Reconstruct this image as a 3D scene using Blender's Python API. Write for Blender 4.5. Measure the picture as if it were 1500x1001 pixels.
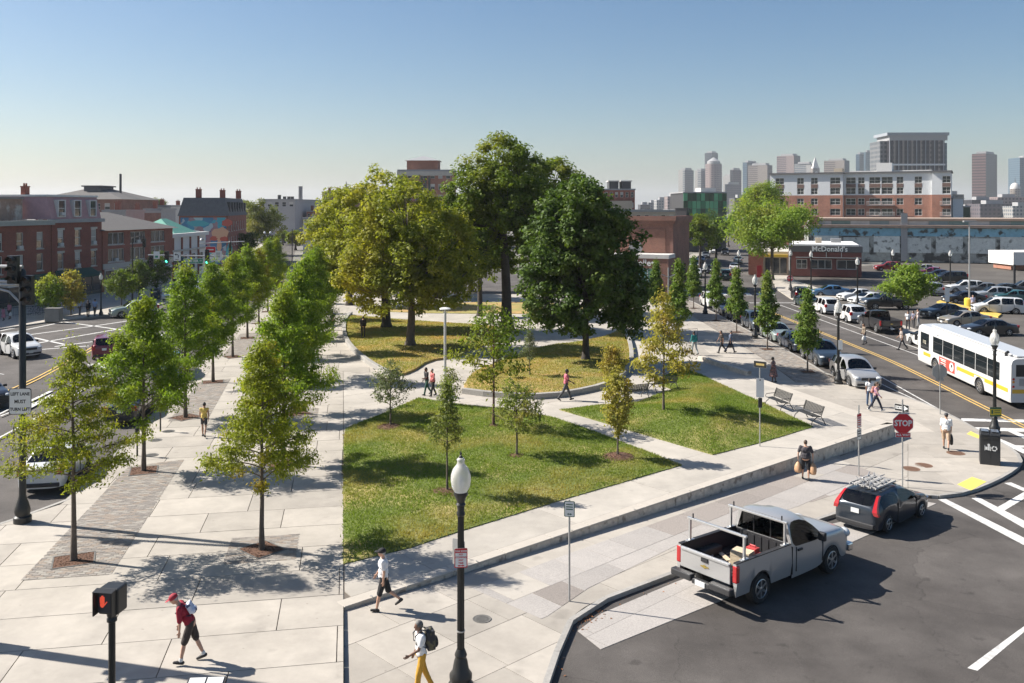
import bpy,bmesh,math,random
import numpy as np
from mathutils import Vector,Matrix,noise
R = math.radians
C = bpy.context.scene.collection
scene = bpy.context.scene
for o in list(bpy.data.objects):
 bpy.data.objects.remove(o)
# ---------------------------------------------------------------- camera, sky, sun, exposure
CAM_H = 11.2          # metres above the plaza
FPX = 1330.0          # focal length in pixels of the 1500 px wide photograph
HU,HV = 750.0,304.0 # principal column and horizon row
cam_data = bpy.data.cameras.new("camera")
cam = bpy.data.objects.new("camera",cam_data)
C.objects.link(cam)
cam.location = (0,0,CAM_H)
cam.rotation_euler = (R(90),0,0)
cam_data.sensor_width = 36.0
cam_data.lens = 36.0 * FPX / 1500.0
cam_data.shift_y = -(500.5 - HV) / 1500.0
cam_data.clip_start = 0.5
cam_data.clip_end = 20000
scene.camera = cam
SUN_EL,SUN_DIR = R(40),Vector((-0.969,0.247,0))      # horizontal direction towards the sun
world = bpy.data.worlds.new("World")
scene.world = world
world.use_nodes = True
wn = world.node_tree.nodes
sky = wn.new("ShaderNodeTexSky")
sky.sky_type = 'NISHITA'
sky.sun_disc = False
sky.sun_elevation = SUN_EL
sky.sun_rotation = math.atan2(SUN_DIR.x,SUN_DIR.y)
sky.altitude = 0
sky.air_density = 1.0
sky.dust_density = 1.2
sky.ozone_density = 2.5
wn["Background"].inputs[1].default_value = 0.057
hsv = wn.new("ShaderNodeHueSaturation")
hsv.inputs['Saturation'].default_value = 1.22
world.node_tree.links.new(sky.outputs[0],hsv.inputs['Color'])
world.node_tree.links.new(hsv.outputs[0],wn["Background"].inputs[0])
sun_data = bpy.data.lights.new("sun",'SUN')
sun_data.energy = 5.0
sun_data.angle = R(0.53)
sun_data.color = (1.0,0.945,0.87)
sun = bpy.data.objects.new("sun",sun_data)
C.objects.link(sun)
sv = Vector((SUN_DIR.x * math.cos(SUN_EL),SUN_DIR.y * math.cos(SUN_EL),math.sin(SUN_EL)))
sun.rotation_euler = sv.to_track_quat('Z','Y').to_euler()
sun.location = (-60,20,60)
scene.view_settings.view_transform = 'Standard'
scene.view_settings.look = 'None'
scene.view_settings.exposure = 1.0
scene.view_settings.gamma = 1.0
scene.cycles.max_bounces = 6
scene.cycles.diffuse_bounces = 3
scene.cycles.glossy_bounces = 3
scene.cycles.transmission_bounces = 5
scene.cycles.transparent_max_bounces = 8
scene.cycles.volume_bounces = 0
# ---------------------------------------------------------------- where a spot of the photograph lies in the place
def sst(t):
 t = max(0.0,min(1.0,t))
 return t * t * (3 - 2 * t)
def zlow(x,y):
 """height of the pavements below the plaza wall: they fall towards the street corner"""
 if x <= -4.69 - 0.186 * (min(y,25.4) - 25.3):
  return 0.0
 d = 0.11 + 0.0245 * max(x + 4.7,0.0)
 return -min(d,0.70) * (1 - sst((y - 46.0) / 24.0))
def zroad(x,y):
 return zlow(x,y) - 0.13
def gp(u,v,z=0.0):
 y = FPX * (CAM_H - z) / (v - HV)
 return ((u - HU) / FPX * y,y)
def gl(u,v,off=0.0):
 z = 0.0
 for _ in range(12):
  x,y = gp(u,v,z)
  z = zlow(x,y) + off
 return gp(u,v,z)
def gr(u,v):
 return gl(u,v,-0.13)
def at(u,y):
 return (u - HU) / FPX * y
def hz(v,y):
 return CAM_H - (v - HV) / FPX * y
# ---------------------------------------------------------------- materials
MATS = {}
def nodes_of(m):
 m.use_nodes = True
 nt = m.node_tree
 return nt,nt.nodes,nt.links,nt.nodes["Principled BSDF"]
def mat(name,col,rough=0.7,metal=0.0,var=0.0,scale=3.0,bump=0.0,bscale=40.0,spec=None,obj_var=0.0,
  coat=0.0,emit=None,estr=0.0,detail=6.0,col2=None,c2scale=0.6,c2lo=0.5,c2hi=0.65):
 """one surface: base colour, soft noise variation, optional second colour in patches, optional per-object variation"""
 if name in MATS:
  return MATS[name]
 m = bpy.data.materials.new(name)
 nt,N,L,B = nodes_of(m)
 B.inputs['Base Color'].default_value = (*col,1)
 B.inputs['Roughness'].default_value = rough
 B.inputs['Metallic'].default_value = metal
 if spec is not None: B.inputs['Specular IOR Level'].default_value = spec
 if coat:
  B.inputs['Coat Weight'].default_value = coat
  B.inputs['Coat Roughness'].default_value = 0.06
 tc = N.new('ShaderNodeTexCoord')
 src = None
 if col2 is not None:
  n2 = N.new('ShaderNodeTexNoise'); n2.inputs['Scale'].default_value = c2scale; n2.inputs['Detail'].default_value = 5
  L.new(tc.outputs['Object'],n2.inputs['Vector'])
  rp = N.new('ShaderNodeValToRGB'); rp.color_ramp.elements[0].position = c2lo; rp.color_ramp.elements[1].position = c2hi
  L.new(n2.outputs['Fac'],rp.inputs['Fac'])
  mx = N.new('ShaderNodeMix'); mx.data_type = 'RGBA'
  mx.inputs['A'].default_value = (*col,1); mx.inputs['B'].default_value = (*col2,1)
  L.new(rp.outputs['Color'],mx.inputs['Factor'])
  src = mx.outputs['Result']
 def mul(src,fac_socket,lo,hi):
  mr = N.new('ShaderNodeMapRange'); mr.inputs['To Min'].default_value = lo; mr.inputs['To Max'].default_value = hi
  L.new(fac_socket,mr.inputs['Value'])
  mm = N.new('ShaderNodeVectorMath'); mm.operation = 'SCALE'
  if src is None: mm.inputs[0].default_value = col
  else: L.new(src,mm.inputs[0])
  L.new(mr.outputs[0],mm.inputs['Scale'])
  return mm.outputs[0]
 if var:
  n1 = N.new('ShaderNodeTexNoise'); n1.inputs['Scale'].default_value = scale; n1.inputs['Detail'].default_value = detail
  n1.inputs['Roughness'].default_value = 0.65
  L.new(tc.outputs['Object'],n1.inputs['Vector'])
  mrs = N.new('ShaderNodeMapRange'); mrs.inputs['From Min'].default_value = 0.25; mrs.inputs['From Max'].default_value = 0.75
  L.new(n1.outputs['Fac'],mrs.inputs['Value'])
  src = mul(src,mrs.outputs[0],1 - var,1 + var)
 if obj_var:
  oi = N.new('ShaderNodeObjectInfo')
  src = mul(src,oi.outputs['Random'],1 - obj_var,1 + obj_var)
 if src is not None:
  L.new(src,B.inputs['Base Color'])
 if bump:
  nb = N.new('ShaderNodeTexNoise'); nb.inputs['Scale'].default_value = bscale; nb.inputs['Detail'].default_value = 4
  L.new(tc.outputs['Object'],nb.inputs['Vector'])
  bp = N.new('ShaderNodeBump'); bp.inputs['Strength'].default_value = bump; bp.inputs['Distance'].default_value = 0.02
  L.new(nb.outputs['Fac'],bp.inputs['Height']); L.new(bp.outputs[0],B.inputs['Normal'])
 if emit is not None:
  B.inputs['Emission Color'].default_value = (*emit,1); B.inputs['Emission Strength'].default_value = estr
 MATS[name] = m
 return m
def brick_mat(name,c1,c2,mortar,scale=1.0,bw=0.22,bh=0.075,axis='wall',ms=0.01,var=0.25):
 if name in MATS: return MATS[name]
 m = bpy.data.materials.new(name)
 nt,N,L,B = nodes_of(m)
 tc = N.new('ShaderNodeTexCoord')
 sp = N.new('ShaderNodeSeparateXYZ'); L.new(tc.outputs['Object'],sp.inputs[0])
 cb = N.new('ShaderNodeCombineXYZ')
 if axis == 'wall':
  ad = N.new('ShaderNodeMath'); ad.operation = 'ADD'
  L.new(sp.outputs['X'],ad.inputs[0]); L.new(sp.outputs['Y'],ad.inputs[1])
  L.new(ad.outputs[0],cb.inputs['X']); L.new(sp.outputs['Z'],cb.inputs['Y'])
 else:
  L.new(sp.outputs['X'],cb.inputs['X']); L.new(sp.outputs['Y'],cb.inputs['Y'])
 bt = N.new('ShaderNodeTexBrick')
 L.new(cb.outputs[0],bt.inputs['Vector'])
 bt.inputs['Color1'].default_value = (*c1,1); bt.inputs['Color2'].default_value = (*c2,1); bt.inputs['Mortar'].default_value = (*mortar,1)
 bt.inputs['Scale'].default_value = scale
 bt.inputs['Brick Width'].default_value = bw; bt.inputs['Row Height'].default_value = bh; bt.inputs['Mortar Size'].default_value = ms
 n1 = N.new('ShaderNodeTexNoise'); n1.inputs['Scale'].default_value = 0.45; n1.inputs['Detail'].default_value = 8
 n1.inputs['Roughness'].default_value = 0.7
 L.new(tc.outputs['Object'],n1.inputs['Vector'])
 mr = N.new('ShaderNodeMapRange'); mr.inputs['From Min'].default_value = 0.3; mr.inputs['From Max'].default_value = 0.7
 mr.inputs['To Min'].default_value = 1 - var; mr.inputs['To Max'].default_value = 1 + var
 L.new(n1.outputs['Fac'],mr.inputs['Value'])
 mm = N.new('ShaderNodeVectorMath'); mm.operation = 'SCALE'
 L.new(bt.outputs['Color'],mm.inputs[0]); L.new(mr.outputs[0],mm.inputs['Scale'])
 L.new(mm.outputs[0],B.inputs['Base Color'])
 B.inputs['Roughness'].default_value = 0.85
 MATS[name] = m
 return m
def leaf_mat(name,c_dark,c_light,c_turn=None,turn_lo=0.55,turn_hi=0.75,nscale=0.35,transl=0.35):
 """leaf colour: every leaf differs a little, whole sprays turn towards a second hue"""
 if name in MATS: return MATS[name]
 m = bpy.data.materials.new(name)
 nt,N,L,B = nodes_of(m)
 out = N["Material Output"]
 geo = N.new('ShaderNodeNewGeometry')
 tc = N.new('ShaderNodeTexCoord')
 oi = N.new('ShaderNodeObjectInfo')
 mx = N.new('ShaderNodeMix'); mx.data_type = 'RGBA'
 mx.inputs['A'].default_value = (*c_dark,1); mx.inputs['B'].default_value = (*c_light,1)
 L.new(geo.outputs['Random Per Island'],mx.inputs['Factor'])
 src = mx.outputs['Result']
 if c_turn is not None:
  ad = N.new('ShaderNodeVectorMath'); ad.operation = 'ADD'
  L.new(tc.outputs['Object'],ad.inputs[0]); L.new(oi.outputs['Location'],ad.inputs[1])
  n1 = N.new('ShaderNodeTexNoise'); n1.inputs['Scale'].default_value = nscale; n1.inputs['Detail'].default_value = 4
  L.new(ad.outputs[0],n1.inputs['Vector'])
  mr = N.new('ShaderNodeMapRange'); mr.inputs['From Min'].default_value = turn_lo; mr.inputs['From Max'].default_value = turn_hi
  L.new(n1.outputs['Fac'],mr.inputs['Value'])
  m2 = N.new('ShaderNodeMix'); m2.data_type = 'RGBA'
  L.new(mr.outputs[0],m2.inputs['Factor']); L.new(src,m2.inputs['A']); m2.inputs['B'].default_value = (*c_turn,1)
  src = m2.outputs['Result']
 L.new(src,B.inputs['Base Color'])
 B.inputs['Roughness'].default_value = 0.55
 B.inputs['Specular IOR Level'].default_value = 0.2
 tr = N.new('ShaderNodeBsdfTranslucent')
 br = N.new('ShaderNodeVectorMath'); br.operation = 'MULTIPLY'
 L.new(src,br.inputs[0]); br.inputs[1].default_value = (1.5,1.55,0.7)
 L.new(br.outputs[0],tr.inputs['Color'])
 ms = N.new('ShaderNodeMixShader'); ms.inputs[0].default_value = transl
 L.new(B.outputs[0],ms.inputs[1]); L.new(tr.outputs[0],ms.inputs[2])
 L.new(ms.outputs[0],out.inputs['Surface'])
 MATS[name] = m
 return m
def glass_mat(name,col=(0.02,0.025,0.03),rough=0.06,spec=0.8):
 return mat(name,col,rough,spec=spec)
def window_mat(name,c_dark,c_light,sx,sy,frac,band=False,rough=0.35):
 """facade of a far tower: rows and columns of panes too small to build"""
 if name in MATS: return MATS[name]
 m = bpy.data.materials.new(name)
 nt,N,L,B = nodes_of(m)
 tc = N.new('ShaderNodeTexCoord')
 sp = N.new('ShaderNodeSeparateXYZ'); L.new(tc.outputs['Object'],sp.inputs[0])
 ad = N.new('ShaderNodeMath'); ad.operation = 'ADD'
 L.new(sp.outputs['X'],ad.inputs[0]); L.new(sp.outputs['Y'],ad.inputs[1])
 def cell(sock,size,fr):
  d = N.new('ShaderNodeMath'); d.operation = 'DIVIDE'; L.new(sock,d.inputs[0]); d.inputs[1].default_value = size
  f = N.new('ShaderNodeMath'); f.operation = 'FRACT'; L.new(d.outputs[0],f.inputs[0])
  g = N.new('ShaderNodeMath'); g.operation = 'LESS_THAN'; L.new(f.outputs[0],g.inputs[0]); g.inputs[1].default_value = fr
  return g.outputs[0]
 a = cell(sp.outputs['Z'],sy,frac)
 if band: fac = a
 else:
  b = cell(ad.outputs[0],sx,frac)
  mu = N.new('ShaderNodeMath'); mu.operation = 'MULTIPLY'; L.new(a,mu.inputs[0]); L.new(b,mu.inputs[1])
  fac = mu.outputs[0]
 mx = N.new('ShaderNodeMix'); mx.data_type = 'RGBA'
 mx.inputs['A'].default_value = (*c_light,1); mx.inputs['B'].default_value = (*c_dark,1)
 L.new(fac,mx.inputs['Factor']); L.new(mx.outputs['Result'],B.inputs['Base Color'])
 B.inputs['Roughness'].default_value = rough
 MATS[name] = m
 return m
# ---------------------------------------------------------------- meshes
class MB:
 """collects shapes into one mesh"""
 def __init__(s):
  s.v,s.f,s.m = [],[],[]
 def add(s,vs,fs,mi=0):
  b = len(s.v)
  s.v.extend([tuple(p) for p in vs])
  for f in fs:
   s.f.append(tuple(b + i for i in f)); s.m.append(mi)
  return s
 def box(s,x0,x1,y0,y1,z0,z1,mi=0):
  vs = [(x0,y0,z0),(x1,y0,z0),(x1,y1,z0),(x0,y1,z0),(x0,y0,z1),(x1,y0,z1),(x1,y1,z1),(x0,y1,z1)]
  return s.add(vs,[(0,3,2,1),(4,5,6,7),(0,1,5,4),(1,2,6,5),(2,3,7,6),(3,0,4,7)],mi)
 def obox(s,c,size,M=None,mi=0):
  hx,hy,hzz = size[0] / 2,size[1] / 2,size[2] / 2
  vs = [Vector((sx * hx,sy * hy,sz * hzz)) for sz in (-1,1) for sx,sy in ((-1,-1),(1,-1),(1,1),(-1,1))]
  if M is not None: vs = [M @ p for p in vs]
  vs = [p + Vector(c) for p in vs]
  return s.add(vs,[(0,3,2,1),(4,5,6,7),(0,1,5,4),(1,2,6,5),(2,3,7,6),(3,0,4,7)],mi)
 def tube(s,pts,rad,n=8,mi=0,cap=True):
  pts = [Vector(p) for p in pts]
  if not hasattr(rad,'__len__'): rad = [rad] * len(pts)
  b = len(s.v); k = len(pts)
  up = Vector((0,0,1))
  for i,p in enumerate(pts):
   d = (pts[min(i + 1,k - 1)] - pts[max(i - 1,0)])
   if d.length < 1e-9: d = Vector((0,0,1))
   d.normalize()
   ref = Vector((1,0,0)) if abs(d.z) > 0.95 else up
   a = d.cross(ref).normalized(); c = d.cross(a).normalized()
   for j in range(n):
    t = 2 * math.pi * j / n
    s.v.append(tuple(p + (a * math.cos(t) + c * math.sin(t)) * rad[i]))
  for i in range(k - 1):
   for j in range(n):
    j2 = (j + 1) % n
    s.f.append((b + i * n + j,b + i * n + j2,b + (i + 1) * n + j2,b + (i + 1) * n + j)); s.m.append(mi)
  if cap:
   s.f.append(tuple(b + j for j in range(n - 1,-1,-1))); s.m.append(mi)
   s.f.append(tuple(b + (k - 1) * n + j for j in range(n))); s.m.append(mi)
  return s
 def lathe(s,prof,n=16,c=(0,0,0),mi=0,M=None,sy=1.0,cap=True):
  b = len(s.v)
  for r,z in prof:
   for j in range(n):
    t = 2 * math.pi * j / n
    p = Vector((r * math.cos(t),r * math.sin(t) * sy,z))
    if M is not None: p = M @ p
    s.v.append((p.x + c[0],p.y + c[1],p.z + c[2]))
  for i in range(len(prof) - 1):
   for j in range(n):
    j2 = (j + 1) % n
    s.f.append((b + i * n + j,b + i * n + j2,b + (i + 1) * n + j2,b + (i + 1) * n + j)); s.m.append(mi)
  if cap:
   s.f.append(tuple(b + j for j in range(n - 1,-1,-1))); s.m.append(mi)
   s.f.append(tuple(b + (len(prof) - 1) * n + j for j in range(n))); s.m.append(mi)
  return s
 def ball(s,c,r,n=10,m=6,mi=0,M=None):
  if not hasattr(r,'__len__'): r = (r,r,r)
  b = len(s.v)
  c = Vector(c)
  def P(a,t):
   p = Vector((r[0] * math.cos(a) * math.cos(t),r[1] * math.cos(a) * math.sin(t),r[2] * math.sin(a)))
   return (M @ p if M is not None else p) + c
  s.v.append(tuple(P(-math.pi / 2,0)))
  for i in range(1,m):
   for j in range(n):
    s.v.append(tuple(P(-math.pi / 2 + math.pi * i / m,2 * math.pi * j / n)))
  s.v.append(tuple(P(math.pi / 2,0)))
  e = len(s.v) - 1
  for j in range(n):
   j2 = (j + 1) % n
   s.f.append((b,b + 1 + j2,b + 1 + j)); s.m.append(mi)
   s.f.append((e,b + 1 + (m - 2) * n + j,b + 1 + (m - 2) * n + j2)); s.m.append(mi)
   for i in range(m - 2):
    q = b + 1 + i * n
    s.f.append((q + j,q + j2,q + n + j2,q + n + j)); s.m.append(mi)
  return s
 def capsule(s,p0,p1,r0,r1,n=10):
  p0,p1 = Vector(p0),Vector(p1)
  s.ball(p0,r0,n,6); s.ball(p1,r1,n,6)
  s.tube([p0,p1],[r0,r1],n)
  return s
 def prism(s,poly,z0,z1,mi=0):
  n = len(poly)
  vs = [(p[0],p[1],z0) for p in poly] + [(p[0],p[1],z1) for p in poly]
  fs = [tuple(range(n - 1,-1,-1)),tuple(range(n,2 * n))] + [(i,(i + 1) % n,n + (i + 1) % n,n + i) for i in range(n)]
  return s.add(vs,fs,mi)
 def xform(s,M,start=0):
  for i in range(start,len(s.v)):
   s.v[i] = tuple(M @ Vector(s.v[i]))
  return s
 def mesh(s,name,mats,smooth=None,bevel=0.0,seg=2,fixn=True):
  me = bpy.data.meshes.new(name)
  me.from_pydata(s.v,[],s.f)
  if not isinstance(mats,(list,tuple)): mats = [mats]
  for m in mats: me.materials.append(m)
  if len(mats) > 1: me.polygons.foreach_set('material_index',s.m)
  if bevel or fixn:
   bm = bmesh.new(); bm.from_mesh(me)
   if fixn: bmesh.ops.recalc_face_normals(bm,faces=bm.faces)
   if bevel:
    bmesh.ops.remove_doubles(bm,verts=bm.verts,dist=1e-4)
    ed = [e for e in bm.edges if len(e.link_faces) == 2 and e.calc_face_angle(0) > 0.5]
    bmesh.ops.bevel(bm,geom=ed,offset=bevel,segments=seg,affect='EDGES',clamp_overlap=True,profile=0.5)
   bm.to_mesh(me); bm.free()
  if smooth:
   me.polygons.foreach_set('use_smooth',[True] * len(me.polygons))
   me.set_sharp_from_angle(angle=R(smooth if smooth is not True else 40))
  me.update()
  return me
 def build(s,name,mats,parent=None,smooth=None,bevel=0.0,loc=None,seg=2):
  return link(name,s.mesh(name,mats,smooth,bevel,seg),parent,loc)
def link(name,me,parent=None,loc=None):
 o = bpy.data.objects.new(name,me)
 C.objects.link(o)
 if parent is not None: o.parent = parent
 if loc is not None: o.location = loc
 return o
def tag(o,label,cat,group=None,kind=None):
 o['label'] = label; o['category'] = cat
 if group: o['group'] = group
 if kind: o['kind'] = kind
 return o
def thing(name,label,cat,loc=(0,0,0),rz=0.0,group=None):
 o = bpy.data.objects.new(name,None)
 o.empty_display_size = 0.3
 C.objects.link(o)
 o.location = loc; o.rotation_euler = (0,0,rz)
 return tag(o,label,cat,group)
def struct(o):
 o['kind'] = 'structure'; return o
def stuff(o):
 o['kind'] = 'stuff'; return o
def kids(o):
 return [c for c in bpy.data.objects if c.parent == o]
KIDS = {}
def copy_thing(root,loc,rz=0.0,label=None,group=None,scale=None):
 """a copy of a thing with its parts and their sub-parts, sharing mesh data"""
 if root.name not in KIDS:
  KIDS[root.name] = [(c,kids(c)) for c in kids(root)]
 r = root.copy(); C.objects.link(r)
 r.location = loc; r.rotation_euler = (0,0,rz)
 if scale: r.scale = scale if hasattr(scale,'__len__') else (scale,) * 3
 if label: r['label'] = label
 if group: r['group'] = group
 for c,gs in KIDS[root.name]:
  d = c.copy(); C.objects.link(d); d.parent = r
  for g in gs:
   e = g.copy(); C.objects.link(e); e.parent = d
 return r
# an empty side scene in which curves and modifiers are turned into plain meshes
WORKSHOP = bpy.data.scenes.new('workshop')
def baked(o):
 WORKSHOP.collection.objects.link(o)
 with bpy.context.temp_override(scene=WORKSHOP,view_layer=WORKSHOP.view_layers[0]):
  dg = bpy.context.evaluated_depsgraph_get()
  me = bpy.data.meshes.new_from_object(o.evaluated_get(dg))
 WORKSHOP.collection.objects.unlink(o)
 return me
FACE_CAM = Matrix.Rotation(R(90),4,'X')     # text lying in XY stood up to face -Y
def text(s,size,m,parent,loc,name='lettering',rot=None,ext=0.004,sx=1.0,bold=0.0,space=1.0):
 cu = bpy.data.curves.new('t','FONT')
 cu.body = s; cu.size = size; cu.align_x = 'CENTER'; cu.align_y = 'CENTER'; cu.extrude = ext; cu.resolution_u = 2
 cu.offset = bold; cu.space_character = space
 t = bpy.data.objects.new('t',cu)
 me = baked(t)
 bpy.data.objects.remove(t); bpy.data.curves.remove(cu)
 M = (rot if rot is not None else FACE_CAM).to_4x4() @ Matrix.Diagonal((sx,1,1,1))
 me.transform(M)
 me.materials.clear(); me.materials.append(m)
 me.name = name
 return link(name,me,parent,loc)
def inside(p,poly):
 x,y = p[0],p[1]; c = False; n = len(poly); j = n - 1
 for i in range(n):
  xi,yi = poly[i][0],poly[i][1]; xj,yj = poly[j][0],poly[j][1]
  if (yi > y) != (yj > y) and x < (xj - xi) * (y - yi) / (yj - yi) + xi: c = not c
  j = i
 return c
def clip_convex(sub,clip):
 """Sutherland-Hodgman; clip is convex and counter-clockwise"""
 out = list(sub)
 n = len(clip)
 for i in range(n):
  a,b = clip[i],clip[(i + 1) % n]
  inp,out = out,[]
  if not inp: break
  def side(p): return (b[0] - a[0]) * (p[1] - a[1]) - (b[1] - a[1]) * (p[0] - a[0])
  s = inp[-1]
  for e in inp:
   se,ss = side(e),side(s)
   if se >= 0:
    if ss < 0:
     t = ss / (ss - se); out.append((s[0] + t * (e[0] - s[0]),s[1] + t * (e[1] - s[1])))
    out.append(e)
   elif ss >= 0:
    t = ss / (ss - se); out.append((s[0] + t * (e[0] - s[0]),s[1] + t * (e[1] - s[1])))
   s = e
 res = []
 for p in out:
  if not res or (p[0] - res[-1][0]) ** 2 + (p[1] - res[-1][1]) ** 2 > 1e-6: res.append(p)
 if len(res) > 1 and (res[0][0] - res[-1][0]) ** 2 + (res[0][1] - res[-1][1]) ** 2 < 1e-6: res.pop()
 return res
def area(p):
 return 0.5 * sum(p[i][0] * p[(i + 1) % len(p)][1] - p[(i + 1) % len(p)][0] * p[i][1] for i in range(len(p)))
def ccw(p):
 return p if area(p) > 0 else p[::-1]
def inset_poly(p,d):
 """move every edge of a convex ccw polygon inwards by d"""
 n = len(p); res = []
 for i in range(n):
  a,b,c = p[i - 1],p[i],p[(i + 1) % n]
  e1 = Vector((b[0] - a[0],b[1] - a[1])); e2 = Vector((c[0] - b[0],c[1] - b[1]))
  if e1.length < 1e-6 or e2.length < 1e-6: res.append(b); continue
  e1.normalize(); e2.normalize()
  n1 = Vector((-e1.y,e1.x)); n2 = Vector((-e2.y,e2.x))
  k = 1 + n1.dot(n2)
  m = (n1 + n2) * (d / max(k,0.35))
  res.append((b[0] + m.x,b[1] + m.y))
 return res
def smooth_poly(pts,it=2,closed=True):
 for _ in range(it):
  n = len(pts); q = []
  rng = range(n) if closed else range(n - 1)
  if not closed: q.append(pts[0])
  for i in rng:
   a,b = pts[i],pts[(i + 1) % n]
   q.append((a[0] * .75 + b[0] * .25,a[1] * .75 + b[1] * .25)); q.append((a[0] * .25 + b[0] * .75,a[1] * .25 + b[1] * .75))
  if not closed: q.append(pts[-1])
  pts = q
 return pts
def sheet(name,poly,m,zf,cell=None,skirt=0.0,parent=None):
 """a surface draped over the ground function zf, cut finely enough to follow it"""
 bm = bmesh.new()
 vs = [bm.verts.new((p[0],p[1],0)) for p in ccw(poly)]
 bm.faces.new(vs)
 bmesh.ops.triangulate(bm,faces=bm.faces[:])
 if cell:
  for ax in (0,1):
   lo = min(p[ax] for p in poly); hi = max(p[ax] for p in poly)
   lo = max(lo,-6 if ax == 0 else 10); hi = min(hi,60 if ax == 0 else 75)
   k = lo + cell
   while k < hi:
    no = (1,0,0) if ax == 0 else (0,1,0)
    co = (k,0,0) if ax == 0 else (0,k,0)
    bmesh.ops.bisect_plane(bm,geom=bm.verts[:] + bm.edges[:] + bm.faces[:],plane_co=co,plane_no=no,dist=1e-5)
    k += cell
 if skirt:
  be = [e for e in bm.edges if len(e.link_faces) == 1]
  g = bmesh.ops.extrude_edge_only(bm,edges=be)
  low = {v for v in g['geom'] if isinstance(v,bmesh.types.BMVert)}
 else: low = set()
 for v in bm.verts:
  v.co.z = zf(v.co.x,v.co.y) - (skirt if v in low else 0)
 me = bpy.data.meshes.new(name)
 bmesh.ops.recalc_face_normals(bm,faces=bm.faces)
 up = sum(f.normal.z * f.calc_area() for f in bm.faces)
 if up < 0: bmesh.ops.reverse_faces(bm,faces=bm.faces)
 bm.to_mesh(me); bm.free()
 me.materials.append(m)
 return link(name,me,parent)
def slabs(parent,poly,ang,su,sv,m,zf,name='slab',jit=0.5,gap=0.014,th=0.03,seed=1,holes=(),vary=0.25,mats2=None,p2=0.0,maxn=300,origin=(0,0)):
 """paving flags in running bond, each an object of its own, clipped to the outline"""
 rnd = random.Random(seed)
 ca,sa = math.cos(ang),math.sin(ang)
 L = [((p[0] - origin[0]) * ca + (p[1] - origin[1]) * sa,-(p[0] - origin[0]) * sa + (p[1] - origin[1]) * ca) for p in ccw(poly)]
 HL = [[((p[0] - origin[0]) * ca + (p[1] - origin[1]) * sa,-(p[0] - origin[0]) * sa + (p[1] - origin[1]) * ca) for p in h] for h in holes]
 u0,u1 = min(p[0] for p in L),max(p[0] for p in L); v0,v1 = min(p[1] for p in L),max(p[1] for p in L)
 made = []
 j = math.floor(v0 / sv)
 while j * sv < v1:
  u = math.floor(u0 / su) * su - rnd.random() * su * jit * 2
  while u < u1:
   wdt = su * (1 + vary * (rnd.random() * 2 - 1))
   cell = [(u,j * sv),(u + wdt,j * sv),(u + wdt,(j + 1) * sv),(u,(j + 1) * sv)]
   u += wdt
   q = clip_convex(L,cell)
   if len(q) < 3 or area(q) < 0.06: continue
   c = (sum(p[0] for p in q) / len(q),sum(p[1] for p in q) / len(q))
   if any(inside(c,h) and all(inside((p[0] * .98 + c[0] * .02,p[1] * .98 + c[1] * .02),h) for p in q) for h in HL): continue
   q = ccw(q)
   per = sum(math.dist(q[i],q[i - 1]) for i in range(len(q)))
   if 2 * area(q) / per < 0.07: continue
   z = inset_poly(q,gap)
   ok = all((z[i][0] - z[i - 1][0]) * (q[i][0] - q[i - 1][0]) + (z[i][1] - z[i - 1][1]) * (q[i][1] - q[i - 1][1]) > -1e-9 for i in range(len(q))) and area(z) > .5 * area(q)
   made.append(z if ok else q)
  j += 1
 made.sort(key=lambda q: min(p[1] * ca + p[0] * sa for p in q))
 rest = MB()
 for k,q in enumerate(made):
  W = [(p[0] * ca - p[1] * sa + origin[0],p[0] * sa + p[1] * ca + origin[1]) for p in q]
  cx = sum(p[0] for p in W) / len(W); cy = sum(p[1] for p in W) / len(W)
  dz = rnd.uniform(-0.002,0.002)
  b = MB(); n = len(W)
  vs = [(p[0] - cx,p[1] - cy,zf(*p) + dz - th) for p in W] + [(p[0] - cx,p[1] - cy,zf(*p) + dz) for p in W]
  fs = [tuple(range(n,2 * n))] + [(i,(i + 1) % n,n + (i + 1) % n,n + i) for i in range(n)]
  mm = m
  if mats2 and rnd.random() < p2: mm = rnd.choice(mats2)
  if k < maxn:
   b.add(vs,fs); me = b.mesh(name,mm,fixn=False); link(name,me,parent,(cx,cy,0))
  else:
   rest.add([(p[0] + cx,p[1] + cy,p[2]) for p in vs],fs)
 if rest.v: stuff(rest.build(name + 's',m,parent))
 return made
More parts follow.
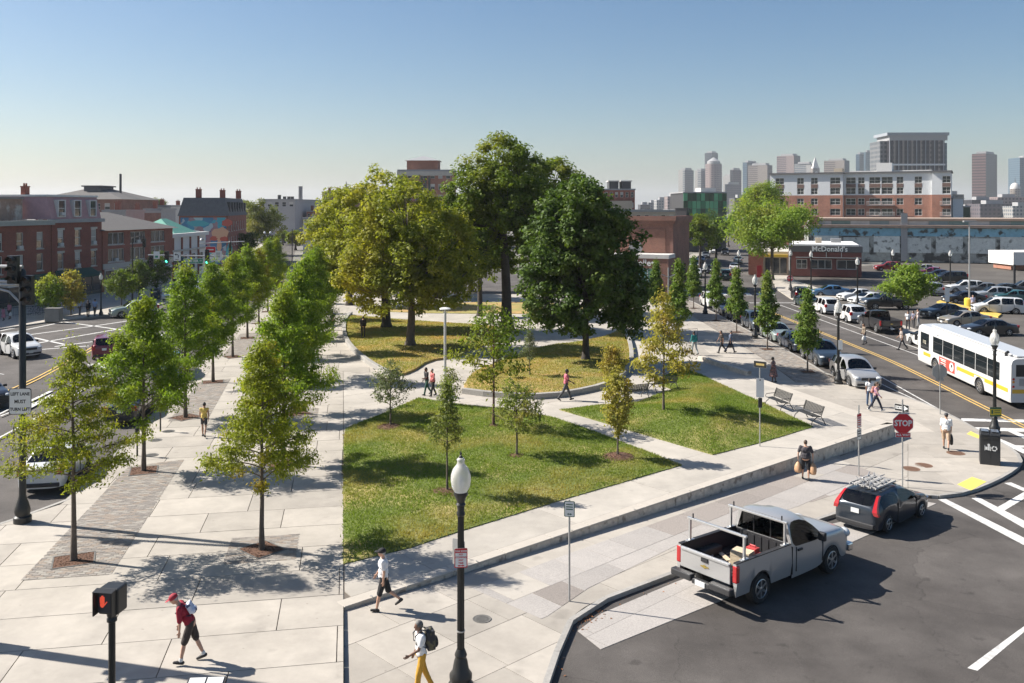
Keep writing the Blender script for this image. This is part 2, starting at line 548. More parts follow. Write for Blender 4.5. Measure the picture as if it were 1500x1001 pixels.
def pavers(parent,poly,ang,su,sv,mats,zf,name='paver',gap=0.008,seed=1,origin=(0,0)):
 """small setts joined into one part: too small to pick apart"""
 rnd = random.Random(seed)
 ca,sa = math.cos(ang),math.sin(ang)
 L = [((p[0] - origin[0]) * ca + (p[1] - origin[1]) * sa,-(p[0] - origin[0]) * sa + (p[1] - origin[1]) * ca) for p in ccw(poly)]
 u0,u1 = min(p[0] for p in L),max(p[0] for p in L); v0,v1 = min(p[1] for p in L),max(p[1] for p in L)
 b = MB(); j = math.floor(v0 / sv)
 while j * sv < v1:
  u = math.floor(u0 / su) * su - (su / 2 if j % 2 else 0)
  while u < u1:
   cell = [(u + gap,j * sv + gap),(u + su - gap,j * sv + gap),(u + su - gap,(j + 1) * sv - gap),(u + gap,(j + 1) * sv - gap)]
   u += su
   ins = [inside(p,L) for p in cell]
   if not any(ins): continue
   q = cell if all(ins) else clip_convex(L,cell)
   if len(q) < 3 or area(q) < 0.004: continue
   W = [(p[0] * ca - p[1] * sa + origin[0],p[0] * sa + p[1] * ca + origin[1]) for p in q]
   dz = rnd.uniform(-0.003,0.003); n = len(W)
   vs = [(p[0],p[1],zf(*p) + dz) for p in W] + [(p[0],p[1],zf(*p) - 0.02) for p in W]
   b.add(vs,[tuple(range(n))] + [(n + i,n + (i + 1) % n,(i + 1) % n,i) for i in range(n)],rnd.choice(range(len(mats))))
  j += 1
 me = b.mesh(name,mats,fixn=False)
 return stuff(link(name,me,parent))
def strip(poly_line,w,zf,closed=False,side=0.0):
 """flat ribbon along a line; side shifts it sideways"""
 n = len(poly_line); L,Rr = [],[]
 for i in range(n):
  a = Vector(poly_line[max(i - 1,0)][:2]); b = Vector(poly_line[min(i + 1,n - 1)][:2])
  d = (b - a).normalized(); nn = Vector((-d.y,d.x))
  p = Vector(poly_line[i][:2])
  L.append(p + nn * (w / 2 + side)); Rr.append(p + nn * (-w / 2 + side))
 vs = [(p.x,p.y,zf(p.x,p.y)) for p in L] + [(p.x,p.y,zf(p.x,p.y)) for p in Rr]
 return vs,[(n + i,n + i + 1,i + 1,i) for i in range(n - 1)]
def resample(pts,step):
 out = [Vector(pts[0][:2])]; acc = 0.0
 for i in range(len(pts) - 1):
  a,b = Vector(pts[i][:2]),Vector(pts[i + 1][:2]); l = (b - a).length; t = 0.0
  while acc + (l - t) >= step:
   t += step - acc; acc = 0.0
   out.append(a + (b - a) * (t / l))
  acc += l - t
 if (out[-1] - Vector(pts[-1][:2])).length > step * 0.3: out.append(Vector(pts[-1][:2]))
 return [(p.x,p.y) for p in out]
# ---------------------------------------------------------------- ground, roads, pavements
M_asph = mat('asphalt',(0.074,0.066,0.06),0.85,var=0.3,scale=0.55,bump=0.35,bscale=60,col2=(0.1,0.09,0.082),c2scale=0.25,c2lo=0.42,c2hi=0.6,detail=12,spec=0.3)
M_asph2 = mat('asphalt_worn',(0.1,0.091,0.081),0.9,var=0.22,scale=0.4,bump=0.2,bscale=40,detail=10,spec=0.2)
def age_road(m):
 nt,N,L,B = nodes_of(m)
 old = B.inputs['Base Color'].links[0].from_socket
 tc = N.new('ShaderNodeTexCoord'); nz = N.new('ShaderNodeTexNoise'); nz.inputs['Scale'].default_value = .8; nz.inputs['Detail'].default_value = 6
 L.new(tc.outputs['Object'],nz.inputs['Vector'])
 ad = N.new('ShaderNodeVectorMath'); ad.operation = 'MULTIPLY_ADD'; ad.inputs[1].default_value = (1.6,1.6,0); L.new(nz.outputs['Color'],ad.inputs[0]); L.new(tc.outputs['Object'],ad.inputs[2])
 def scaled(sock,lo,hi,a,b):
  mr = N.new('ShaderNodeMapRange'); mr.inputs['From Min'].default_value = lo; mr.inputs['From Max'].default_value = hi; mr.inputs['To Min'].default_value = a; mr.inputs['To Max'].default_value = b
  L.new(sock,mr.inputs['Value']); return mr.outputs[0]
 v = N.new('ShaderNodeTexVoronoi'); v.feature = 'DISTANCE_TO_EDGE'; v.inputs['Scale'].default_value = .16; L.new(ad.outputs[0],v.inputs['Vector'])
 v2 = N.new('ShaderNodeTexVoronoi'); v2.inputs['Scale'].default_value = .16; L.new(ad.outputs[0],v2.inputs['Vector'])
 sx = N.new('ShaderNodeSeparateColor'); L.new(v2.outputs['Color'],sx.inputs[0])
 sp = N.new('ShaderNodeTexNoise'); sp.inputs['Scale'].default_value = 1.7; sp.inputs['Detail'].default_value = 3; L.new(tc.outputs['Object'],sp.inputs['Vector'])
 fi = N.new('ShaderNodeTexNoise'); fi.inputs['Scale'].default_value = 55; fi.inputs['Detail'].default_value = 2; L.new(tc.outputs['Object'],fi.inputs['Vector'])
 src = old
 for s in (scaled(v.outputs['Distance'],0,.0035,.72,1),scaled(sx.outputs[0],0,1,.9,1.1),scaled(sp.outputs['Fac'],.66,.74,1,.68),scaled(fi.outputs['Fac'],.3,.7,.72,1.28)):
  mm = N.new('ShaderNodeVectorMath'); mm.operation = 'SCALE'; L.new(src,mm.inputs[0]); L.new(s,mm.inputs['Scale']); src = mm.outputs[0]
 L.new(src,B.inputs['Base Color'])
age_road(M_asph); age_road(M_asph2)
def age_flags(m):
 """old gum, drips and a few hair cracks on the flags"""
 nt,N,L,B = nodes_of(m)
 old = B.inputs['Base Color'].links[0].from_socket
 tc = N.new('ShaderNodeTexCoord'); oi = N.new('ShaderNodeObjectInfo'); ad = N.new('ShaderNodeVectorMath'); ad.operation = 'ADD'; L.new(tc.outputs['Object'],ad.inputs[0]); L.new(oi.outputs['Location'],ad.inputs[1])
 src = old
 def part(sock,lo,hi,a,b):
  nonlocal src
  mr = N.new('ShaderNodeMapRange'); mr.inputs['From Min'].default_value = lo; mr.inputs['From Max'].default_value = hi; mr.inputs['To Min'].default_value = a; mr.inputs['To Max'].default_value = b; L.new(sock,mr.inputs['Value'])
  mm = N.new('ShaderNodeVectorMath'); mm.operation = 'SCALE'; L.new(src,mm.inputs[0]); L.new(mr.outputs[0],mm.inputs['Scale']); src = mm.outputs[0]
 v = N.new('ShaderNodeTexVoronoi'); v.inputs['Scale'].default_value = 1.5; L.new(ad.outputs[0],v.inputs['Vector']); part(v.outputs['Distance'],.035,.055,.7,1)
 n = N.new('ShaderNodeTexNoise'); n.inputs['Scale'].default_value = .35; n.inputs['Detail'].default_value = 8; n.inputs['Roughness'].default_value = .7; L.new(ad.outputs[0],n.inputs['Vector']); part(n.outputs['Fac'],.35,.65,.86,1.1)
 n = N.new('ShaderNodeTexNoise'); n.inputs['Scale'].default_value = 1.1; n.inputs['Detail'].default_value = 6; L.new(ad.outputs[0],n.inputs['Vector']); part(n.outputs['Fac'],.62,.72,1,.84)
 L.new(src,B.inputs['Base Color'])
M_earth = mat('city_ground',(0.16,0.15,0.13),0.95,var=0.25,scale=0.03,detail=8)
M_base = mat('joint_bed',(0.13,0.11,0.09),0.95,var=0.2,scale=4)
CONC = (0.375,0.34,0.292)
M_conc = mat('paving_concrete',CONC,0.8,var=0.1,scale=1.3,bump=0.12,bscale=30,obj_var=0.1,col2=(0.32,0.29,0.25),c2scale=0.8,c2lo=0.48,c2hi=0.78,detail=10)
M_conc_w = mat('path_concrete',(0.4,0.366,0.317),0.8,var=0.08,scale=1.1,bump=0.1,bscale=30,obj_var=0.07,col2=(0.36,0.33,0.29),c2scale=0.7,c2lo=0.5,c2hi=0.8,detail=10)
age_flags(M_conc); age_flags(M_conc_w)
M_gran = mat('granite_flag',(0.34,0.315,0.29),0.75,var=0.22,scale=22,obj_var=0.1,col2=(0.38,0.35,0.32),c2scale=1.0,c2lo=0.45,c2hi=0.8,detail=3)
M_gran_d = mat('granite_flag_dark',(0.255,0.225,0.2),0.8,var=0.3,scale=25,obj_var=0.1,detail=3)
M_kerb = mat('kerb_granite',(0.31,0.295,0.27),0.75,var=0.22,scale=8,obj_var=0.1,bump=0.2,bscale=25)
M_wall = mat('wall_granite',(0.54,0.48,0.4),0.85,var=0.3,scale=3.2,obj_var=0.09,bump=0.9,bscale=7,col2=(0.26,0.22,0.18),c2scale=2.8,c2lo=0.55,c2hi=0.66,detail=12)
M_cope = mat('wall_coping',(0.43,0.39,0.335),0.75,var=0.08,scale=3,obj_var=0.03)
PV = [mat('sett_%s' % n,c,0.85,var=0.12,scale=14) for n,c in (('grey',(0.235,0.21,0.185)),('brown',(0.26,0.215,0.175)),('pale',(0.295,0.27,0.235)),('dark',(0.2,0.18,0.16)))]
M_white = mat('road_paint_white',(0.6,0.59,0.56),0.7,var=0.12,scale=5,col2=(0.42,0.41,0.39),c2scale=5.0,c2lo=0.52,c2hi=0.62,detail=8)
M_yel = mat('road_paint_yellow',(0.62,0.4,0.1),0.7,var=0.15,scale=5,col2=(0.4,0.3,0.14),c2scale=3.0,c2lo=0.58,c2hi=0.75)
M_tact = mat('tactile_yellow',(0.75,0.58,0.12),0.7,var=0.1,scale=6)
M_lawn = mat('lawn_soil',(0.13,0.16,0.034),0.95,var=0.35,scale=1.6,col2=(0.32,0.26,0.095),c2scale=0.28,c2lo=0.46,c2hi=0.66,bump=0.8,bscale=14,detail=10)
M_lawn_dry = mat('lawn_dry',(0.25,0.22,0.065),0.95,var=0.35,scale=1.3,col2=(0.38,0.24,0.085),c2scale=0.4,c2lo=0.4,c2hi=0.65,bump=0.8,bscale=14,detail=10)
M_mulch = mat('bark_mulch',(0.11,0.055,0.032),0.95,var=0.5,scale=12,bump=1.0,bscale=22)
M_iron = mat('rusty_iron',(0.17,0.095,0.06),0.8,var=0.3,scale=14,bump=0.5,bscale=30)
M_irong = mat('grey_iron',(0.12,0.115,0.105),0.7,var=0.3,scale=14,bump=0.5,bscale=30)
ZERO = lambda x,y: 0.0
road = struct(sheet('road',[(-125,4),(150,4),(150,165),(-125,165)],M_asph,zroad,1.5))
for n,pl in enumerate([[(-9000,-400),(9000,-400),(9000,4),(-9000,4)],[(-9000,4),(-125,4),(-125,165),(-9000,165)],[(150,4),(9000,4),(9000,165),(150,165)],[(-9000,165),(9000,165),(9000,9000),(-9000,9000)]]):
 struct(sheet('ground',pl,M_earth,lambda x,y: -0.13))
# streets running away from the square
struct(sheet('street',[(-40.5,165),(-52.5,165),(-150,600),(-137,600)],M_asph2,lambda x,y: -0.126))
struct(sheet('street',[(33.0,160),(44.5,160),(156,600),(143,600)],M_asph,lambda x,y: -0.122))
struct(sheet('parking_lot',[(37.2,62),(150,62),(150,185),(78,185),(52,160),(37.2,112)],M_asph2,lambda x,y: zroad(x,y) + 0.012 if y < 75 else -0.118,1.5))
# ---- kerb stones
def kerb(name,line,zf,w=0.16,drop=0.16,stone=1.9,m=None,side=0.0,n=None):
 root = bpy.data.objects.new(name,None); C.objects.link(root); struct(root)
 pts = resample(line,stone)
 for i in range(len(pts) - 1):
  a,b = Vector(pts[i]),Vector(pts[i + 1]); d = (b - a).normalized(); nn = Vector((-d.y,d.x))
  a = a + d * 0.006; b = b - d * 0.006
  q = [a + nn * (side + w / 2),b + nn * (side + w / 2),b + nn * (side - w / 2),a + nn * (side - w / 2)]
  c = (a + b) / 2
  mb = MB()
  vs = [(p.x - c.x,p.y - c.y,zf(p.x,p.y) - drop) for p in q] + [(p.x - c.x,p.y - c.y,zf(p.x,p.y) + 0.004) for p in q]
  mb.add(vs,[(3,2,1,0),(4,5,6,7),(0,1,5,4),(1,2,6,5),(2,3,7,6),(3,0,4,7)])
  mb.build('kerb_stone',m or M_kerb,root,loc=(c.x,c.y,0))
 return root
def W(px,z=0.0): return [gp(u,v,z) for u,v in px]
def WL(px,off=0.0): return [gl(u,v,off) for u,v in px]
AX = (-0.179,1.0)                                   # long axis of the plaza,dx per metre of y
axis_ang = math.atan2(AX[0],-AX[1]) + math.pi / 2   # direction across the plaza
ANG_W = math.atan2(0.179,1.0)
# ---- plaza (level, z = 0)
kc = W([(-400,905),(-200,832),(-60,787),(0,767),(60,748),(104,734)])
kx0,ky0 = kc[-1]
kfar = [(kx0 - 0.179 * (y - ky0),y) for y in (45,60,80,100,118)]
west_kerb = kc[:-1] + smooth_poly([kc[-2],kc[-1],kfar[0]],2,False)[1:-1] + kfar
wall_top = W([(503.5,889),(671,832),(900,756),(1240,647),(1311,621)])
# straight wall from end to end
wa,wb = Vector(wall_top[0]),Vector(wall_top[-1])
band_out = W([(1311,621),(1124,558),(1029,527),(975,494),(942,470)])
WN0 = Vector((-(wb - wa).normalized().y,(wb - wa).normalized().x)) * .2
plaza_poly = [tuple(wa + WN0)] + [tuple(wb + WN0)] + [(q[0] - .15,q[1] + .05) for q in band_out[1:]] + [(14.5,112),(10,118)] + west_kerb[::-1] + [(-24,14.5),(-3.05,14.5)]
# edge between west promenade and lawns: x falls with y
def edge_x(y): return gp(503.5,893)[0] - 0.186 * (y - gp(503.5,893)[1])
base = sheet('plaza',plaza_poly,M_base,lambda x,y: -0.026,None,0.45)
struct(base)
# lawns, in photograph spots
LAWN5 = [(503.5,827),(503,700),(504,640),(507,628),(560,607),(613,584),(640,588),(680,594),(731,599),(810,612),(860,629),(999,682),(820,734),(671,780),(601,803)]
LAWN4 = [(820,601),(876,594),(932,590),(984,571),(962,563),(975,550),(1005,541),(1030,551),(1064,567),(1120,592),(1191,626),(1118,648),(1044,667)]
LAWN2 = [(676,574),(690,552),(705,543),(773,519),(800,509),(850,504),(890,495),(911,484),(922,498),(928,526),(922,543),(900,563),(861,573),(818,581),(782,583),(720,580)]
LAWN1 = [(508,464),(503,480),(504,495),(512,508),(528,524),(548,538),(575,552),(600,549),(628,530),(660,526),(695,512),(735,497),(752,484),(700,478),(640,474),(580,470),(540,466)]
LAWN3 = [(540,456),(620,447),(700,443),(800,443),(860,452),(800,460),(700,460),(620,459)]
L5w,L4w = W(LAWN5),W(LAWN4)
L2w,L1w,L3w = smooth_poly(W(LAWN2),1),smooth_poly(W(LAWN1),1),W(LAWN3)
# promenade flags in strips across the plaza
west_poly = west_kerb + [(edge_x(118),118),(edge_x(25.3),25.3),(-3.05,14.5),(-24,14.5)]
near_poly = [p for p in west_kerb if p[1] < 62] + [(kx0 - 0.179 * (62 - ky0),62),(edge_x(62),62),(edge_x(25.3),25.3),(edge_x(14.5),14.5),(-24,14.5)]
far_poly = [(kx0 - 0.179 * (62 - ky0),62),(kx0 - 0.179 * (118 - ky0),118),(edge_x(118) + 2,118),(edge_x(92),92),(edge_x(80) - 0.2,80),W([(505,500)])[0],W([(515,515)])[0],W([(535,534)])[0],W([(566,552)])[0],(edge_x(62),62)]
def band(px): return W(px)
PAV1 = W([(30,851),(163,842),(270,673),(188,684)])
PAV2 = W([(246,618),(305,613),(338,555),(292,560)])
PAV3 = W([(325,523),(362,521),(385,487),(352,489)])
PAVR = []
for y in (29.7,39.5,49.3,59.1,69.0,79.0):
 cx = gp(384,805)[0] - 0.179 * (y - gp(384,805)[1])
 hw,hd = 1.12,1.15
 e1 = Vector((-0.176,0.984)); e2 = Vector((0.984,0.176)); c = Vector((cx,y + 0.1))
 PAVR.append([tuple(c - e1 * hd - e2 * hw),tuple(c - e1 * hd + e2 * hw),tuple(c + e1 * hd + e2 * hw),tuple(c + e1 * hd - e2 * hw)])
org = gp(417,877)
slabs(base,near_poly,ANG_W,3.4,1.98,M_conc,ZERO,'slab',0.5,0.013,0.03,3,holes=[PAV1,PAV2] + PAVR,origin=org,vary=0.3)
slabs(base,far_poly,ANG_W,3.4,1.98,M_conc,ZERO,'slab',0.5,0.012,0.03,4,holes=[PAV3],origin=org,maxn=120)
lift = lambda x,y: 0.008
for i,pz in enumerate([PAV1,PAV2,PAV3]):
 pavers(base,pz,ANG_W,0.24,0.135,PV,lift,'paver',0.007,i,org)
for i,pz in enumerate(PAVR[:4]):
 pavers(base,pz,ANG_W,0.24,0.135,PV,lift,'paver',0.007,20 + i,org)
# paths east of the promenade
wdir = (wb - wa).normalized(); ANG_F = math.atan2(wdir.y,wdir.x); wn_ = Vector((-wdir.y,wdir.x))
east_poly = [tuple(wa + wdir * .5 + wn_ * 0.42),tuple(wb + wn_ * 0.42)] + band_out[1:] + [(13.6,92),(edge_x(92),92),(edge_x(80) - 0.2,80),W([(505,500)])[0],W([(515,515)])[0],W([(535,534)])[0],W([(566,552)])[0],(edge_x(62),62),(edge_x(26.5) + .02,26.5)]
slabs(base,east_poly,ANG_F,6.0,3.1,M_conc_w,ZERO,'path_slab',0.5,0.008,0.03,7,holes=[L5w,L4w,L2w,L1w,L3w],origin=tuple(wa),vary=0.15)
slabs(base,[(edge_x(92),92),(13.6,92),(14.5,112),(10,117),(edge_x(117),117)],ANG_W,5,3,M_conc_w,ZERO,'path_slab',0.5,0.01,0.03,9,holes=[L3w])
# lawns
def lawn(poly,h,m,mound=0.0,cell=0.9):
 bm = bmesh.new()
 p = ccw(poly)
 bm.faces.new([bm.verts.new((q[0],q[1],0)) for q in p])
 bmesh.ops.triangulate(bm,faces=bm.faces[:])
 for ax in (0,1):
  lo = min(q[ax] for q in p); hi = max(q[ax] for q in p); k = lo + cell
  while k < hi:
   bmesh.ops.bisect_plane(bm,geom=bm.verts[:] + bm.edges[:] + bm.faces[:],plane_co=(k,0,0) if ax == 0 else (0,k,0),plane_no=(1,0,0) if ax == 0 else (0,1,0),dist=1e-5)
   k += cell
 bnd = {v for e in bm.edges if len(e.link_faces) == 1 for v in e.verts}
 cx = sum(q[0] for q in p) / len(p); cy = sum(q[1] for q in p) / len(p)
 for v in bm.verts:
  v.co.z = h if v in bnd else lawn_z(v.co.x,v.co.y,h,p,mound)
 be = [e for e in bm.edges if len(e.link_faces) == 1]
 g = bmesh.ops.extrude_edge_only(bm,edges=be)
 for v in g['geom']:
  if isinstance(v,bmesh.types.BMVert): v.co.z = -0.03
 bmesh.ops.recalc_face_normals(bm,faces=bm.faces)
 me = bpy.data.meshes.new('lawn'); bm.to_mesh(me); bm.free()
 me.polygons.foreach_set('use_smooth',[True] * len(me.polygons)); me.set_sharp_from_angle(angle=R(50))
 me.materials.append(m)
 return struct(link('lawn',me))
def edge_dist(x,y,p):
 d = 1e9; P = Vector((x,y))
 for i in range(len(p)):
  a,b = Vector(p[i]),Vector(p[(i + 1) % len(p)]); ab = b - a
  t = max(0,min(1,(P - a).dot(ab) / max(ab.length_squared,1e-9)))
  d = min(d,(P - (a + ab * t)).length)
 return d
def lawn_z(x,y,h,p,mound):
 d = edge_dist(x,y,p)
 return h + 0.03 * sst(d / 0.4) + mound * sst(d / 4.0) + 0.03 * noise.noise(Vector((x * .6,y * .6,0)))
lawn(L5w,0.035,M_lawn,0.12); lawn(L4w,0.035,M_lawn,0.4); lawn(L2w,0.2,M_lawn_dry,0.1); lawn(L1w,0.16,M_lawn_dry,0.1); lawn(L3w,0.035,M_lawn_dry,0.0)
# ---- granite wall below the plaza: blocks and coping
wall = thing('plaza_wall','long low granite wall holding up the plaza above the front pavement','wall',(wa.x,wa.y,0),ANG_F)
LW = (wb - wa).length
rnd = random.Random(5)
x = 0.0; k = 0
while x < LW - 0.05:
 l = min(rnd.choice((1.5,1.8,2.1)),LW - x)
 if LW - x - l < 0.4: l = LW - x
 pa = wa + wdir * x; pb = wa + wdir * (x + l)
 za,zb = zlow(pa.x,pa.y - 0.1) - 0.15,zlow(pb.x,pb.y - 0.1) - 0.15
 mb = MB(); g = 0.011; o = rnd.uniform(-0.012,0.012)
 mb.add([(x + g,o,za),(x + l - g,o,zb),(x + l - g,0.4,zb),(x + g,0.4,za),(x + g,o,-0.06),(x + l - g,o,-0.06),(x + l - g,0.4,-0.06),(x + g,0.4,-0.06)],
   [(0,3,2,1),(4,5,6,7),(0,1,5,4),(1,2,6,5),(2,3,7,6),(3,0,4,7)])
 mb.build('granite_block',M_wall,wall)
 mc = MB(); mc.box(x + g,x + l - g,-0.03,0.42,-0.058,0.004)
 mc.build('coping_stone',M_cope,wall,bevel=0.008,seg=1)
 if k % 2 == 0:
  ms = MB(); ms.box(x + .9,x + .93,-0.045,0.06,-0.02,0.045); ms.build('skate_stopper',mat('steel_clip',(0.55,0.54,0.52),0.4,0.8),wall)
 x += l; k += 1
# return of the wall along the right pavement
rw = thing('granite_kerb_wall','low granite wall edge beside the benches at the right pavement','wall',(0,0,0))
pts = resample(band_out[:3],2.0)
for i in range(len(pts) - 1):
 a,b = Vector(pts[i]),Vector(pts[i + 1]); d = (b - a).normalized(); nn = Vector((-d.y,d.x))
 up = 0.004 if i < (len(pts) - 1) * 0.6 else 0.30
 w = 0.9 if i < (len(pts) - 1) * 0.6 else 0.38
 q = [a + d * .006,b - d * .006,b - d * .006 + nn * w,a + d * .006 + nn * w]
 c = (a + b) / 2
 MB().add([(p.x - c.x,p.y - c.y,-0.75) for p in q] + [(p.x - c.x,p.y - c.y,up) for p in q],[(3,2,1,0),(4,5,6,7),(0,1,5,4),(1,2,6,5),(2,3,7,6),(3,0,4,7)]).build('granite_block',M_cope if up < .1 else M_wall,rw,bevel=0.01,seg=1,loc=(c.x,c.y,0))
# raised granite rings round the old lawns
def ring(name,label,px,h,w=0.32,z0=-0.02):
 t = thing(name,label,'curb')
 pts = resample(smooth_poly(W(px),2,False),1.6)
 for i in range(len(pts) - 1):
  a,b = Vector(pts[i]),Vector(pts[i + 1]); d = (b - a).normalized(); nn = Vector((-d.y,d.x))
  q = [a + d * .006,b - d * .006,b - d * .006 + nn * w,a + d * .006 + nn * w]; c = (a + b) / 2
  MB().add([(p.x - c.x,p.y - c.y,z0) for p in q] + [(p.x - c.x,p.y - c.y,h) for p in q],[(3,2,1,0),(4,5,6,7),(0,1,5,4),(1,2,6,5),(2,3,7,6),(3,0,4,7)]).build('curb_stone',M_kerb,t,bevel=0.012,seg=1,loc=(c.x,c.y,0))
ring('granite_curb','curved granite curb round the old lawn where the man in pink walks',[(676,577),(720,583),(782,586),(818,584),(861,576),(900,566),(924,545),(930,527),(924,498),(913,482)],0.32)
ring('granite_curb','curved granite curb along the dry lawn beside the tree promenade',[(512,461),(505,467),(501,480),(502,496),(511,511),(528,527),(548,541),(577,556)],0.3)
# ---- pavements below the wall
front_kerb = WL([(770,1075),(785,1040),(800,1001),(817,950),(828,917),(848,894),(880,877)]) + WL([(987,838),(1198,757),(1330,723)])
corner_k = WL([(1330,723),(1372,727),(1416,720),(1462,702),(1488,686),(1497,675),(1493,667),(1480,655),(1444,637),(1404,613),(1350,588),(1305,576),(1278,568)])
right_k = [(21.5,y) for y in (62,70,80,95,108)]
fk = smooth_poly(front_kerb,1,False)
ck = smooth_poly(corner_k,1,False)
kerb_line = fk + ck[1:] + right_k + [(21.0,111),(19,114),(14.5,115)]
wall_foot = [tuple(wa + wdir * (LW * t / 12) - wn_ * 0.02) for t in range(13)]
side_poly = [(edge_x(14.5),14.5)] + wall_foot + [(p[0] + .05,p[1]) for p in band_out[1:]] + [(14.55,112)] + kerb_line[::-1] + [(gl(770,1075)[0],14.5)]
pav = struct(sheet('pavement',side_poly,M_base,lambda x,y: zlow(x,y) - 0.026,1.5,0.25))
front_poly = [(edge_x(14.5),14.5),(edge_x(25.2),25.2)] + wall_foot[:] + WL([(1330,640),(1330,721)]) + fk[::-1] + [(gl(770,1075)[0],14.5)]
slabs(pav,front_poly,ANG_F + 0.06,2.6,1.75,M_conc,zlow,'slab',0.5,0.009,0.03,11,origin=tuple(wa),vary=0.3)
gl_poly = WL([(690,862),(1225,672),(1300,700),(990,800),(862,862),(795,908)])
slabs(pav,gl_poly,ANG_F + 0.06,1.7,1.35,M_gran,lambda x,y: zlow(x,y) + 0.006,'granite_flag',0.5,0.008,0.03,13,origin=tuple(wa),vary=0.35,mats2=[M_gran_d,M_gran_d,M_conc_w],p2=0.4)
corner_poly = [tuple(wb)] + [(p[0] + .06,p[1]) for p in band_out[1:]] + [(14.6,112),(18.6,112),(18.6,59.5),(21.45,59.5)] + [p for p in ck[::-1] if p[1] < 59.4] + WL([(1330,721),(1330,650)])
slabs(pav,corner_poly,0.0,2.9,2.4,M_conc,zlow,'slab',0.5,0.009,0.03,15,vary=0.2)
pavers(pav,[(18.65,59.5),(21.4,59.5),(21.4,108),(18.65,108)],0.0,0.24,0.2,PV,lambda x,y: zlow(x,y) + 0.004,'paver',0.008,31)
kerb('kerb',fk,zlow,stone=1.9)
kerb('kerb',ck,zlow,stone=1.2)
kerb('kerb',[ck[-1]] + right_k + [(21.0,111),(19,114),(14.5,115)],zlow,stone=2.4)
kerb('kerb',west_kerb,ZERO,stone=2.2)
# left pavement by the shops and the one by the restaurant
left_k = [(-75,70),(-60,77),(-47.5,83.5),(-45.7,88.5),(-42.5,94),(-41.2,98),(-40.6,106),(-41,118),(-44,133),(-47.5,150),(-50.5,165),(-75,275)]
lp = struct(sheet('pavement',left_k + [(-90,275),(-57,160),(-50,140),(-57,104),(-58,70)],M_conc,lambda x,y: 0.0,None,0.2))
kerb('kerb',left_k[:-1],ZERO,stone=3.0)
rk = [(37.0,64),(37.0,96),(36.4,106),(34.8,113),(36.5,124),(60,221)]
struct(sheet('pavement',[(34.8,60),(34.8,104)] + [(34.4,112),(36.4,125),(60.5,221),(64.5,221),(43.5,140),(42,118),(39.5,110),(37.2,104),(37.2,60)],M_conc,lambda x,y: zlow(x,y) + 0.004,1.5,0.15))
struct(sheet('pavement',[(10,121),(22.5,119),(26,127),(33,165),(48,220),(44,221),(29,165),(20.5,131),(10,133)],M_conc,lambda x,y: 0.0,None,0.15))
# ---- lines painted on the roads
def paint(name,quads,m,off=0.005,n=None):
 mb = MB()
 for q in quads:
  c = ccw([tuple(p[:2]) for p in q])
  mb.add([(p[0],p[1],zroad(*p) + off) for p in c],[tuple(range(len(c)))])
 return struct(mb.build(name,m))
def line(px,w,m,name='road_line',off=0.005,step=2.0):
 pts = resample([gr(u,v) for u,v in px],step)
 mb = MB(); mb.add(*strip(pts,w,lambda x,y: zroad(x,y) + off))
 return struct(mb.build(name,m))
def lineW(pts,w,m,name='road_line',off=0.005,step=2.0):
 mb = MB(); mb.add(*strip(resample(pts,step),w,lambda x,y: zroad(x,y) + off))
 return struct(mb.build(name,m))
# light strip of concrete where the pick-up stands
gut_in = WL([(846,918),(880,893),(987,848),(1198,768),(1352,730)])
gut_out = [gr(u,v) for u,v in [(880,952),(1058,880),(1268,786),(1372,738)]]
gut = gut_in + gut_out[::-1]
gutr = bpy.data.objects.new('parking_strip',None); C.objects.link(gutr); struct(gutr)
slabs(gutr,gut,ANG_F + 0.06,3.2,3.2,M_gran,lambda x,y: zroad(x,y) + 0.012,'concrete_panel',0.3,0.006,0.02,17)
# right street
for X in (27.85,28.15): lineW([(X,10),(X,104)],0.11,M_yel)
lineW([(25.1,53.5),(25.0,106)],0.11,M_white)
line([(1404,617),(1350,590),(1291,563),(1262,548)],0.1,M_white)
lineW([(31.1,56),(31.1,106)],0.11,M_white); lineW([(32.6,60),(32.6,106)],0.11,M_white)
# crossing at the right edge
paint('crosswalk_marking',[[gr(*p) for p in q] for q in (
 [(1408,613),(1500,615),(1500,619),(1408,617)],[(1422,626),(1500,628),(1500,633),(1426,630)],
 [(1425,630),(1435,630),(1500,658),(1500,665)],[(1470,629),(1480,629),(1500,637),(1500,643)],
 [(1475,652),(1500,653),(1500,656),(1480,655.5)],
 [(1374,732),(1385,731),(1500,788),(1500,799)],[(1423,730),(1434,729),(1500,763),(1500,774)],
 [(1460,744),(1500,721),(1500,731),(1470,749)],[(1471,708),(1481,707),(1500,715),(1500,720)],
 [(1417,979),(1490,925),(1510,911),(1510,918),(1432,983)])],M_white)
# left road: two yellow, edge lines, arrows, hatching
line([(-60,612),(0,577),(48,556),(104,526),(140,506)],0.12,M_yel); line([(-60,616),(0,581),(52,558),(108,528),(143,508)],0.12,M_yel)
line([(-40,660),(0,641),(70,603),(150,553),(220,505),(250,480)],0.13,M_white)
line([(-30,622),(0,606),(42,586)],0.13,M_white); line([(0,610),(50,590)],0.12,M_white); line([(40,590),(75,573)],0.25,M_white)
line([(-20,545),(8,549)],0.12,M_white)
for px in ([(20,487),(92,472)],[(40,491),(130,479),(190,470)],[(95,472),(182,484)],[(0,485),(25,480)],[(50,495),(95,505)],[(55,503),(175,482)],[(62,512),(130,507)],[(80,508),(165,497)]):
 line(px,0.28,M_white)
paint('road_arrow',[[gr(*p) for p in q] for q in ([(128,534),(152,531),(156,540),(145,539),(150,534.5),(130,536)],[(36,598),(76,577),(79,580),(40,601)])],M_white)
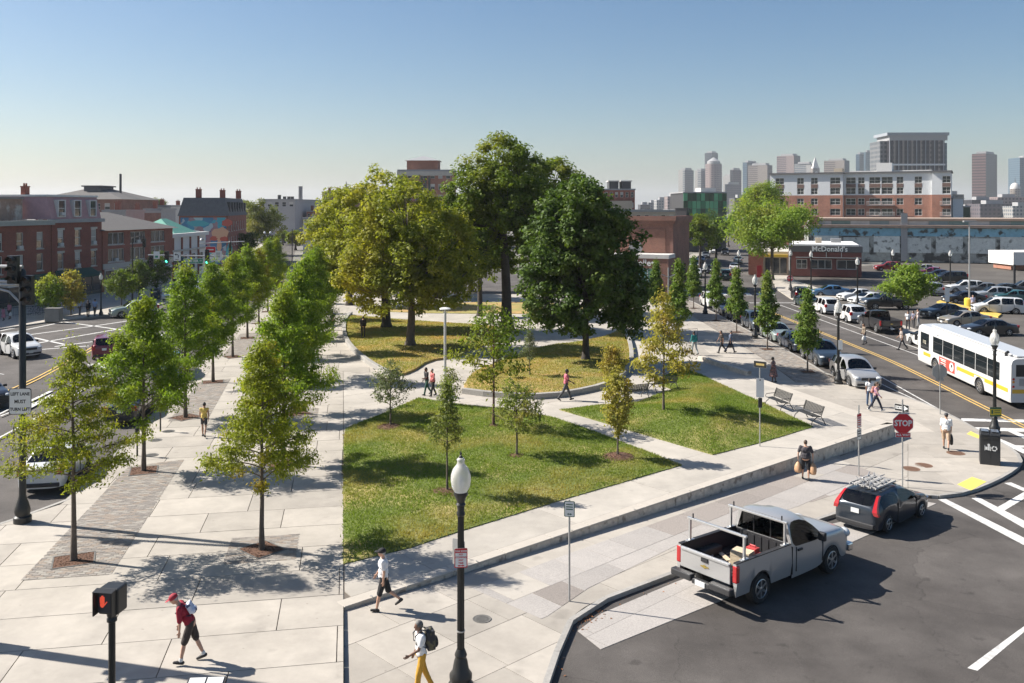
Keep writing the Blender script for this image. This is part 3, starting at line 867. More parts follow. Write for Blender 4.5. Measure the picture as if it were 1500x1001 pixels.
# crossings at the far end of the right street
for i in range(8):
 paint('crosswalk_marking',[[(22.5 + i * 1.55,117),(23.2 + i * 1.55,117),(23.6 + i * 1.55,120),(22.9 + i * 1.55,120)]],M_white)
paint('crosswalk_marking',[[(24.5,107.5),(33.5,107.5),(33.5,107.9),(24.5,107.9)],[(33,170),(44,170),(44.3,171.2),(33.3,171.2)],[(40,196),(51,196),(51.5,198),(40.5,198)]],M_white)
# parking bays: strip lines in the lot
for i in range(9):
 x0 = 56 + i * 2.9
 paint('bay_line',[[(x0,88),(x0 + .1,88),(x0 + .9,93),(x0 + .8,93)]],M_white,0.02)
# yellow tactile pads, manhole covers
for px in ([(1402,710),(1424,699),(1445,706),(1422,719)],[(1416,636),(1422,632),(1436,639),(1434,643)]):
 q = WL(px); c = (sum(p[0] for p in q) / 4,sum(p[1] for p in q) / 4)
 b = MB()
 sheetq = [(p[0],p[1],zlow(*p) + 0.008) for p in ccw(q)]
 b.add(sheetq,[(0,1,2,3)])
 for i in range(9):
  for j in range(9):
   s_,t_ = (i + .5) / 9,(j + .5) / 9
   a = [sheetq[0][k] * (1 - s_) + sheetq[1][k] * s_ for k in range(3)]; d = [sheetq[3][k] * (1 - s_) + sheetq[2][k] * s_ for k in range(3)]
   p = [a[k] * (1 - t_) + d[k] * t_ for k in range(3)]
   b.lathe([(0.028,0),(0.02,0.008)],6,p)
 struct(b.build('tactile_paving',M_tact))
def cover(u,v,r,m,label,iron=True,zf=gl):
 x,y = zf(u,v); t = thing('manhole_cover',label,'manhole cover',(x,y,zlow(x,y) + 0.006))
 MB().lathe([(r,-0.02),(r,0.004),(r - 0.04,0.004),(r - 0.045,0)],24).build('rim',m,t,smooth=True)
 b = MB(); b.lathe([(r - 0.05,-0.02),(r - 0.05,0.003)],24)
 for i in range(-4,5):
  w = math.sqrt(max(0,(r - .08) ** 2 - (i * r / 5) ** 2))
  b.box(-w,w,i * r / 5 - .018,i * r / 5 + .018,0.003,0.009)
 b.build('lid',m,t)
cover(706,907,0.26,M_irong,'small dark grey manhole cover beside the near lamp post')
cover(1352,682,0.42,M_iron,'rusty manhole cover right of the stop sign post')
cover(1334,687,0.40,M_iron,'rusty manhole cover at the foot of the stop sign post')
cover(1400,664,0.42,M_iron,'rusty manhole cover just behind the man in the white tee shirt')
# dead leaves and grit drifted against the front kerb
rl = random.Random(8); b = MB()
for i in range(900):
 t = rl.random(); k = min(int(t * (len(fk) - 1)),len(fk) - 2); f = t * (len(fk) - 1) - k
 a,c = Vector(fk[k]),Vector(fk[k + 1]); d = (c - a).normalized(); p = a.lerp(c,f) + Vector((d.y,-d.x)) * (.1 + abs(rl.gauss(0,.22)))
 dens = max(0,.7 - abs(t - .56) * 6)
 if rl.random() > dens + .03: continue
 z = zroad(p.x,p.y) + .014; l = rl.uniform(.02,.055); an = rl.random() * 6.28
 b.add([(p.x - math.cos(an) * l,p.y - math.sin(an) * l,z),(p.x + math.sin(an) * l * .5,p.y - math.cos(an) * l * .5,z + .012),(p.x + math.cos(an) * l,p.y + math.sin(an) * l,z),(p.x - math.sin(an) * l * .5,p.y + math.cos(an) * l * .5,z + .015)],[(0,1,2,3)])
stuff(b.build('leaf_litter',mat('dead_leaf',(.3,.13,.05),.9,var=.4,scale=30)))
# bark circles and square tree pits are made with the trees
def mulch(x,y,r,z,seed=0):
 rn = random.Random(seed); b = MB(); n = 22
 ringp = [(x + math.cos(2 * math.pi * i / n) * r * rn.uniform(.88,1.1),y + math.sin(2 * math.pi * i / n) * r * rn.uniform(.88,1.1),z) for i in range(n)]
 b.add(ringp + [(x,y,z + 0.12)],[(i,(i + 1) % n,n) for i in range(n)])
 for k in range(int(260 * r)):
  a = rn.random() * 6.283; q = math.sqrt(rn.random()) * r
  px,py = x + math.cos(a) * q,y + math.sin(a) * q; pz = z + 0.12 * (1 - q / r) + 0.01
  l = rn.uniform(.03,.08); t = rn.random() * 6.283
  b.add([(px - math.cos(t) * l,py - math.sin(t) * l,pz),(px + math.sin(t) * .015,py - math.cos(t) * .015,pz + .02),(px + math.cos(t) * l,py + math.sin(t) * l,pz + .005)],[(0,1,2)])
 return stuff(b.build('bark_mulch',M_mulch))
# ---------------------------------------------------------------- buildings
BR_RED = brick_mat('brick_red',(0.27,0.058,0.036),(0.19,0.042,0.03),(0.22,0.13,0.095))
BR_RED2 = brick_mat('brick_red_light',(0.32,0.08,0.045),(0.24,0.06,0.038),(0.26,0.16,0.12))
BR_BROWN = brick_mat('brick_brown',(0.26,0.1,0.07),(0.19,0.075,0.054),(0.25,0.19,0.15))
BR_OR = brick_mat('brick_orange',(0.36,0.13,0.075),(0.29,0.1,0.062),(0.32,0.24,0.19))
M_stone = mat('limestone',(0.5,0.46,0.4),0.85,var=0.12,scale=2)
M_trim = mat('white_trim',(0.68,0.66,0.62),0.6,var=0.05,scale=4)
M_dtrim = mat('dark_trim',(0.05,0.05,0.052),0.6)
M_gtrim = mat('grey_trim',(0.3,0.3,0.3),0.6,var=0.1,scale=3)
M_roof = mat('flat_roof',(0.3,0.28,0.26),0.95,var=0.2,scale=0.6)
M_roofl = mat('pale_roof',(0.55,0.53,0.5),0.9,var=0.15,scale=0.5)
M_slate = mat('slate',(0.12,0.12,0.125),0.8,var=0.2,scale=2)
M_shing = mat('shingle',(0.11,0.103,0.097),0.9,var=0.2,scale=3)
M_pane = glass_mat('window_glass',(0.03,0.036,0.042),0.08)
M_pane_l = mat('window_blind',(0.42,0.41,0.38),0.35,var=0.15,scale=0.7,obj_var=0.3)
M_green = mat('green_awning',(0.01,0.075,0.055),0.7,var=0.1)
M_ac = mat('air_conditioner',(0.55,0.54,0.52),0.6)
M_verd = mat('copper_green_roof',(0.12,0.35,0.26),0.65,var=0.15,scale=2)
M_rose = mat('rose_cladding',(0.52,0.31,0.32),0.75,var=0.12,scale=2)
M_shop = mat('shopfront_dark',(0.025,0.045,0.042),0.5)
rb = random.Random(77)
SIDES = {}
def side_T(side,w,d):
 if side == 'front': return lambda u,z,t: (u,t,z)
 if side == 'right': return lambda u,z,t: (w - t,u,z)
 if side == 'left': return lambda u,z,t: (t,d - u,z)
 return lambda u,z,t: (w - u,d - t,z)
def wall_holes(mb,T,w,z0,z1,holes,rev=0.16,mi=0):
 us = sorted({0.0,w} | {h[0] for h in holes} | {h[1] for h in holes}); zs = sorted({z0,z1} | {h[2] for h in holes} | {h[3] for h in holes})
 # columns without holes are merged into one panel
 for i in range(len(us) - 1):
  a,b = us[i],us[i + 1]
  if b - a < 1e-6: continue
  um = (a + b) / 2; run = None
  for j in range(len(zs) - 1):
   c,d = zs[j],zs[j + 1]; zm = (c + d) / 2
   hole = any(h[0] < um < h[1] and h[2] < zm < h[3] for h in holes)
   if hole:
    if run is not None: mb.add([T(a,run,0),T(b,run,0),T(b,c,0),T(a,c,0)],[(0,1,2,3)],mi); run = None
   elif run is None: run = c
  if run is not None: mb.add([T(a,run,0),T(b,run,0),T(b,zs[-1],0),T(a,zs[-1],0)],[(0,1,2,3)],mi)
 for h in holes:
  a,b,c,d = h[:4]
  mb.add([T(a,c,0),T(b,c,0),T(b,d,0),T(a,d,0),T(a,c,rev),T(b,c,rev),T(b,d,rev),T(a,d,rev)],
    [(0,4,5,1),(1,5,6,2),(2,6,7,3),(3,7,4,0)],mi)
def tbox(mb,T,u0,u1,z0,z1,t0,t1,mi=0):
 vs = [T(u,z,t) for z in (z0,z1) for u,t in ((u0,t0),(u1,t0),(u1,t1),(u0,t1))]
 return mb.add(vs,[(0,3,2,1),(4,5,6,7),(0,1,5,4),(1,2,6,5),(2,3,7,6),(3,0,4,7)],mi)
def window(parent,T,u0,u1,z0,z1,rev=0.16,style='sash',frame=None,sill=None,lintel=None,ac=False,pane=None,fw=0.06):
 frame = frame or M_trim
 f = MB(); t0,t1 = rev - 0.07,rev - 0.005
 tbox(f,T,u0,u0 + fw,z0,z1,t0,t1); tbox(f,T,u1 - fw,u1,z0,z1,t0,t1)
 tbox(f,T,u0 + fw,u1 - fw,z0,z0 + fw,t0,t1); tbox(f,T,u0 + fw,u1 - fw,z1 - fw,z1,t0,t1)
 if style in ('sash','cross'): tbox(f,T,u0 + fw,u1 - fw,(z0 + z1) / 2 - .03,(z0 + z1) / 2 + .03,t0 + .01,t1 - .005)
 if style in ('pair','cross'): tbox(f,T,(u0 + u1) / 2 - .035,(u0 + u1) / 2 + .035,z0 + fw,z1 - fw,t0 + .012,t1 - .007)
 if style == 'triple':
  for k in (1,2):
   uu = u0 + (u1 - u0) * k / 3; tbox(f,T,uu - .04,uu + .04,z0 + fw,z1 - fw,t0 + .01,t1 - .005)
 o = f.build('window',frame,parent)
 p = MB(); p.add([T(u0,z0,rev - .02),T(u1,z0,rev - .02),T(u1,z1,rev - .02),T(u0,z1,rev - .02)],[(0,1,2,3)])
 pm = pane or (M_pane_l if rb.random() < 0.22 and style == 'sash' else M_pane)
 p.build('pane',pm,o)
 if style == 'sash' and rb.random() < .55:
  s = MB(); tbox(s,T,u0 + fw,u1 - fw,z1 - (z1 - z0) * rb.choice((.3,.45,.5)),z1 - fw,rev - .035,rev - .024); s.build('blind',M_pane_l,o)
 if sill:
  s = MB(); tbox(s,T,u0 - .1,u1 + .1,z0 - .13,z0 - .002,-.07,rev - .075); s.build('sill',sill,o)
 if lintel:
  s = MB(); tbox(s,T,u0 - .12,u1 + .12,z1 + .002,z1 + .26,-.045,.05); s.build('lintel',lintel,o)
 if ac:
  um = (u0 + u1) / 2; s = MB(); tbox(s,T,um - .33,um + .33,z0 + .03,z0 + .45,-.22,rev - .08); s.build('air_conditioner',M_ac,o)
 return o
def building(name,label,cat,p0,p1,depth,z0,h,wallm,roofm=None,sides=None,parapet=0.4,cornice=None,group=None,wall_name='wall',rev=0.16,cat_kw=None):
 """p0 to p1: foot of the front wall, left to right as seen from outside; sides: {side: [(u0,u1,z0,z1,kw)]}"""
 p0,p1 = Vector(p0),Vector(p1); d = p1 - p0; w = d.length
 t = thing(name,label,cat,(p0.x,p0.y,z0),math.atan2(d.y,d.x),group)
 t['w'] = w
 sides = sides or {}
 for s in ('front','right','left','back'):
  T = side_T(s,w,depth); L = w if s in ('front','back') else depth
  hs = sides.get(s,[])
  mb = MB(); wall_holes(mb,T,L,0,h,hs,rev)
  mb.build(wall_name,wallm,t)
  for q in hs: window(t,T,*q[:4],rev=rev,**(q[4] if len(q) > 4 else {}))
 r = MB()
 r.box(0.02,w - .02,0.02,depth - .02,h - parapet - .2,h - parapet)
 r.build('roof',roofm or M_roof,t)
 if cornice:
  cm,ch,co = cornice; c = MB()
  c.box(-co,w + co,-co,0.14,h - ch,h + .06); c.box(-co,0.14,0.141,depth + co,h - ch,h + .06); c.box(w - .14,w + co,0.141,depth + co,h - ch,h + .06)
  c.box(0.141,w - .141,depth - .14,depth + co,h - ch,h + .06)
  c.build('cornice',cm,t)
 return t,w
def grid(w,n,ww,rows,kw=None,margin=None,skip=()):
 """n windows of width ww per row; rows: [(z0, z1)]"""
 out = []
 m = margin if margin is not None else (w / n - ww) / 2
 pitch = (w - 2 * m - ww) / max(n - 1,1)
 for r,(a,b) in enumerate(rows):
  for i in range(n):
   if (r,i) in skip: continue
   k = dict(kw or {})
   if 'ac' in k and k['ac'] == 'some': k['ac'] = rb.random() < 0.3
   u = m + i * pitch; out.append((u,u + ww,a,b,k))
 return out
def roof_prism(t,poly_base,ridge,m,name='roof'):
 mb = MB(); mb.add(*ridge) if False else None
 return mb
def hip_roof(t,x0,x1,y0,y1,z,h,m,over=0.4,name='hip_roof'):
 x0 -= over; x1 += over; y0 -= over; y1 += over
 b = MB(); ww,dd = x1 - x0,y1 - y0
 if ww > dd: r0,r1 = (x0 + dd / 2,(y0 + y1) / 2),(x1 - dd / 2,(y0 + y1) / 2)
 else: r0,r1 = ((x0 + x1) / 2,y0 + ww / 2),((x0 + x1) / 2,y1 - ww / 2)
 vs = [(x0,y0,z),(x1,y0,z),(x1,y1,z),(x0,y1,z),(*r0,z + h),(*r1,z + h)]
 fs = [(0,1,5,4),(1,2,5),(2,3,4,5),(3,0,4)] if ww > dd else [(0,1,4),(1,2,5,4),(2,3,5),(3,0,4,5)]
 b.add(vs,fs + [(3,2,1,0)])
 return b.build(name,m,t)
def awning(t,u0,u1,z0,z1,out,m,name='awning'):
 b = MB(); b.add([(u0,-.02,z1),(u1,-.02,z1),(u1,-out,z0 + .25),(u0,-out,z0 + .25),(u0,-out,z0),(u1,-out,z0),(u0,-.02,z0 + .1),(u1,-.02,z0 + .1)],
     [(0,3,2,1),(3,4,5,2),(0,6,4,3),(1,2,5,7),(6,7,5,4)])
 return b.build(name,m,t)
def shopfront(t,u0,u1,h,n,frame,signm=None,sign_h=0.7,door=True,pane=None):
 """big panes between posts under a sign board, standing proud of the wall"""
 f = MB(); y = -0.1
 f.box(u0,u1,y,-.005,0,0.45); f.box(u0,u1,y,-.005,h - .2,h)
 for i in range(n + 1):
  x = u0 + (u1 - u0) * i / n; f.box(x - .07 if i else u0,x + .07 if i < n else u1,y - .01,-.004,0.45,h - .2)
 o = f.build('shopfront',frame,t)
 for i in range(n):
  a,b = u0 + (u1 - u0) * i / n + .07,u0 + (u1 - u0) * (i + 1) / n - .07
  p = MB(); p.add([(a,y + .04,.45),(b,y + .04,.45),(b,y + .04,h - .2),(a,y + .04,h - .2)],[(0,1,2,3)]); p.build('pane',pane or M_pane,o)
 if signm:
  s = MB(); s.box(u0,u1,-.18,-.003,h + .02,h + .02 + sign_h); s.build('sign_board',signm,t)
 return o
def chimney(t,x,y,z,w=0.8,d=0.6,h=1.6,m=None):
 b = MB(); b.box(x - w / 2,x + w / 2,y - d / 2,y + d / 2,z,z + h); b.box(x - w / 2 - .06,x + w / 2 + .06,y - d / 2 - .06,y + d / 2 + .06,z + h + .001,z + h + .14)
 for k in (-1,1): b.lathe([(.12,0),(.1,.35)],8,(x + k * w / 4,y,z + h + .142))
 return b.build('chimney',m or BR_RED,t)
def vent_box(t,x,y,z,sx,sy,sz,m=None,name='roof_unit'):
 b = MB(); b.box(x - sx / 2,x + sx / 2,y - sy / 2,y + sy / 2,z,z + sz); b.box(x - sx / 2 - .05,x + sx / 2 + .05,y - sy / 2 - .05,y + sy / 2 + .05,z + sz + .001,z + sz + .08)
 return b.build(name,m or M_gtrim,t)
# ---- the shop row on the left: its fronts face the square, seen at a slant
def LF(y): return (-55.5 + 0.156 * (y - 109.5),y)
ST = dict(style='sash',sill=M_stone,lintel=M_stone,ac='some')
# first: two-storey brick block with wide cornice
t,w = building('shop_building','two storey red brick shop block with copper edged roof left of the rose mansard house','building',LF(82),LF(109.3),14,0,9.6,BR_RED,
 sides={'front': grid(27.4,8,1.15,[(3.75,5.75),(6.35,8.3)],dict(style='sash',sill=M_stone,ac='some'))},cornice=(mat('copper_edge',(0.32,0.33,0.3),0.7,var=.1),0.5,0.35))
shopfront(t,0.3,8.5,2.7,3,M_shop,M_trim,0.6); shopfront(t,9.2,17.5,2.7,3,M_shop,mat('sign_pale_green',(0.4,0.47,0.4),0.6),0.6); shopfront(t,18.2,26.9,2.7,4,M_shop,M_green,0.6)
awning(t,18.6,23,2.3,3.2,1.3,M_trim)
b = MB(); b.box(2,27.3,3.5,13.6,8.96,12.2); o = b.build('upper_storey',mat('patched_brick',(0.42,0.27,0.2),.9,var=.3,scale=2,col2=(0.66,0.6,0.52),c2scale=0.45,c2lo=.42,c2hi=.52),t)
b = MB(); b.box(1.8,27.35,3.3,13.7,12.21,12.4); b.build('roof',M_roof,t)
chimney(t,15,6,12.41,1.3,.9,2.0)
# second: rose mansard
t,w = building('brick_rowhouse','three storey brick house with a rose coloured mansard storey above a green shop awning','building',LF(109.5),LF(119.4),12,0,9.3,BR_RED,
 sides={'front': grid(10.0,3,1.15,[(3.65,5.6),(6.4,8.4)],ST,margin=1.1)},cornice=None,parapet=0.1)
b = MB(); b.box(-.25,w + .25,-.3,.2,9.31,9.75); b.build('cornice',M_gtrim,t)
b = MB(); b.add([(0.05,.1,9.76),(w - .05,.1,9.76),(w - .05,.75,12.5),(.05,.75,12.5),(.05,11.9,9.76),(w - .05,11.9,9.76),(w - .05,11.9,12.5),(.05,11.9,12.5)],[(0,1,2,3),(1,5,6,2),(5,4,7,6),(4,0,3,7),(3,2,6,7),(4,5,1,0)])
for i in range(40):
 u = .1 + i * (w - .2) / 39; b.add([(u,.06,9.77),(u + .05,.06,9.77),(u + .05,.71,12.48),(u,.71,12.48),(u,.12,9.77),(u + .05,.12,9.77),(u + .05,.77,12.48),(u,.77,12.48)],[(0,1,2,3),(0,3,7,4),(1,5,6,2)])
b.build('mansard',M_rose,t)
b = MB(); b.box(-.1,w + .1,.55,12,12.51,12.75); b.build('roof_edge',M_trim,t)
for u in (1.3,4.4,7.6):
 f = MB(); f.box(u - .12,u + 1.32,-.02,.8,10.0,10.12); f.box(u - .12,u,-.02,.8,10.121,12.0); f.box(u + 1.2,u + 1.32,-.02,.8,10.121,12.0); f.box(u - .14,u + 1.34,-.04,.9,12.001,12.12); f.box(u + .001,u + 1.199,.02,.08,11.05,11.11)
 o = f.build('dormer',M_trim,t); p = MB(); p.add([(u,.1,10.12),(u + 1.2,.1,10.12),(u + 1.2,.1,12),(u,.1,12)],[(0,1,2,3)]); p.build('pane',M_pane,o)
 if u < 2: a = MB(); a.box(u + .25,u + .95,-.3,.05,10.2,10.6); a.build('air_conditioner',M_ac,o)
shopfront(t,.2,w - .2,2.9,5,M_shop,None); awning(t,.6,w - 2.2,2.45,3.5,1.4,M_green); chimney(t,.6,4,12.76,.8,.6,.9)
# third: low brick with hip roof
t,w = building('shop_building','low two storey brick shop block with grey hipped roof and triple windows','building',LF(119.6),LF(137),13,0,8.1,BR_RED2,
 sides={'front': [(1.2 + i * 5.2,1.2 + i * 5.2 + 3.7,a,b,dict(style='triple',sill=M_stone,ac=(i + j) % 2 == 0)) for i in range(3) for j,(a,b) in enumerate(((3.9,5.6),(6.2,7.8)))]},parapet=.05)
hip_roof(t,0,w,0,13,8.11,2.4,M_shing,.7)
b = MB(); b.box(0,w,-.12,-.002,3.0,3.7); b.build('stone_band',M_stone,t)
shopfront(t,.4,8,2.95,3,M_stone,None); shopfront(t,9,w - .4,2.95,4,M_stone,None); awning(t,9,15.5,2.4,3.0,1.2,M_trim)
# the white corner bank with green roof
t,w = building('corner_bank','white corner bank with pyramidal green copper roof beyond the traffic signals','building',(at(247,140),140),(at(301,156),156),8,0,7.0,M_trim,
 sides={'front': [(2 + i * 3.6,4 + i * 3.6,1.2,3.6,dict(style='pair',frame=M_dtrim)) for i in range(4)] + [(2 + i * 3.6,4 + i * 3.6,4.9,6.4,dict(style='pair')) for i in range(0)],
   'right': grid(8,2,1.8,[(1.2,3.6)],dict(style='pair',frame=M_dtrim))},parapet=.05,cornice=(M_trim,.5,.45))
hip_roof(t,3.5,w - 3.5,.6,7.4,7.07,2.3,M_verd,.3)
for i in range(4): b = MB(); x0 = 1.2 + i * 3.6; b.box(x0 + .2,x0 + .5,-.22,-.002,0,6.4); b.build('pilaster',BR_RED2,t)
SIGN_BANK = t
b = MB(); b.box(0,w,-.3,-.003,4.2,4.5); b.build('stone_band',M_stone,t)
awning(t,.5,4,2.6,3.9,1.5,M_green)
# the mural building with mansard
pm0,pm1 = (at(262,168),168),(at(334,169.4),169.4)
t,w = building('mural_building','brick block with painted sea creature mural on its side and dark mansard roof','building',pm0,pm1,26,0,9.6,BR_RED2,sides={'right': grid(26,8,1.1,[(3.9,5.6),(6.7,8.5)],dict(style='sash',sill=M_stone))},parapet=.1)
b = MB(); b.add([(-.2,-.2,9.62),(w + .2,-.2,9.62),(w + .2,26.2,9.62),(-.2,26.2,9.62),(.7,.7,13),(w - .7,.7,13),(w - .7,25.3,13),(.7,25.3,13)],[(0,1,5,4),(1,2,6,5),(2,3,7,6),(3,0,4,7),(4,5,6,7),(3,2,1,0)]); b.build('mansard',M_slate,t)
for k in range(7):
 y = 2 + k * 3.6; f = MB(); f.box(w - .5,w + .1,y,y + 1.2,10.3,12.2); f.build('dormer',M_dtrim,t)
for x,y in ((3,3),(6,12),(8,20)): chimney(t,x,y,13,1,.7,1.5)
mural = MB(); mural.box(.3,w - .3,-.06,-.005,.6,9.3)
m = mat('mural_blue',(0.05,0.22,0.36),.8,var=.2,scale=.5,col2=(0.1,0.42,0.52),c2scale=.3,c2lo=.4,c2hi=.6)
nt,N,L_,B = nodes_of(m)
old = B.inputs['Base Color'].links[0].from_socket; tc = N.new('ShaderNodeTexCoord'); vo = N.new('ShaderNodeTexVoronoi'); vo.inputs['Scale'].default_value = .75; vo.inputs['Randomness'].default_value = 1
nz = N.new('ShaderNodeTexNoise'); nz.inputs['Scale'].default_value = .6; nz.inputs['Detail'].default_value = 5; L_.new(tc.outputs['Object'],nz.inputs['Vector'])
va = N.new('ShaderNodeVectorMath'); va.operation = 'MULTIPLY_ADD'; va.inputs[1].default_value = (2.2,2.2,2.2); L_.new(nz.outputs['Color'],va.inputs[0]); L_.new(tc.outputs['Object'],va.inputs[2]); L_.new(va.outputs[0],vo.inputs['Vector'])
sc_ = N.new('ShaderNodeSeparateColor'); L_.new(vo.outputs['Color'],sc_.inputs[0]); rp = N.new('ShaderNodeValToRGB'); rp.color_ramp.interpolation = 'CONSTANT'
for i,c in enumerate(((.02,.06,.14),(.04,.2,.34),(.1,.42,.52),(.5,.52,.5),(.05,.3,.36),(.42,.12,.09),(.06,.12,.26),(.5,.3,.2))):
 e = rp.color_ramp.elements[i] if i < 2 else rp.color_ramp.elements.new(i / 8)
 e.position = i / 8; e.color = (*c,1)
L_.new(sc_.outputs[0],rp.inputs['Fac']); mx = N.new('ShaderNodeMix'); mx.data_type = 'RGBA'; mx.inputs['Factor'].default_value = .65; L_.new(old,mx.inputs['A']); L_.new(rp.outputs['Color'],mx.inputs['B']); L_.new(mx.outputs['Result'],B.inputs['Base Color'])
mo = mural.build('mural',m,t)
def blot(cx,cz,rx,rz,m,n=14,y=-.07,seed=0,name='painted_shape'):
 rr = random.Random(seed); b = MB()
 ps = [(cx + math.cos(2 * math.pi * i / n) * rx * rr.uniform(.75,1.1),cz + math.sin(2 * math.pi * i / n) * rz * rr.uniform(.75,1.1)) for i in range(n)]
 b.add([(p[0],y,p[1]) for p in ps] + [(p[0],y + .012,p[1]) for p in ps],[tuple(range(n))] + [(i,n + i,n + (i + 1) % n,(i + 1) % n) for i in range(n)]); return b.build(name,m,mo)
m_pch = mat('mural_peach',(0.6,0.35,0.22),.8); m_rd = mat('mural_red',(0.45,0.1,0.07),.8); m_wh = mat('mural_white',(0.6,0.62,0.6),.8); m_tq = mat('mural_teal',(0.08,0.36,0.4),.8); m_dk = mat('mural_navy',(0.02,0.05,0.12),.8)
blot(7.4,6.2,1.7,1.4,m_pch,seed=1); blot(6.2,5.4,.7,.5,m_rd,y=-.09,seed=2); blot(8.1,5.3,.8,.5,m_rd,y=-.09,seed=3); blot(7.2,4.1,.5,1.2,m_pch,seed=4,y=-.08); blot(6.6,1.9,1.4,1.0,m_wh,seed=5); blot(3.4,8.2,2.0,.6,m_tq,seed=6); blot(8.6,8.3,1.1,.8,m_rd,seed=7); blot(4.6,3.4,.8,1.2,m_dk,seed=8); blot(3.0,6.4,1.2,.7,m_wh,seed=9); blot(1.6,4.0,.9,1.6,m_tq,seed=10); blot(9.0,3.0,.6,1.6,m_tq,seed=11)
# ---- far left roofs behind the row
def house(u0,u1,vt,y,label,wallm,roofm,kind='flat',rows=2,n=3,depth=10,group=None,chim=1,name='house',cat='house',vb=None,side=None,ry=0.0):
 x0,x1 = at(u0,y),at(u1,y); h = hz(vt,y); w = x1 - x0
 rh = 0 if kind == 'flat' else min(3.2,w * .25)
 hh = h - rh
 st = 3.0; nfl = max(1,int(hh / st))
 rws = [(hh - 0.9 - 1.5 - k * st,hh - 0.9 - k * st) for k in range(min(rows,nfl))]
 rws = [r for r in rws if r[0] > .4]
 sd = {'front': grid(w,n,min(1.3,w / n * .55),rws,dict(style='sash'))}
 if side: sd[side] = grid(depth,3,1.2,rws,dict(style='sash'))
 t,w = building(name,label,cat,(x0,y),(x1,y + ry),depth,0,hh,wallm,M_roof if kind == 'flat' else roofm,sides=sd,cornice=(M_gtrim,.35,.2) if kind == 'flat' else None,parapet=.4 if kind == 'flat' else .05)
 if kind == 'hip': hip_roof(t,0,w,0,depth,hh + .01,rh,roofm,.4)
 if kind == 'gable':
  b = MB(); b.add([(-.3,-.3,hh),(w + .3,-.3,hh),(w + .3,depth + .3,hh),(-.3,depth + .3,hh),(w / 2,-.3,hh + rh),(w / 2,depth + .3,hh + rh)],[(0,1,4),(1,2,5,4),(2,3,5),(3,0,4,5),(3,2,1,0)]); b.build('gable_roof',roofm,t)
 for k in range(chim): chimney(t,w * (.2 + .5 * k),depth * .5,hh + (rh * .4),.9,.7,1.4 + rh * .5)
 return t
M_vinyl = mat('pale_siding',(0.55,0.54,0.5),.8,var=.08,scale=1); M_tan = mat('tan_siding',(0.45,0.38,0.29),.8,var=.1,scale=1); M_greyb = mat('grey_siding',(0.32,0.32,0.32),.8,var=.1,scale=1); M_blue = mat('blue_siding',(0.25,0.3,0.34),.8,var=.1,scale=1)
t = house(52,178,272,210,'big hip roofed brown building with rooftop lantern, behind the rose mansard house',BR_BROWN,M_shing,'hip',2,9,22,name='school_building',cat='building',chim=0)
w = t['w']; b = MB(); b.box(w * .42,w * .62,6,13,hz(281,210),hz(273,210)); b.box(w * .4,w * .64,5.5,13.5,hz(273,210) + .01,hz(271,210)); b.build('lantern',M_slate,t)
b = MB(); b.lathe([(.3,0),(.3,5)],8,(w * .75,11,hz(284,210))); b.build('vent_pipe',M_dtrim,t)
house(151,184,308,175,'small flat roofed grey house right behind the hipped shop block',M_greyb,M_slate,'flat',1,4,9)
house(183,212,310,195,'dark flat roofed house behind the hipped shop block',BR_BROWN,M_slate,'flat',1,4,9)
house(211,236,306,210,'brick house with a white dormer top, left of the bank',M_greyb,M_slate,'flat',1,3,9)
house(222,250,301,230,'white boxy house with dark windows above the bank roof',M_vinyl,M_slate,'flat',1,4,9)
house(248,266,303,240,'dark mansard house behind the green copper roof',M_slate,M_slate,'flat',1,3,9)
t = house(379,432,292,290,'large grey concrete hall with roof fans and two flue pipes along the far street',mat('grey_concrete',(0.4,0.39,0.38),.85,var=.08,scale=.3),M_roof,'flat',1,5,40,chim=0,name='concrete_hall',cat='building')
w = t['w']; h = hz(292,290)
for i,x in enumerate((.35,.5,.62,.72)): vent_box(t,w * x,10,h,.9,.9,.9 + .5 * (i == 0),M_dtrim,'roof_fan')
for x in (.88,.94): b = MB(); b.lathe([(.35,0),(.35,4.4)],8,(w * x,12,h)); b.build('flue',M_gtrim,t)
house(428,440,306,330,'narrow grey house beyond the concrete hall',M_greyb,M_shing,'gable',2,2,12)
house(438,452,302,360,'brown house with many chimneys far down the left street',BR_BROWN,M_slate,'flat',2,2,12,chim=2)
house(449,462,309,300,'red brick house behind the white corner house',BR_RED2,M_slate,'flat',2,2,12)
house(444,500,319,215,'white rendered corner house behind the yellow trees',M_trim,M_roof,'flat',3,4,14,chim=0,side='left')
house(472,498,281,330,'dark red square brick tower block above the yellow tree',BR_BROWN,M_slate,'flat',1,3,14,chim=2,name='brick_tower',cat='building')
t = house(492,560,275,360,'long grey slate church roof above the yellow tree',BR_BROWN,M_slate,'hip',1,5,22,chim=0,name='church',cat='church')
b = MB(); b.lathe([(.5,0),(.1,4)],6,(3,6,hz(280,360))); b.build('finial',M_slate,t)
for i,(u0,u1,vt,y,lb,wm,k) in enumerate([(-30,12,296,260,'grey gabled house at the far left edge, behind the brick row',M_greyb,'gable'),(262,286,303,300,'tan gabled house between chimneys above the mural block',M_tan,'gable'),(286,306,300,330,'blue grey gabled house far behind the mural block',M_blue,'gable'),
 (340,362,301,310,'dark roofed house behind the end of the mansard roof',BR_BROWN,'hip'),(358,384,306,350,'pale house in the trees left of the concrete hall',M_vinyl,'gable')]):
 house(u0,u1,vt,y,lb,wm,M_shing,k,2,3,10)
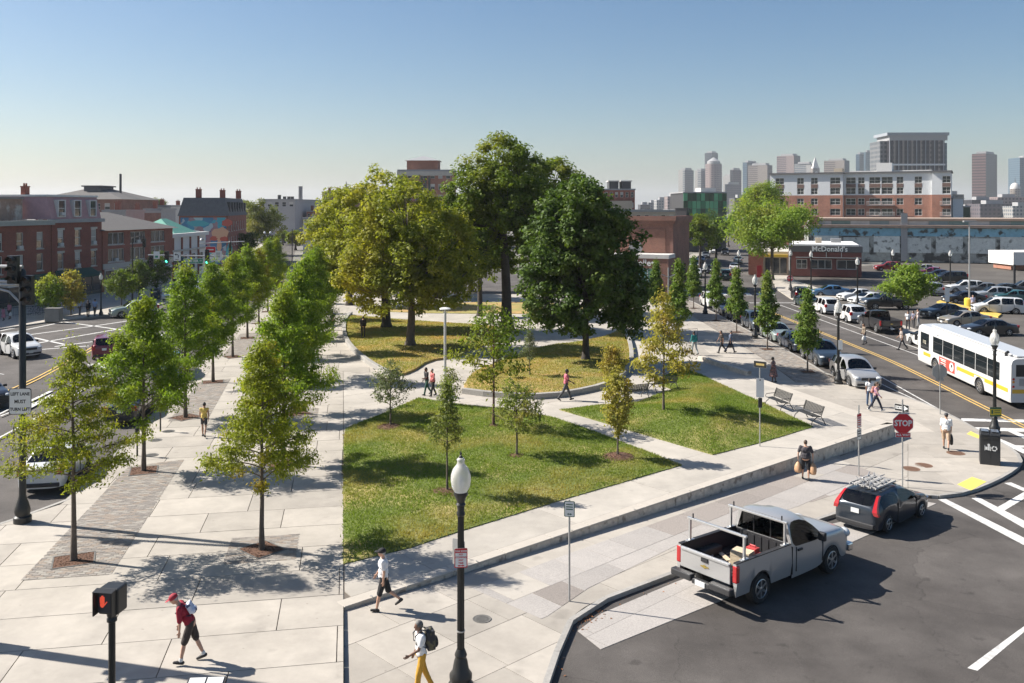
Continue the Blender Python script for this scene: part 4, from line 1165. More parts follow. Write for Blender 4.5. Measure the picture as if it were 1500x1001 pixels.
# ---- right: brown brick shop at the corner
def bx(t,x0,x1,y0,y1,z0,z1,name,m): return MB().box(x0,x1,y0,y1,z0,z1).build(name,m,t)
BY = 120.0
p0,p1 = (at(900,BY + 3),BY + 3),(at(986,BY),BY)
t,w = building('corner_shop','brown brick shop with stepped cornice and pale sign on the far street corner','building',p0,p1,11,0,hz(318,BY),BR_BROWN,M_roofl,
 sides={'right': [(1.5 + i * 4.5,4.1 + i * 4.5,.9,3.4,dict(style='pair',frame=M_dtrim)) for i in range(2)]},parapet=.6)
h = hz(318,BY)
b = MB(); b.box(-.3,w + .3,-.3,.1,h - .9,h - .5); b.box(-.45,w + .45,-.45,.1,h - .499,h + .1); b.box(w - .1,w + .45,.101,11.2,h - .499,h + .1); b.box(w - .1,w + .3,.101,11.2,h - .9,h - .5)
b.build('cornice',BR_BROWN,t)
b = MB(); b.box(1,w - 1,-.08,-.003,5.2,h - 1.6)
b.build('brick_panel',brick_mat('brick_brown_lit',(0.26,0.105,0.07),(0.2,0.08,0.056),(0.24,0.17,0.13)),t)
# single-storey front with the shop sign
fy = -4.0; fw0 = w - 4.6
b = MB(); b.box(-2,w + .3,fy,-.09,4.6,5.1); b.build('canopy_roof',M_roofl,t)
b = MB(); b.box(-2,fw0,fy + .1,-.1,3.3,4.59); b.box(w - .9,w + .2,fy + .1,-.1,0,4.59); b.box(-2,-1,fy + .1,-.1,0,3.29); b.box(fw0 + .001,w - .901,fy + .1,-.1,3.3,4.59); b.build('shop_wall',BR_BROWN,t)
tm = mat('tile_glass',(0.18,0.36,0.34),.2,var=.2,scale=1.5)
o = MB().box(-.99,w - .901,fy + .25,fy + .35,.3,3.29).build('shop_window',tm,t)
for i in range(9):
 x = -.8 + i * (w) / 9; MB().box(x,x + .08,fy + .2,fy + .249,.3,3.29).build('mullion',M_trim,o)
text('Colle•',1.15,mat('sign_white',(0.75,0.75,0.73),.5),t,(w - 3.1,fy + .07,4.0),bold=.02)
b = MB(); b.lathe([(.9,-.05),(.9,.05)],20,(w - 4.1,fy + .2,6.0),M=Matrix.Rotation(R(90),3,'X')); b.build('arched_crest',M_gtrim,t); bx(t,w - 4.2,w - 4.0,fy + .15,fy + .25,5.1,5.3,'crest_post',M_gtrim)
vent_box(t,w * .9,10,h - .6,1.6,2,1.7,M_dtrim)
# flat block and towers behind it
t = house(893,1002,308,175,'tan low block with long flat roof behind the brown corner shop',mat('buff_wall',(0.42,0.36,0.28),.85,var=.1),M_roofl,'flat',1,9,24,chim=0,name='low_block',cat='building')
t = house(884,930,277,260,'red brick loft with two rooftop monitors behind the dense dark tree',BR_RED2,M_roof,'flat',2,6,18,chim=0,name='brick_loft',cat='building')
w = t['w']; h = hz(277,260)
for a in (.22,.62):
 bx(t,w * a,w * (a + .3),3,9,h,h + 2.2,'roof_monitor',M_dtrim); bx(t,w * a - .3,w * (a + .3) + .3,2.7,9.3,h + 2.21,h + 2.5,'monitor_roof',M_roofl)
b = MB(); b.box(0,w * .9,-1,-.22,0,h - 3.4); b.build('tan_wing',M_tan,t)
t = house(583,662,249,250,'tall red brick tower block with hipped penthouse above the trees',BR_OR,M_roof,'flat',3,7,18,chim=0,name='brick_tower',cat='building')
w = t['w']; h = hz(249,250); bx(t,w * .14,w * .72,3,12,h - .3,h + 2.7,'penthouse',BR_OR)
hip_roof(t,w * .14,w * .72,3,12,h + 2.71,1.5,M_gtrim,.6); bx(t,-.25,w + .25,-.25,-.21,h - 1.6,h - .4,'stone_band',M_stone)
for i in range(3): bx(t,w * (.42 + .07 * i),w * (.46 + .07 * i),-.1,-.003,h - 8,h - 1.8,'slot_window',M_pane)
# green glass block
gx0,gx1,gy = at(1001,230),at(1066,230),230
gm = glass_mat('green_glass',(0.02,0.16,0.08),.12)
gm2 = glass_mat('green_glass_light',(0.08,0.32,0.17),.15)
gm3 = glass_mat('green_glass_dark',(0.006,0.05,0.028),.1)
t = thing('glass_building','green glass cube building at the end of the right street','building',(gx0,gy,0),R(4)); gw = gx1 - gx0; gh = hz(283,gy)
bx(t,.15,gw - .15,.15,14,0,gh - .1,'core',M_dtrim); bx(t,-.1,gw + .1,-.1,14.2,gh,gh + .3,'roof_edge',M_gtrim)
for i in range(10):
 for j in range(5):
  a,c = gw * i / 10 + .05,gh - (j + 1) * 2.0 + .05
  if c < 0: continue
  MB().box(a,a + gw / 10 - .1,0,.14,c,c + 1.9).build('glass_panel',rb.choice((gm,gm,gm2,gm3)),t)
for i in range(8):
 for j in range(5):
  a,c = 14 * i / 8 + .2,gh - (j + 1) * 2.0 + .05
  if c < 0: continue
  MB().box(gw - .14,gw,a,a + 1.6,c,c + 1.9).build('glass_panel',rb.choice((gm3,gm,gm3)),t)
bx(t,gw * .5,gw * .85,4,9,gh + .31,gh + 1.4,'roof_plant',M_roofl)
# ---- apartments
AY = 262.0
ax0,ax1 = at(1128,AY + 11),at(1392,AY - 11); ah = hz(254,AY); aw = math.hypot(ax1 - ax0,22)
M_panel = mat('white_panel',(0.62,0.63,0.63),.6,var=.05,scale=.6); M_bal = mat('balcony_grey',(0.12,0.12,0.125),.6)
segs = [(1128,1240,0,'p'),(1240,1367,1.6,'p'),(1367,1393,.6,'e')]
wall_l = []
t = thing('apartment_building','five storey apartment house, white panels above orange brick, behind the mural warehouse','building',(ax0,AY + 11,0),math.atan2(-22,ax1 - ax0))
zsplit = hz(286,AY)
KW = dict(style='cross',frame=M_trim)
for (ua,ub,back,kd) in segs:
 a,b_ = (ua - 1128) / 264 * aw,(ub - 1128) / 264 * aw
 T = (lambda a,back: (lambda u,z,tt: (a + u,back + tt,z)))(a,back)
 W_ = b_ - a
 if ua == 1128: cols = [(.065,1.7,0),(.37,1.3,1),(.56,1.3,1),(.82,1.9,1)]
 elif kd == 'p': cols = [(.02,1.8,2),(.16,1.2,2),(.29,2.0,3),(.43,2.0,3),(.6,1.2,1),(.8,1.3,1)]
 else: cols = [(.5,2.2,3)]
 hs = []
 for c,ww,k in cols:
  u0 = c * W_ + .2
  for fl in range(6):
   z1 = ah - 1.1 - fl * 3.05
   if z1 - 1.9 > 0.5: hs.append((u0,min(u0 + ww * 1.5,W_ - .1),z1 - 1.9,z1,KW))
 up = MB(); wall_holes(up,T,W_,zsplit,ah,[h_ for h_ in hs if h_[2] > zsplit],.2); up.build('panel_wall',M_panel,t)
 hs2 = []
 for h_ in hs:
  if h_[3] < zsplit: hs2.append(h_)
 lo = MB(); wall_holes(lo,T,W_,0,zsplit - .002,hs2,.2); lo.build('brick_wall',BR_OR,t)
 for h_ in hs:
  if h_[3] < zsplit or h_[2] > zsplit: window(t,T,*h_[:4],rev=.2,**h_[4],fw=.09)
 # brown infill between the two top rows of windows
 for c,ww,k in cols:
  u0 = c * W_ + .2; m = MB(); tbox(m,T,u0,min(u0 + ww * 1.5,W_ - .1),ah - 1.1 - 3.05 + .02,ah - 1.1 - 1.9 - .02,-.04,-.004); m.build('spandrel',mat('brown_spandrel',(0.16,0.1,0.08),.7),t)
  if k == 3:
   for fl in (2,3,4):
    zz = ah - 1.1 - fl * 3.05 - 2.2; q = MB(); tbox(q,T,u0 - .6,min(u0 + ww * 1.5 + .6,W_),zz,zz + .18,-1.2,-.005)
    o = q.build('balcony',M_bal,t); q = MB()
    for x in range(13): xx = u0 - .55 + x * (min(ww * 1.5 + 1.1,W_ - u0 + .5)) / 12; tbox(q,T,xx,xx + .05,zz + .181,zz + 1.2,-1.18,-1.13)
    tbox(q,T,u0 - .6,min(u0 + ww * 1.5 + .6,W_),zz + 1.201,zz + 1.28,-1.2,-1.1); q.build('railing',M_trim,o)
 ro = MB(); tbox(ro,T,-.3,W_ + .3,ah + .002,ah + .4,-.6,16); ro.build('roof',M_slate,t)
 sd = MB(); sd.add([(a,back,0),(a,16,0),(a,16,ah),(a,back,ah)],[(0,1,2,3)]); sd.add([(b_,back,0),(b_,16,0),(b_,16,ah),(b_,back,ah)],[(0,1,2,3)]); sd.build('end_wall',M_panel,t)
bx(t,aw * .6,aw * .685,6,12,ah + .42,ah + 3.1,'stair_house',M_trim); bx(t,aw * .36,aw * .41,5,9,ah + .42,ah + 1.7,'roof_unit',M_tan); bx(t,aw * .45,aw * .9,7,12,ah + .42,ah + .9,'roof_unit',M_trim)
# side blocks right of the apartments
house(1383,1398,288,258,'dark brick end block right of the apartment balconies',BR_BROWN,M_roof,'flat',1,1,12,chim=0,name='end_block',cat='building')
house(1396,1411,290,256,'narrow pale blue panel block beside the apartments',mat('pale_blue_panel',(0.42,0.47,0.52),.6,var=.1),M_roof,'flat',0,1,12,chim=0,name='panel_block',cat='building')
house(1411,1421,302,256,'small dark green block right of the pale blue one',mat('dark_green_wall',(0.05,0.07,0.05),.8),M_roof,'flat',0,1,12,chim=0,name='shed',cat='building')
# ---- mural warehouse
WY = 186.0
wx0,wx1 = at(1196,WY),at(1640,WY); wh = hz(334,WY)
t = thing('warehouse','long low warehouse with faded blue mural panels behind the parking lot','building',(wx0,WY + 5,0),R(-15.5)); ww = wx1 - wx0
M_block = mat('weathered_mural_wall',(0.33,0.34,0.31),.9,var=.35,scale=1.6,col2=(0.06,0.06,0.055),c2scale=.5,c2lo=.46,c2hi=.56,detail=12)
M_bluep = mat('faded_blue_band',(0.2,0.4,0.5),.8,var=.25,scale=.8,col2=(0.06,0.07,0.065),c2scale=.6,c2lo=.54,c2hi=.62,detail=12)
M_mp = mat('faded_white_panel',(0.58,0.6,0.56),.8,var=.2,scale=1.5,obj_var=.15,col2=(0.16,0.17,0.155),c2scale=.9,c2lo=.56,c2hi=.66,detail=12)
bx(t,0,ww,0,22,0,wh,'wall',M_block)
bx(t,.5,ww,-.06,-.003,wh - 1.7,wh - .1,'blue_band',M_bluep)
k = 0; x = 1.0
while x < ww - 6:
 l = 5.0; bx(t,x,x + l,-.12,-.003,1.9,wh - 1.72 - (k % 2) * .3,'mural_panel',M_mp); x += l + .9; k += 1
bx(t,-.4,ww + .4,-.7,3,wh + .002,wh + .55,'eave',mat('rust_eave',(0.3,0.22,0.17),.8,var=.2,scale=1))
k = 0; x = 1.0
M_lite = [mat('clerestory_%s' % n,c,.3,var=.15,scale=.7) for n,c in (('blue',(0.2,0.29,0.33)),('teal',(0.15,0.25,0.25)),('white',(0.45,0.48,0.5)))]
bx(t,.6,ww,3.1,20,wh,hz(323,WY + 4),'clerestory',M_gtrim)
while x < ww - 4:
 bx(t,x,x + 3.7,3.0,3.09,wh + .56,hz(324,WY + 4),'clerestory_pane',M_lite[k % 3] if k % 4 else M_lite[2]); x += 3.8; k += 1
bx(t,.3,ww + .4,2.4,21,hz(323,WY + 4) + .01,hz(320,WY + 4),'roof',mat('rust_roof',(0.36,0.28,0.22),.85,var=.15,scale=.5))
bx(t,.2,2.1,2.0,3.2,wh + .56,hz(318,WY),'brick_pier',BR_BROWN)
bx(t,ww * .29,ww * .31,-.3,-.13,.2,wh + 3,'downpipe',M_gtrim)
# ---- hamburger restaurant
MY = 146.0
mx0,mx1 = at(1164,MY),at(1264,MY); mw = mx1 - mx0; mh = hz(361,MY)
t = thing('restaurant','low brick hamburger restaurant with grey fascia and white roof','restaurant',(mx0,MY + 2.5,0),R(-17))
T = lambda u,z,tt: (u,tt,z)
hs = [(1.0,2.7,1.2,2.75,dict(style='cross')),(3.3,6.5,1.2,2.75,dict(style='triple')),(7.2,10.2,1.2,2.75,dict(style='pair'))]
b = MB(); wall_holes(b,T,mw,0,mh - 1.0,hs,.18); b.add([(mw,0,0),(mw,16,0),(mw,16,mh - 1),(mw,0,mh - 1)],[(0,1,2,3)]); b.add([(0,0,0),(0,16,0),(0,16,mh - 1),(0,0,mh - 1)],[(0,3,2,1)]); b.add([(0,16,0),(mw,16,0),(mw,16,mh - 1),(0,16,mh - 1)],[(0,1,2,3)])
b.build('wall',brick_mat('brick_maroon',(0.22,0.055,0.045),(0.17,0.045,0.038),(0.2,0.12,0.1)),t)
for q in hs: window(t,T,*q[:4],rev=.18,**q[4],frame=M_trim,fw=.1)
fas = bx(t,-.15,mw + .15,-.2,16.1,mh - .98,mh,'fascia',mat('fascia_grey',(0.1,0.1,0.105),.5))
bx(t,.4,mw - .4,.4,15.6,mh + .001,mh + .25,'roof',mat('white_membrane',(0.72,0.71,0.69),.8,var=.06))
bx(t,.9,mw - .1,-.55,-.005,3.0,3.12,'ledge',M_gtrim)
for x in (3.2,5.6,7.9): bx(t,x,x + .08,-.1,-.006,3.13,4.3,'flag_bracket',M_trim)
text("McDonald's",1.15,mat('letter_white',(.85,.85,.83),.4),t,(mw * .56,-.26,mh - .5),bold=.018,ext=.05)
vent_box(t,4.6,6,mh + .26,1.0,1,.8,M_tan); vent_box(t,7.5,9,mh + .26,1.6,1.2,.6)
# its lower wing with yellow canopy under the tree
bx(t,-6.5,-.2,1.2,14,0,3.9,'side_wing',M_stone); bx(t,-6.6,-4.2,.8,1.19,0,3.9,'brick_wing',BR_RED2); bx(t,-4.1,-.3,.6,1.19,3.0,3.4,'yellow_canopy',mat('yellow_awning',(0.62,0.42,0.04),.6))
for i in range(3): bx(t,-3.9 + i * 1.2,-2.9 + i * 1.2,1.1,1.19,.3,2.8,'door_pane',M_pane)
# white-canopied brick kiosk at the right edge
t = thing('bank_kiosk','small brick kiosk with big white canopy at the right edge of the lot','kiosk',(at(1481,163),163,0),0)
bx(t,0,9,0,6,0,hz(388,163),'wall',BR_OR); bx(t,-.4,14,-1.5,7,hz(388,163) + .01,hz(369,163),'canopy',M_trim)
for x in (2,5.5): bx(t,x,x + 1.6,-.05,-.002,1,2.6,'window',M_pane)
# ---- far waterfront and city skyline
rs = random.Random(9)
def tower(u0,u1,vt,y,label,m,m2=None,split=None,depth=40,rot=0.0,top=None,name='office_tower',cat='tower',vb=None,group=None,z0=0):
 """u0..u1: width in the photograph; split: column of the corner between the two visible faces"""
 x0,x1 = at(u0,y),at(u1,y); h = hz(vt,y); w = x1 - x0
 t = thing(name,label,cat,(x0,y,0),R(rot),group)
 if split is None:
  bx(t,0,w,0,depth,z0,h,'shaft',m)
 else:
  xs = at(split,y) - x0
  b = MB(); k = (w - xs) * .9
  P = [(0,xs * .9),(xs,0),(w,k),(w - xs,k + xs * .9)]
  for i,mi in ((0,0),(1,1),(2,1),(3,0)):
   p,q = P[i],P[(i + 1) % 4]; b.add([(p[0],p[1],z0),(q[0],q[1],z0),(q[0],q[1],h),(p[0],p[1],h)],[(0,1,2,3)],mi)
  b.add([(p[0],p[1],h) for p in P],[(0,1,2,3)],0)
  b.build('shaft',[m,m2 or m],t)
  c = MB(); c.prism([((p[0] - w / 2) * .7 + w / 2,(p[1] - k / 2) * .7 + k / 2) for p in P],h + .01,h + 4); c.build('roof_plant',M_gtrim,t)
  return t,w,h
 vent_box(t,w * .5,depth * .4,h,w * .5,depth * .4,3.5,M_gtrim,'roof_plant')
 return t,w,h
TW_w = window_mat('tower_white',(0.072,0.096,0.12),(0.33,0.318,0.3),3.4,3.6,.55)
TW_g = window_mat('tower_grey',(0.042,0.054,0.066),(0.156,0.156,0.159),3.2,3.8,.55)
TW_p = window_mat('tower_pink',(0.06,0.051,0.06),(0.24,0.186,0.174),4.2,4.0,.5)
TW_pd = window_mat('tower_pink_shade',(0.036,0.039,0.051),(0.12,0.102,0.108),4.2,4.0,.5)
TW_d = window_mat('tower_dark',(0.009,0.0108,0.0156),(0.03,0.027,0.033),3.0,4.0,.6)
TW_dp = window_mat('tower_band_pink',(0.03,0.018,0.021),(0.144,0.09,0.081),3.0,5.0,.45,True)
TW_b = window_mat('tower_blue',(0.042,0.078,0.114),(0.096,0.144,0.18),3.5,4.0,.7,rough=.15)
TW_s = window_mat('tower_slate',(0.03,0.039,0.051),(0.066,0.075,0.084),3.5,4.0,.7,rough=.2)
TW_t = window_mat('tower_tan',(0.072,0.06,0.057),(0.216,0.186,0.162),3.5,4.0,.5)
SK = 1750
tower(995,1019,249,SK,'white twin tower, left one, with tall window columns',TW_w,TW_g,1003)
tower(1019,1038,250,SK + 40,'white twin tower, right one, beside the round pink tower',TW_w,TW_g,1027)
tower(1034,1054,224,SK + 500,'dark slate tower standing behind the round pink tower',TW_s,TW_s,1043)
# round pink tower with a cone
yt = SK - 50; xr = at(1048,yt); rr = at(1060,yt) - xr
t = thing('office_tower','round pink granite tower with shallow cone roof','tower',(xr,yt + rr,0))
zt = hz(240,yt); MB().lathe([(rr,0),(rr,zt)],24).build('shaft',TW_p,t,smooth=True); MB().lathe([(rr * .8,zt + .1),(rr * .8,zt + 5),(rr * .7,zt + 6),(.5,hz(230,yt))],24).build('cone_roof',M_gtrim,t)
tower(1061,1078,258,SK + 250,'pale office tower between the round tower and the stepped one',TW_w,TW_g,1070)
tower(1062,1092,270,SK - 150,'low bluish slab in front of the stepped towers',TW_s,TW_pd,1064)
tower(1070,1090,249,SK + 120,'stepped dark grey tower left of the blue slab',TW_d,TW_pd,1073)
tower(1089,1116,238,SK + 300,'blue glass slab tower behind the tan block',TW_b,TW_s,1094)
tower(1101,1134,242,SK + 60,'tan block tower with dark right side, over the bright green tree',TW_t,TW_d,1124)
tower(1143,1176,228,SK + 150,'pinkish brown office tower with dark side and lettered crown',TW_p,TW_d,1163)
tower(1169,1193,240,SK + 100,'pale grey slab left of the clock tower spire',TW_w,TW_d,1188)
# clock tower with a spire
yc = SK; xc = at(1194,yc); cw = at(1199,yc) - xc
t = thing('clock_tower','slim pale clock tower with steep pointed spire','tower',(xc,yc,0)); zc = hz(247,yc)
bx(t,-cw,cw,-cw,cw,0,zc,'shaft',TW_t); MB().lathe([(cw * 1.3,zc),(0.3,hz(230,yc))],4,M=Matrix.Rotation(R(45),3,'Z')).build('spire',M_roofl,t)
MB().lathe([(3,0),(3,.5)],16,(0,-cw - .5,zc - 9),M=Matrix.Rotation(R(90),3,'X')).build('clock_face',M_trim,t)
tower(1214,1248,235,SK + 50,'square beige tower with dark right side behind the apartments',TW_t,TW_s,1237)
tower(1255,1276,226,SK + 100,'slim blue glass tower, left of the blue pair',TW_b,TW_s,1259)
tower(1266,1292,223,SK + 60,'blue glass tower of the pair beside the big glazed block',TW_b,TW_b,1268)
# the near glazed tower
yn = 760; x0,x1 = at(1293,yn),at(1388,yn); h = hz(206,yn); w = x1 - x0
t = thing('glazed_tower','broad glazed residential tower with white fins and flat crown rising behind the apartments','tower',(x0,yn,0),R(-2))
bx(t,0,w * .1,6,30,0,h,'side_bay',TW_g); bx(t,w * .1,w * .94,0,30,0,h,'shaft',TW_d); bx(t,w * .941,w,3,30,0,h - 2,'blue_bay',TW_b)
for i in range(7): x = w * (.1 + .136 * i); bx(t,x,x + .55,-.8,-.01,0,h,'fin',mat('fin_grey',(.28,.29,.31),.5))
for i in range(6): x = w * (.1 + .136 * i) + w * .062; bx(t,x,x + 1.6,-.4,-.01,0,h,'bay_strip',TW_t)
bx(t,w * .1,w * .94,-1.2,-1.01,h - 21,h - 19.6,'band',M_panel); bx(t,w * .1,w * .98,-.6,28,h + .01,h + 4,'penthouse',M_gtrim); bx(t,w * .06,w,-1.5,30,h + 4.01,h + 6.5,'crown',mat('crown_grey',(0.27,0.29,0.31),.5))
# dark tower at the right, dome
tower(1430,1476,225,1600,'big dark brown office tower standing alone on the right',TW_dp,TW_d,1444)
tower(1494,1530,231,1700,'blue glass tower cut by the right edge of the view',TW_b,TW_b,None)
yd = 1500; xd = at(1487,yd)
t = thing('domed_hall','pale round domed hall with a spike at the right edge of the skyline','building',(xd,yd,0)); rd = at(1494,yd) - xd
MB().lathe([(rd,0),(rd,hz(277,yd))],20).build('drum',TW_t,t,smooth=True); MB().ball((0,0,hz(277,yd)),(rd,rd,rd * 1.3),20,10).build('dome',M_roofl,t,smooth=True); MB().lathe([(.8,0),(.2,10)],6,(0,0,hz(277,yd) + rd * 1.2)).build('spike',M_dtrim,t)
# wharf buildings
wl = [(1411,1436,305,900,'white tiered wharf house with round balconies',TW_w),(1436,1486,299,880,'long brown brick wharf block with tiny windows',TW_pd),(1424,1462,293,1000,'dark wharf building with a row of arched dormers',TW_d),(1462,1500,289,1050,'peach coloured long wharf block under the domed hall',TW_p),(1484,1530,302,860,'white stepped wharf flats at the right edge',TW_w),
  (1386,1412,285,950,'pavilion with sloping dark roof right of the apartments',TW_s),(962,982,293,1200,'low pale wharf building left of the white towers',TW_w),(978,1000,288,1150,'pinkish low wharf building below the white towers',TW_p),(950,968,297,1300,'small grey harbour shed far left of the white towers',TW_g),(938,952,300,1250,'tiny dark harbour building beside the red brick loft',TW_d),(1076,1100,290,1000,'lilac grey block right of the green glass cube',TW_pd)]
for u0,u1,vt,y,lb,m in wl: tower(u0,u1,vt,y,lb,m,name='wharf_building',cat='building',depth=25)
# ---------------------------------------------------------------- trees and shrubs
M_bark = mat('bark',(0.12,0.095,0.075),.9,var=.3,scale=6,bump=.8,bscale=18)
M_bark_d = mat('bark_dark',(0.055,0.045,0.038),.9,var=.3,scale=5,bump=.8,bscale=12)
M_bark_r = mat('bark_reddish',(0.1,0.05,0.04),.85,var=.25,scale=8)
LF_loc = leaf_mat('leaf_locust',(0.11,0.18,0.017),(0.21,0.29,0.032),(0.32,0.31,0.036),.5,.8,.45,.42)
LF_loc_y = leaf_mat('leaf_locust_yellowing',(0.145,0.18,0.018),(0.26,0.28,0.03),(0.42,0.28,0.05),.55,.76,.6,.42)
LF_yel = leaf_mat('leaf_elm_yellow',(0.15,0.18,0.022),(0.27,0.285,0.036),(0.36,0.31,0.04),.45,.75,.2,.4)
LF_mid = leaf_mat('leaf_maple_mid',(0.074,0.12,0.016),(0.16,0.215,0.026),(0.22,0.225,0.032),.5,.75,.22,.38)
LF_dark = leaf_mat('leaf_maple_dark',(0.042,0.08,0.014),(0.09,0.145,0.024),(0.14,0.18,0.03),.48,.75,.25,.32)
LF_col = leaf_mat('leaf_column',(0.085,0.15,0.022),(0.155,0.225,0.04),(0.2,0.225,0.05),.5,.75,.8,.4)
LF_sap = leaf_mat('leaf_sapling',(0.12,0.16,0.04),(0.21,0.235,0.065),(0.27,0.23,0.07),.5,.8,.8,.4)
LF_sapy = leaf_mat('leaf_sapling_yellow',(0.24,0.225,0.05),(0.36,0.32,0.07),(0.34,0.2,0.05),.5,.8,.8,.4)
LF_grey = leaf_mat('leaf_greygreen',(0.1,0.125,0.065),(0.17,0.19,0.1))
LF_far = leaf_mat('leaf_far',(0.1,0.14,0.028),(0.19,0.2,0.045),(0.26,0.21,0.045),.5,.8,.15,.4)
LF_lime = leaf_mat('leaf_lime',(0.12,0.2,0.024),(0.22,0.29,0.042),(0.3,0.29,0.05),.5,.8,.2,.42)
def leaf_mesh(name,P,size,m,rng,outward=None,aspect=0.5,up=0.6,jitter=0.35,droop=0.0):
 """P: (n,3) leaf positions; every leaf is a small folded blade"""
 n = len(P)
 nrm = rng.normal(size=(n,3)); nrm /= np.linalg.norm(nrm,axis=1)[:,None]
 nrm *= 0.8
 nrm[:,2] += up
 if outward is not None: nrm += outward * 0.7
 nrm /= np.linalg.norm(nrm,axis=1)[:,None] + 1e-9
 a = rng.normal(size=(n,3)); a[:,2] -= droop
 a -= nrm * (a * nrm).sum(1)[:,None]
 a /= np.linalg.norm(a,axis=1)[:,None] + 1e-9
 b = np.cross(nrm,a)
 s = size * (1 + jitter * rng.uniform(-1,1,n))[:,None]
 V = np.empty((n,4,3),dtype=np.float32)
 V[:,0] = P - a * s * .5
 V[:,1] = P + b * s * aspect * .5 + nrm * s * .08
 V[:,2] = P + a * s * .5 - np.array([0,0,1]) * s * .08
 V[:,3] = P - b * s * aspect * .5 + nrm * s * .08
 me = bpy.data.meshes.new(name)
 me.vertices.add(4 * n); me.vertices.foreach_set('co',V.reshape(-1))
 me.loops.add(4 * n); me.loops.foreach_set('vertex_index',np.arange(4 * n,dtype=np.int32))
 me.polygons.add(n); me.polygons.foreach_set('loop_start',np.arange(0,4 * n,4,dtype=np.int32))
 me.update(calc_edges=True)
 me.materials.append(m)
 return me
def street_tree(seed,h=7.2,base=2.4,rmax=1.95,shape='oval',limbs=34,leaves=9000,lsize=.15,m=None,bark=None,tr=.075,sparse=1.0,aspect=.42,name='crown',sub=5,droop=.5,rise=.55,sd=.17):
 """young street tree: straight stem, rising limbs, sprays of leaves along the twigs"""
 rr = random.Random(seed); rng = np.random.default_rng(seed)
 wood = MB(); k = 8
 wob = [(rr.uniform(-.05,.05),rr.uniform(-.05,.05)) for _ in range(k + 1)]; wob[0] = (0,0)
 stem = [Vector((wob[i][0] * i / k,wob[i][1] * i / k,(h * .95) * i / k)) for i in range(k + 1)]
 wood.tube(stem,[tr * (1.25 if i == 0 else 1) * (1 - .9 * i / k) + .006 for i in range(k + 1)],8)
 def env(z):
  t = (z - base) / (h - base)
  if t < 0 or t > 1: return .05
  if shape == 'oval': return rmax * (min(1,.62 + t * 2.1) if t < .18 else (1 - ((t - .18) / .82) ** 1.12) + .03)
  if shape == 'column': return rmax * (min(1,.5 + t * 3) if t < .17 else (1 - (t - .17) / .83) ** 1.1 + .04)
  if shape == 'round': return rmax * math.sqrt(max(.02,1 - (2 * t - 1) ** 2))
  if shape == 'vase': return rmax * (.35 + .65 * math.sin(math.pi * min(1,t * .8 + .12)))
  return rmax
 pts = []; wts = []
 for i in range(limbs):
  f = (i + rr.random()) / limbs
  z0 = base * .92 + (h * .97 - base) * f ** 1.05
  az = i * 2.39996 + rr.uniform(-.4,.4)
  L = env(min(z0 + .55 * env(z0),h * .98)) * rr.uniform(.62,1.18)
  d = Vector((math.cos(az),math.sin(az),0))
  p = [Vector((0,0,z0)) + d * L * t + Vector((0,0,L * rise * (t ** .9) - .12 * L * t * t)) for t in (0,.25,.5,.75,1)]
  p[0] = Vector((0,0,z0))
  wood.tube(p,[max(.008,tr * .36 * (1 - .75 * t) * (1 - .5 * f)) for t in (0,.25,.5,.75,1)],5,cap=False)
  for s in range(sub):
   t = .3 + .7 * (s + rr.random() * .6) / sub
   q = p[0].lerp(p[4],t); q.z = p[min(4,int(t * 4 + .5))].z
   a2 = az + rr.choice((-1,1)) * rr.uniform(.35,1.1)
   l2 = L * rr.uniform(.22,.5) * (1.25 - .6 * t)
   e = q + Vector((math.cos(a2) * l2,math.sin(a2) * l2,l2 * rr.uniform(-.05,.5)))
   wood.tube([q,(q + e) / 2 + Vector((0,0,.03)),e],[.011,.008,.004],4,cap=False)
   wgt = l2 + .12
   for tt in (.25,.5,.75,1.0,1.12):
    pts.append(q.lerp(e,tt)); wts.append(wgt)
  pts.append(p[4]); wts.append(.3)
 for t in (.7,.8,.88,.95,1.0):
  for _ in range(3): pts.append(Vector((rr.uniform(-.1,.1),rr.uniform(-.1,.1),base + (h - base) * t))); wts.append(.3 * (1.2 - t) + .12)
 A = np.array([tuple(p) for p in pts]); wts = np.array(wts); wts /= wts.sum()
 idx = rng.choice(len(A),leaves,p=wts)
 off = rng.normal(size=(leaves,3)) * np.array([sd,sd,sd * .75])
 off[:,2] -= .04
 P = A[idx] + off * (0.6 + 0.8 * rng.random((leaves,1)))
 out = P * np.array([1,1,0]); out /= np.linalg.norm(out,axis=1)[:,None] + 1e-6
 me = leaf_mesh(name,P,lsize,m,rng,out,aspect,.5,.4,droop)
 return wood.mesh('trunk',bark or M_bark,smooth=60),me
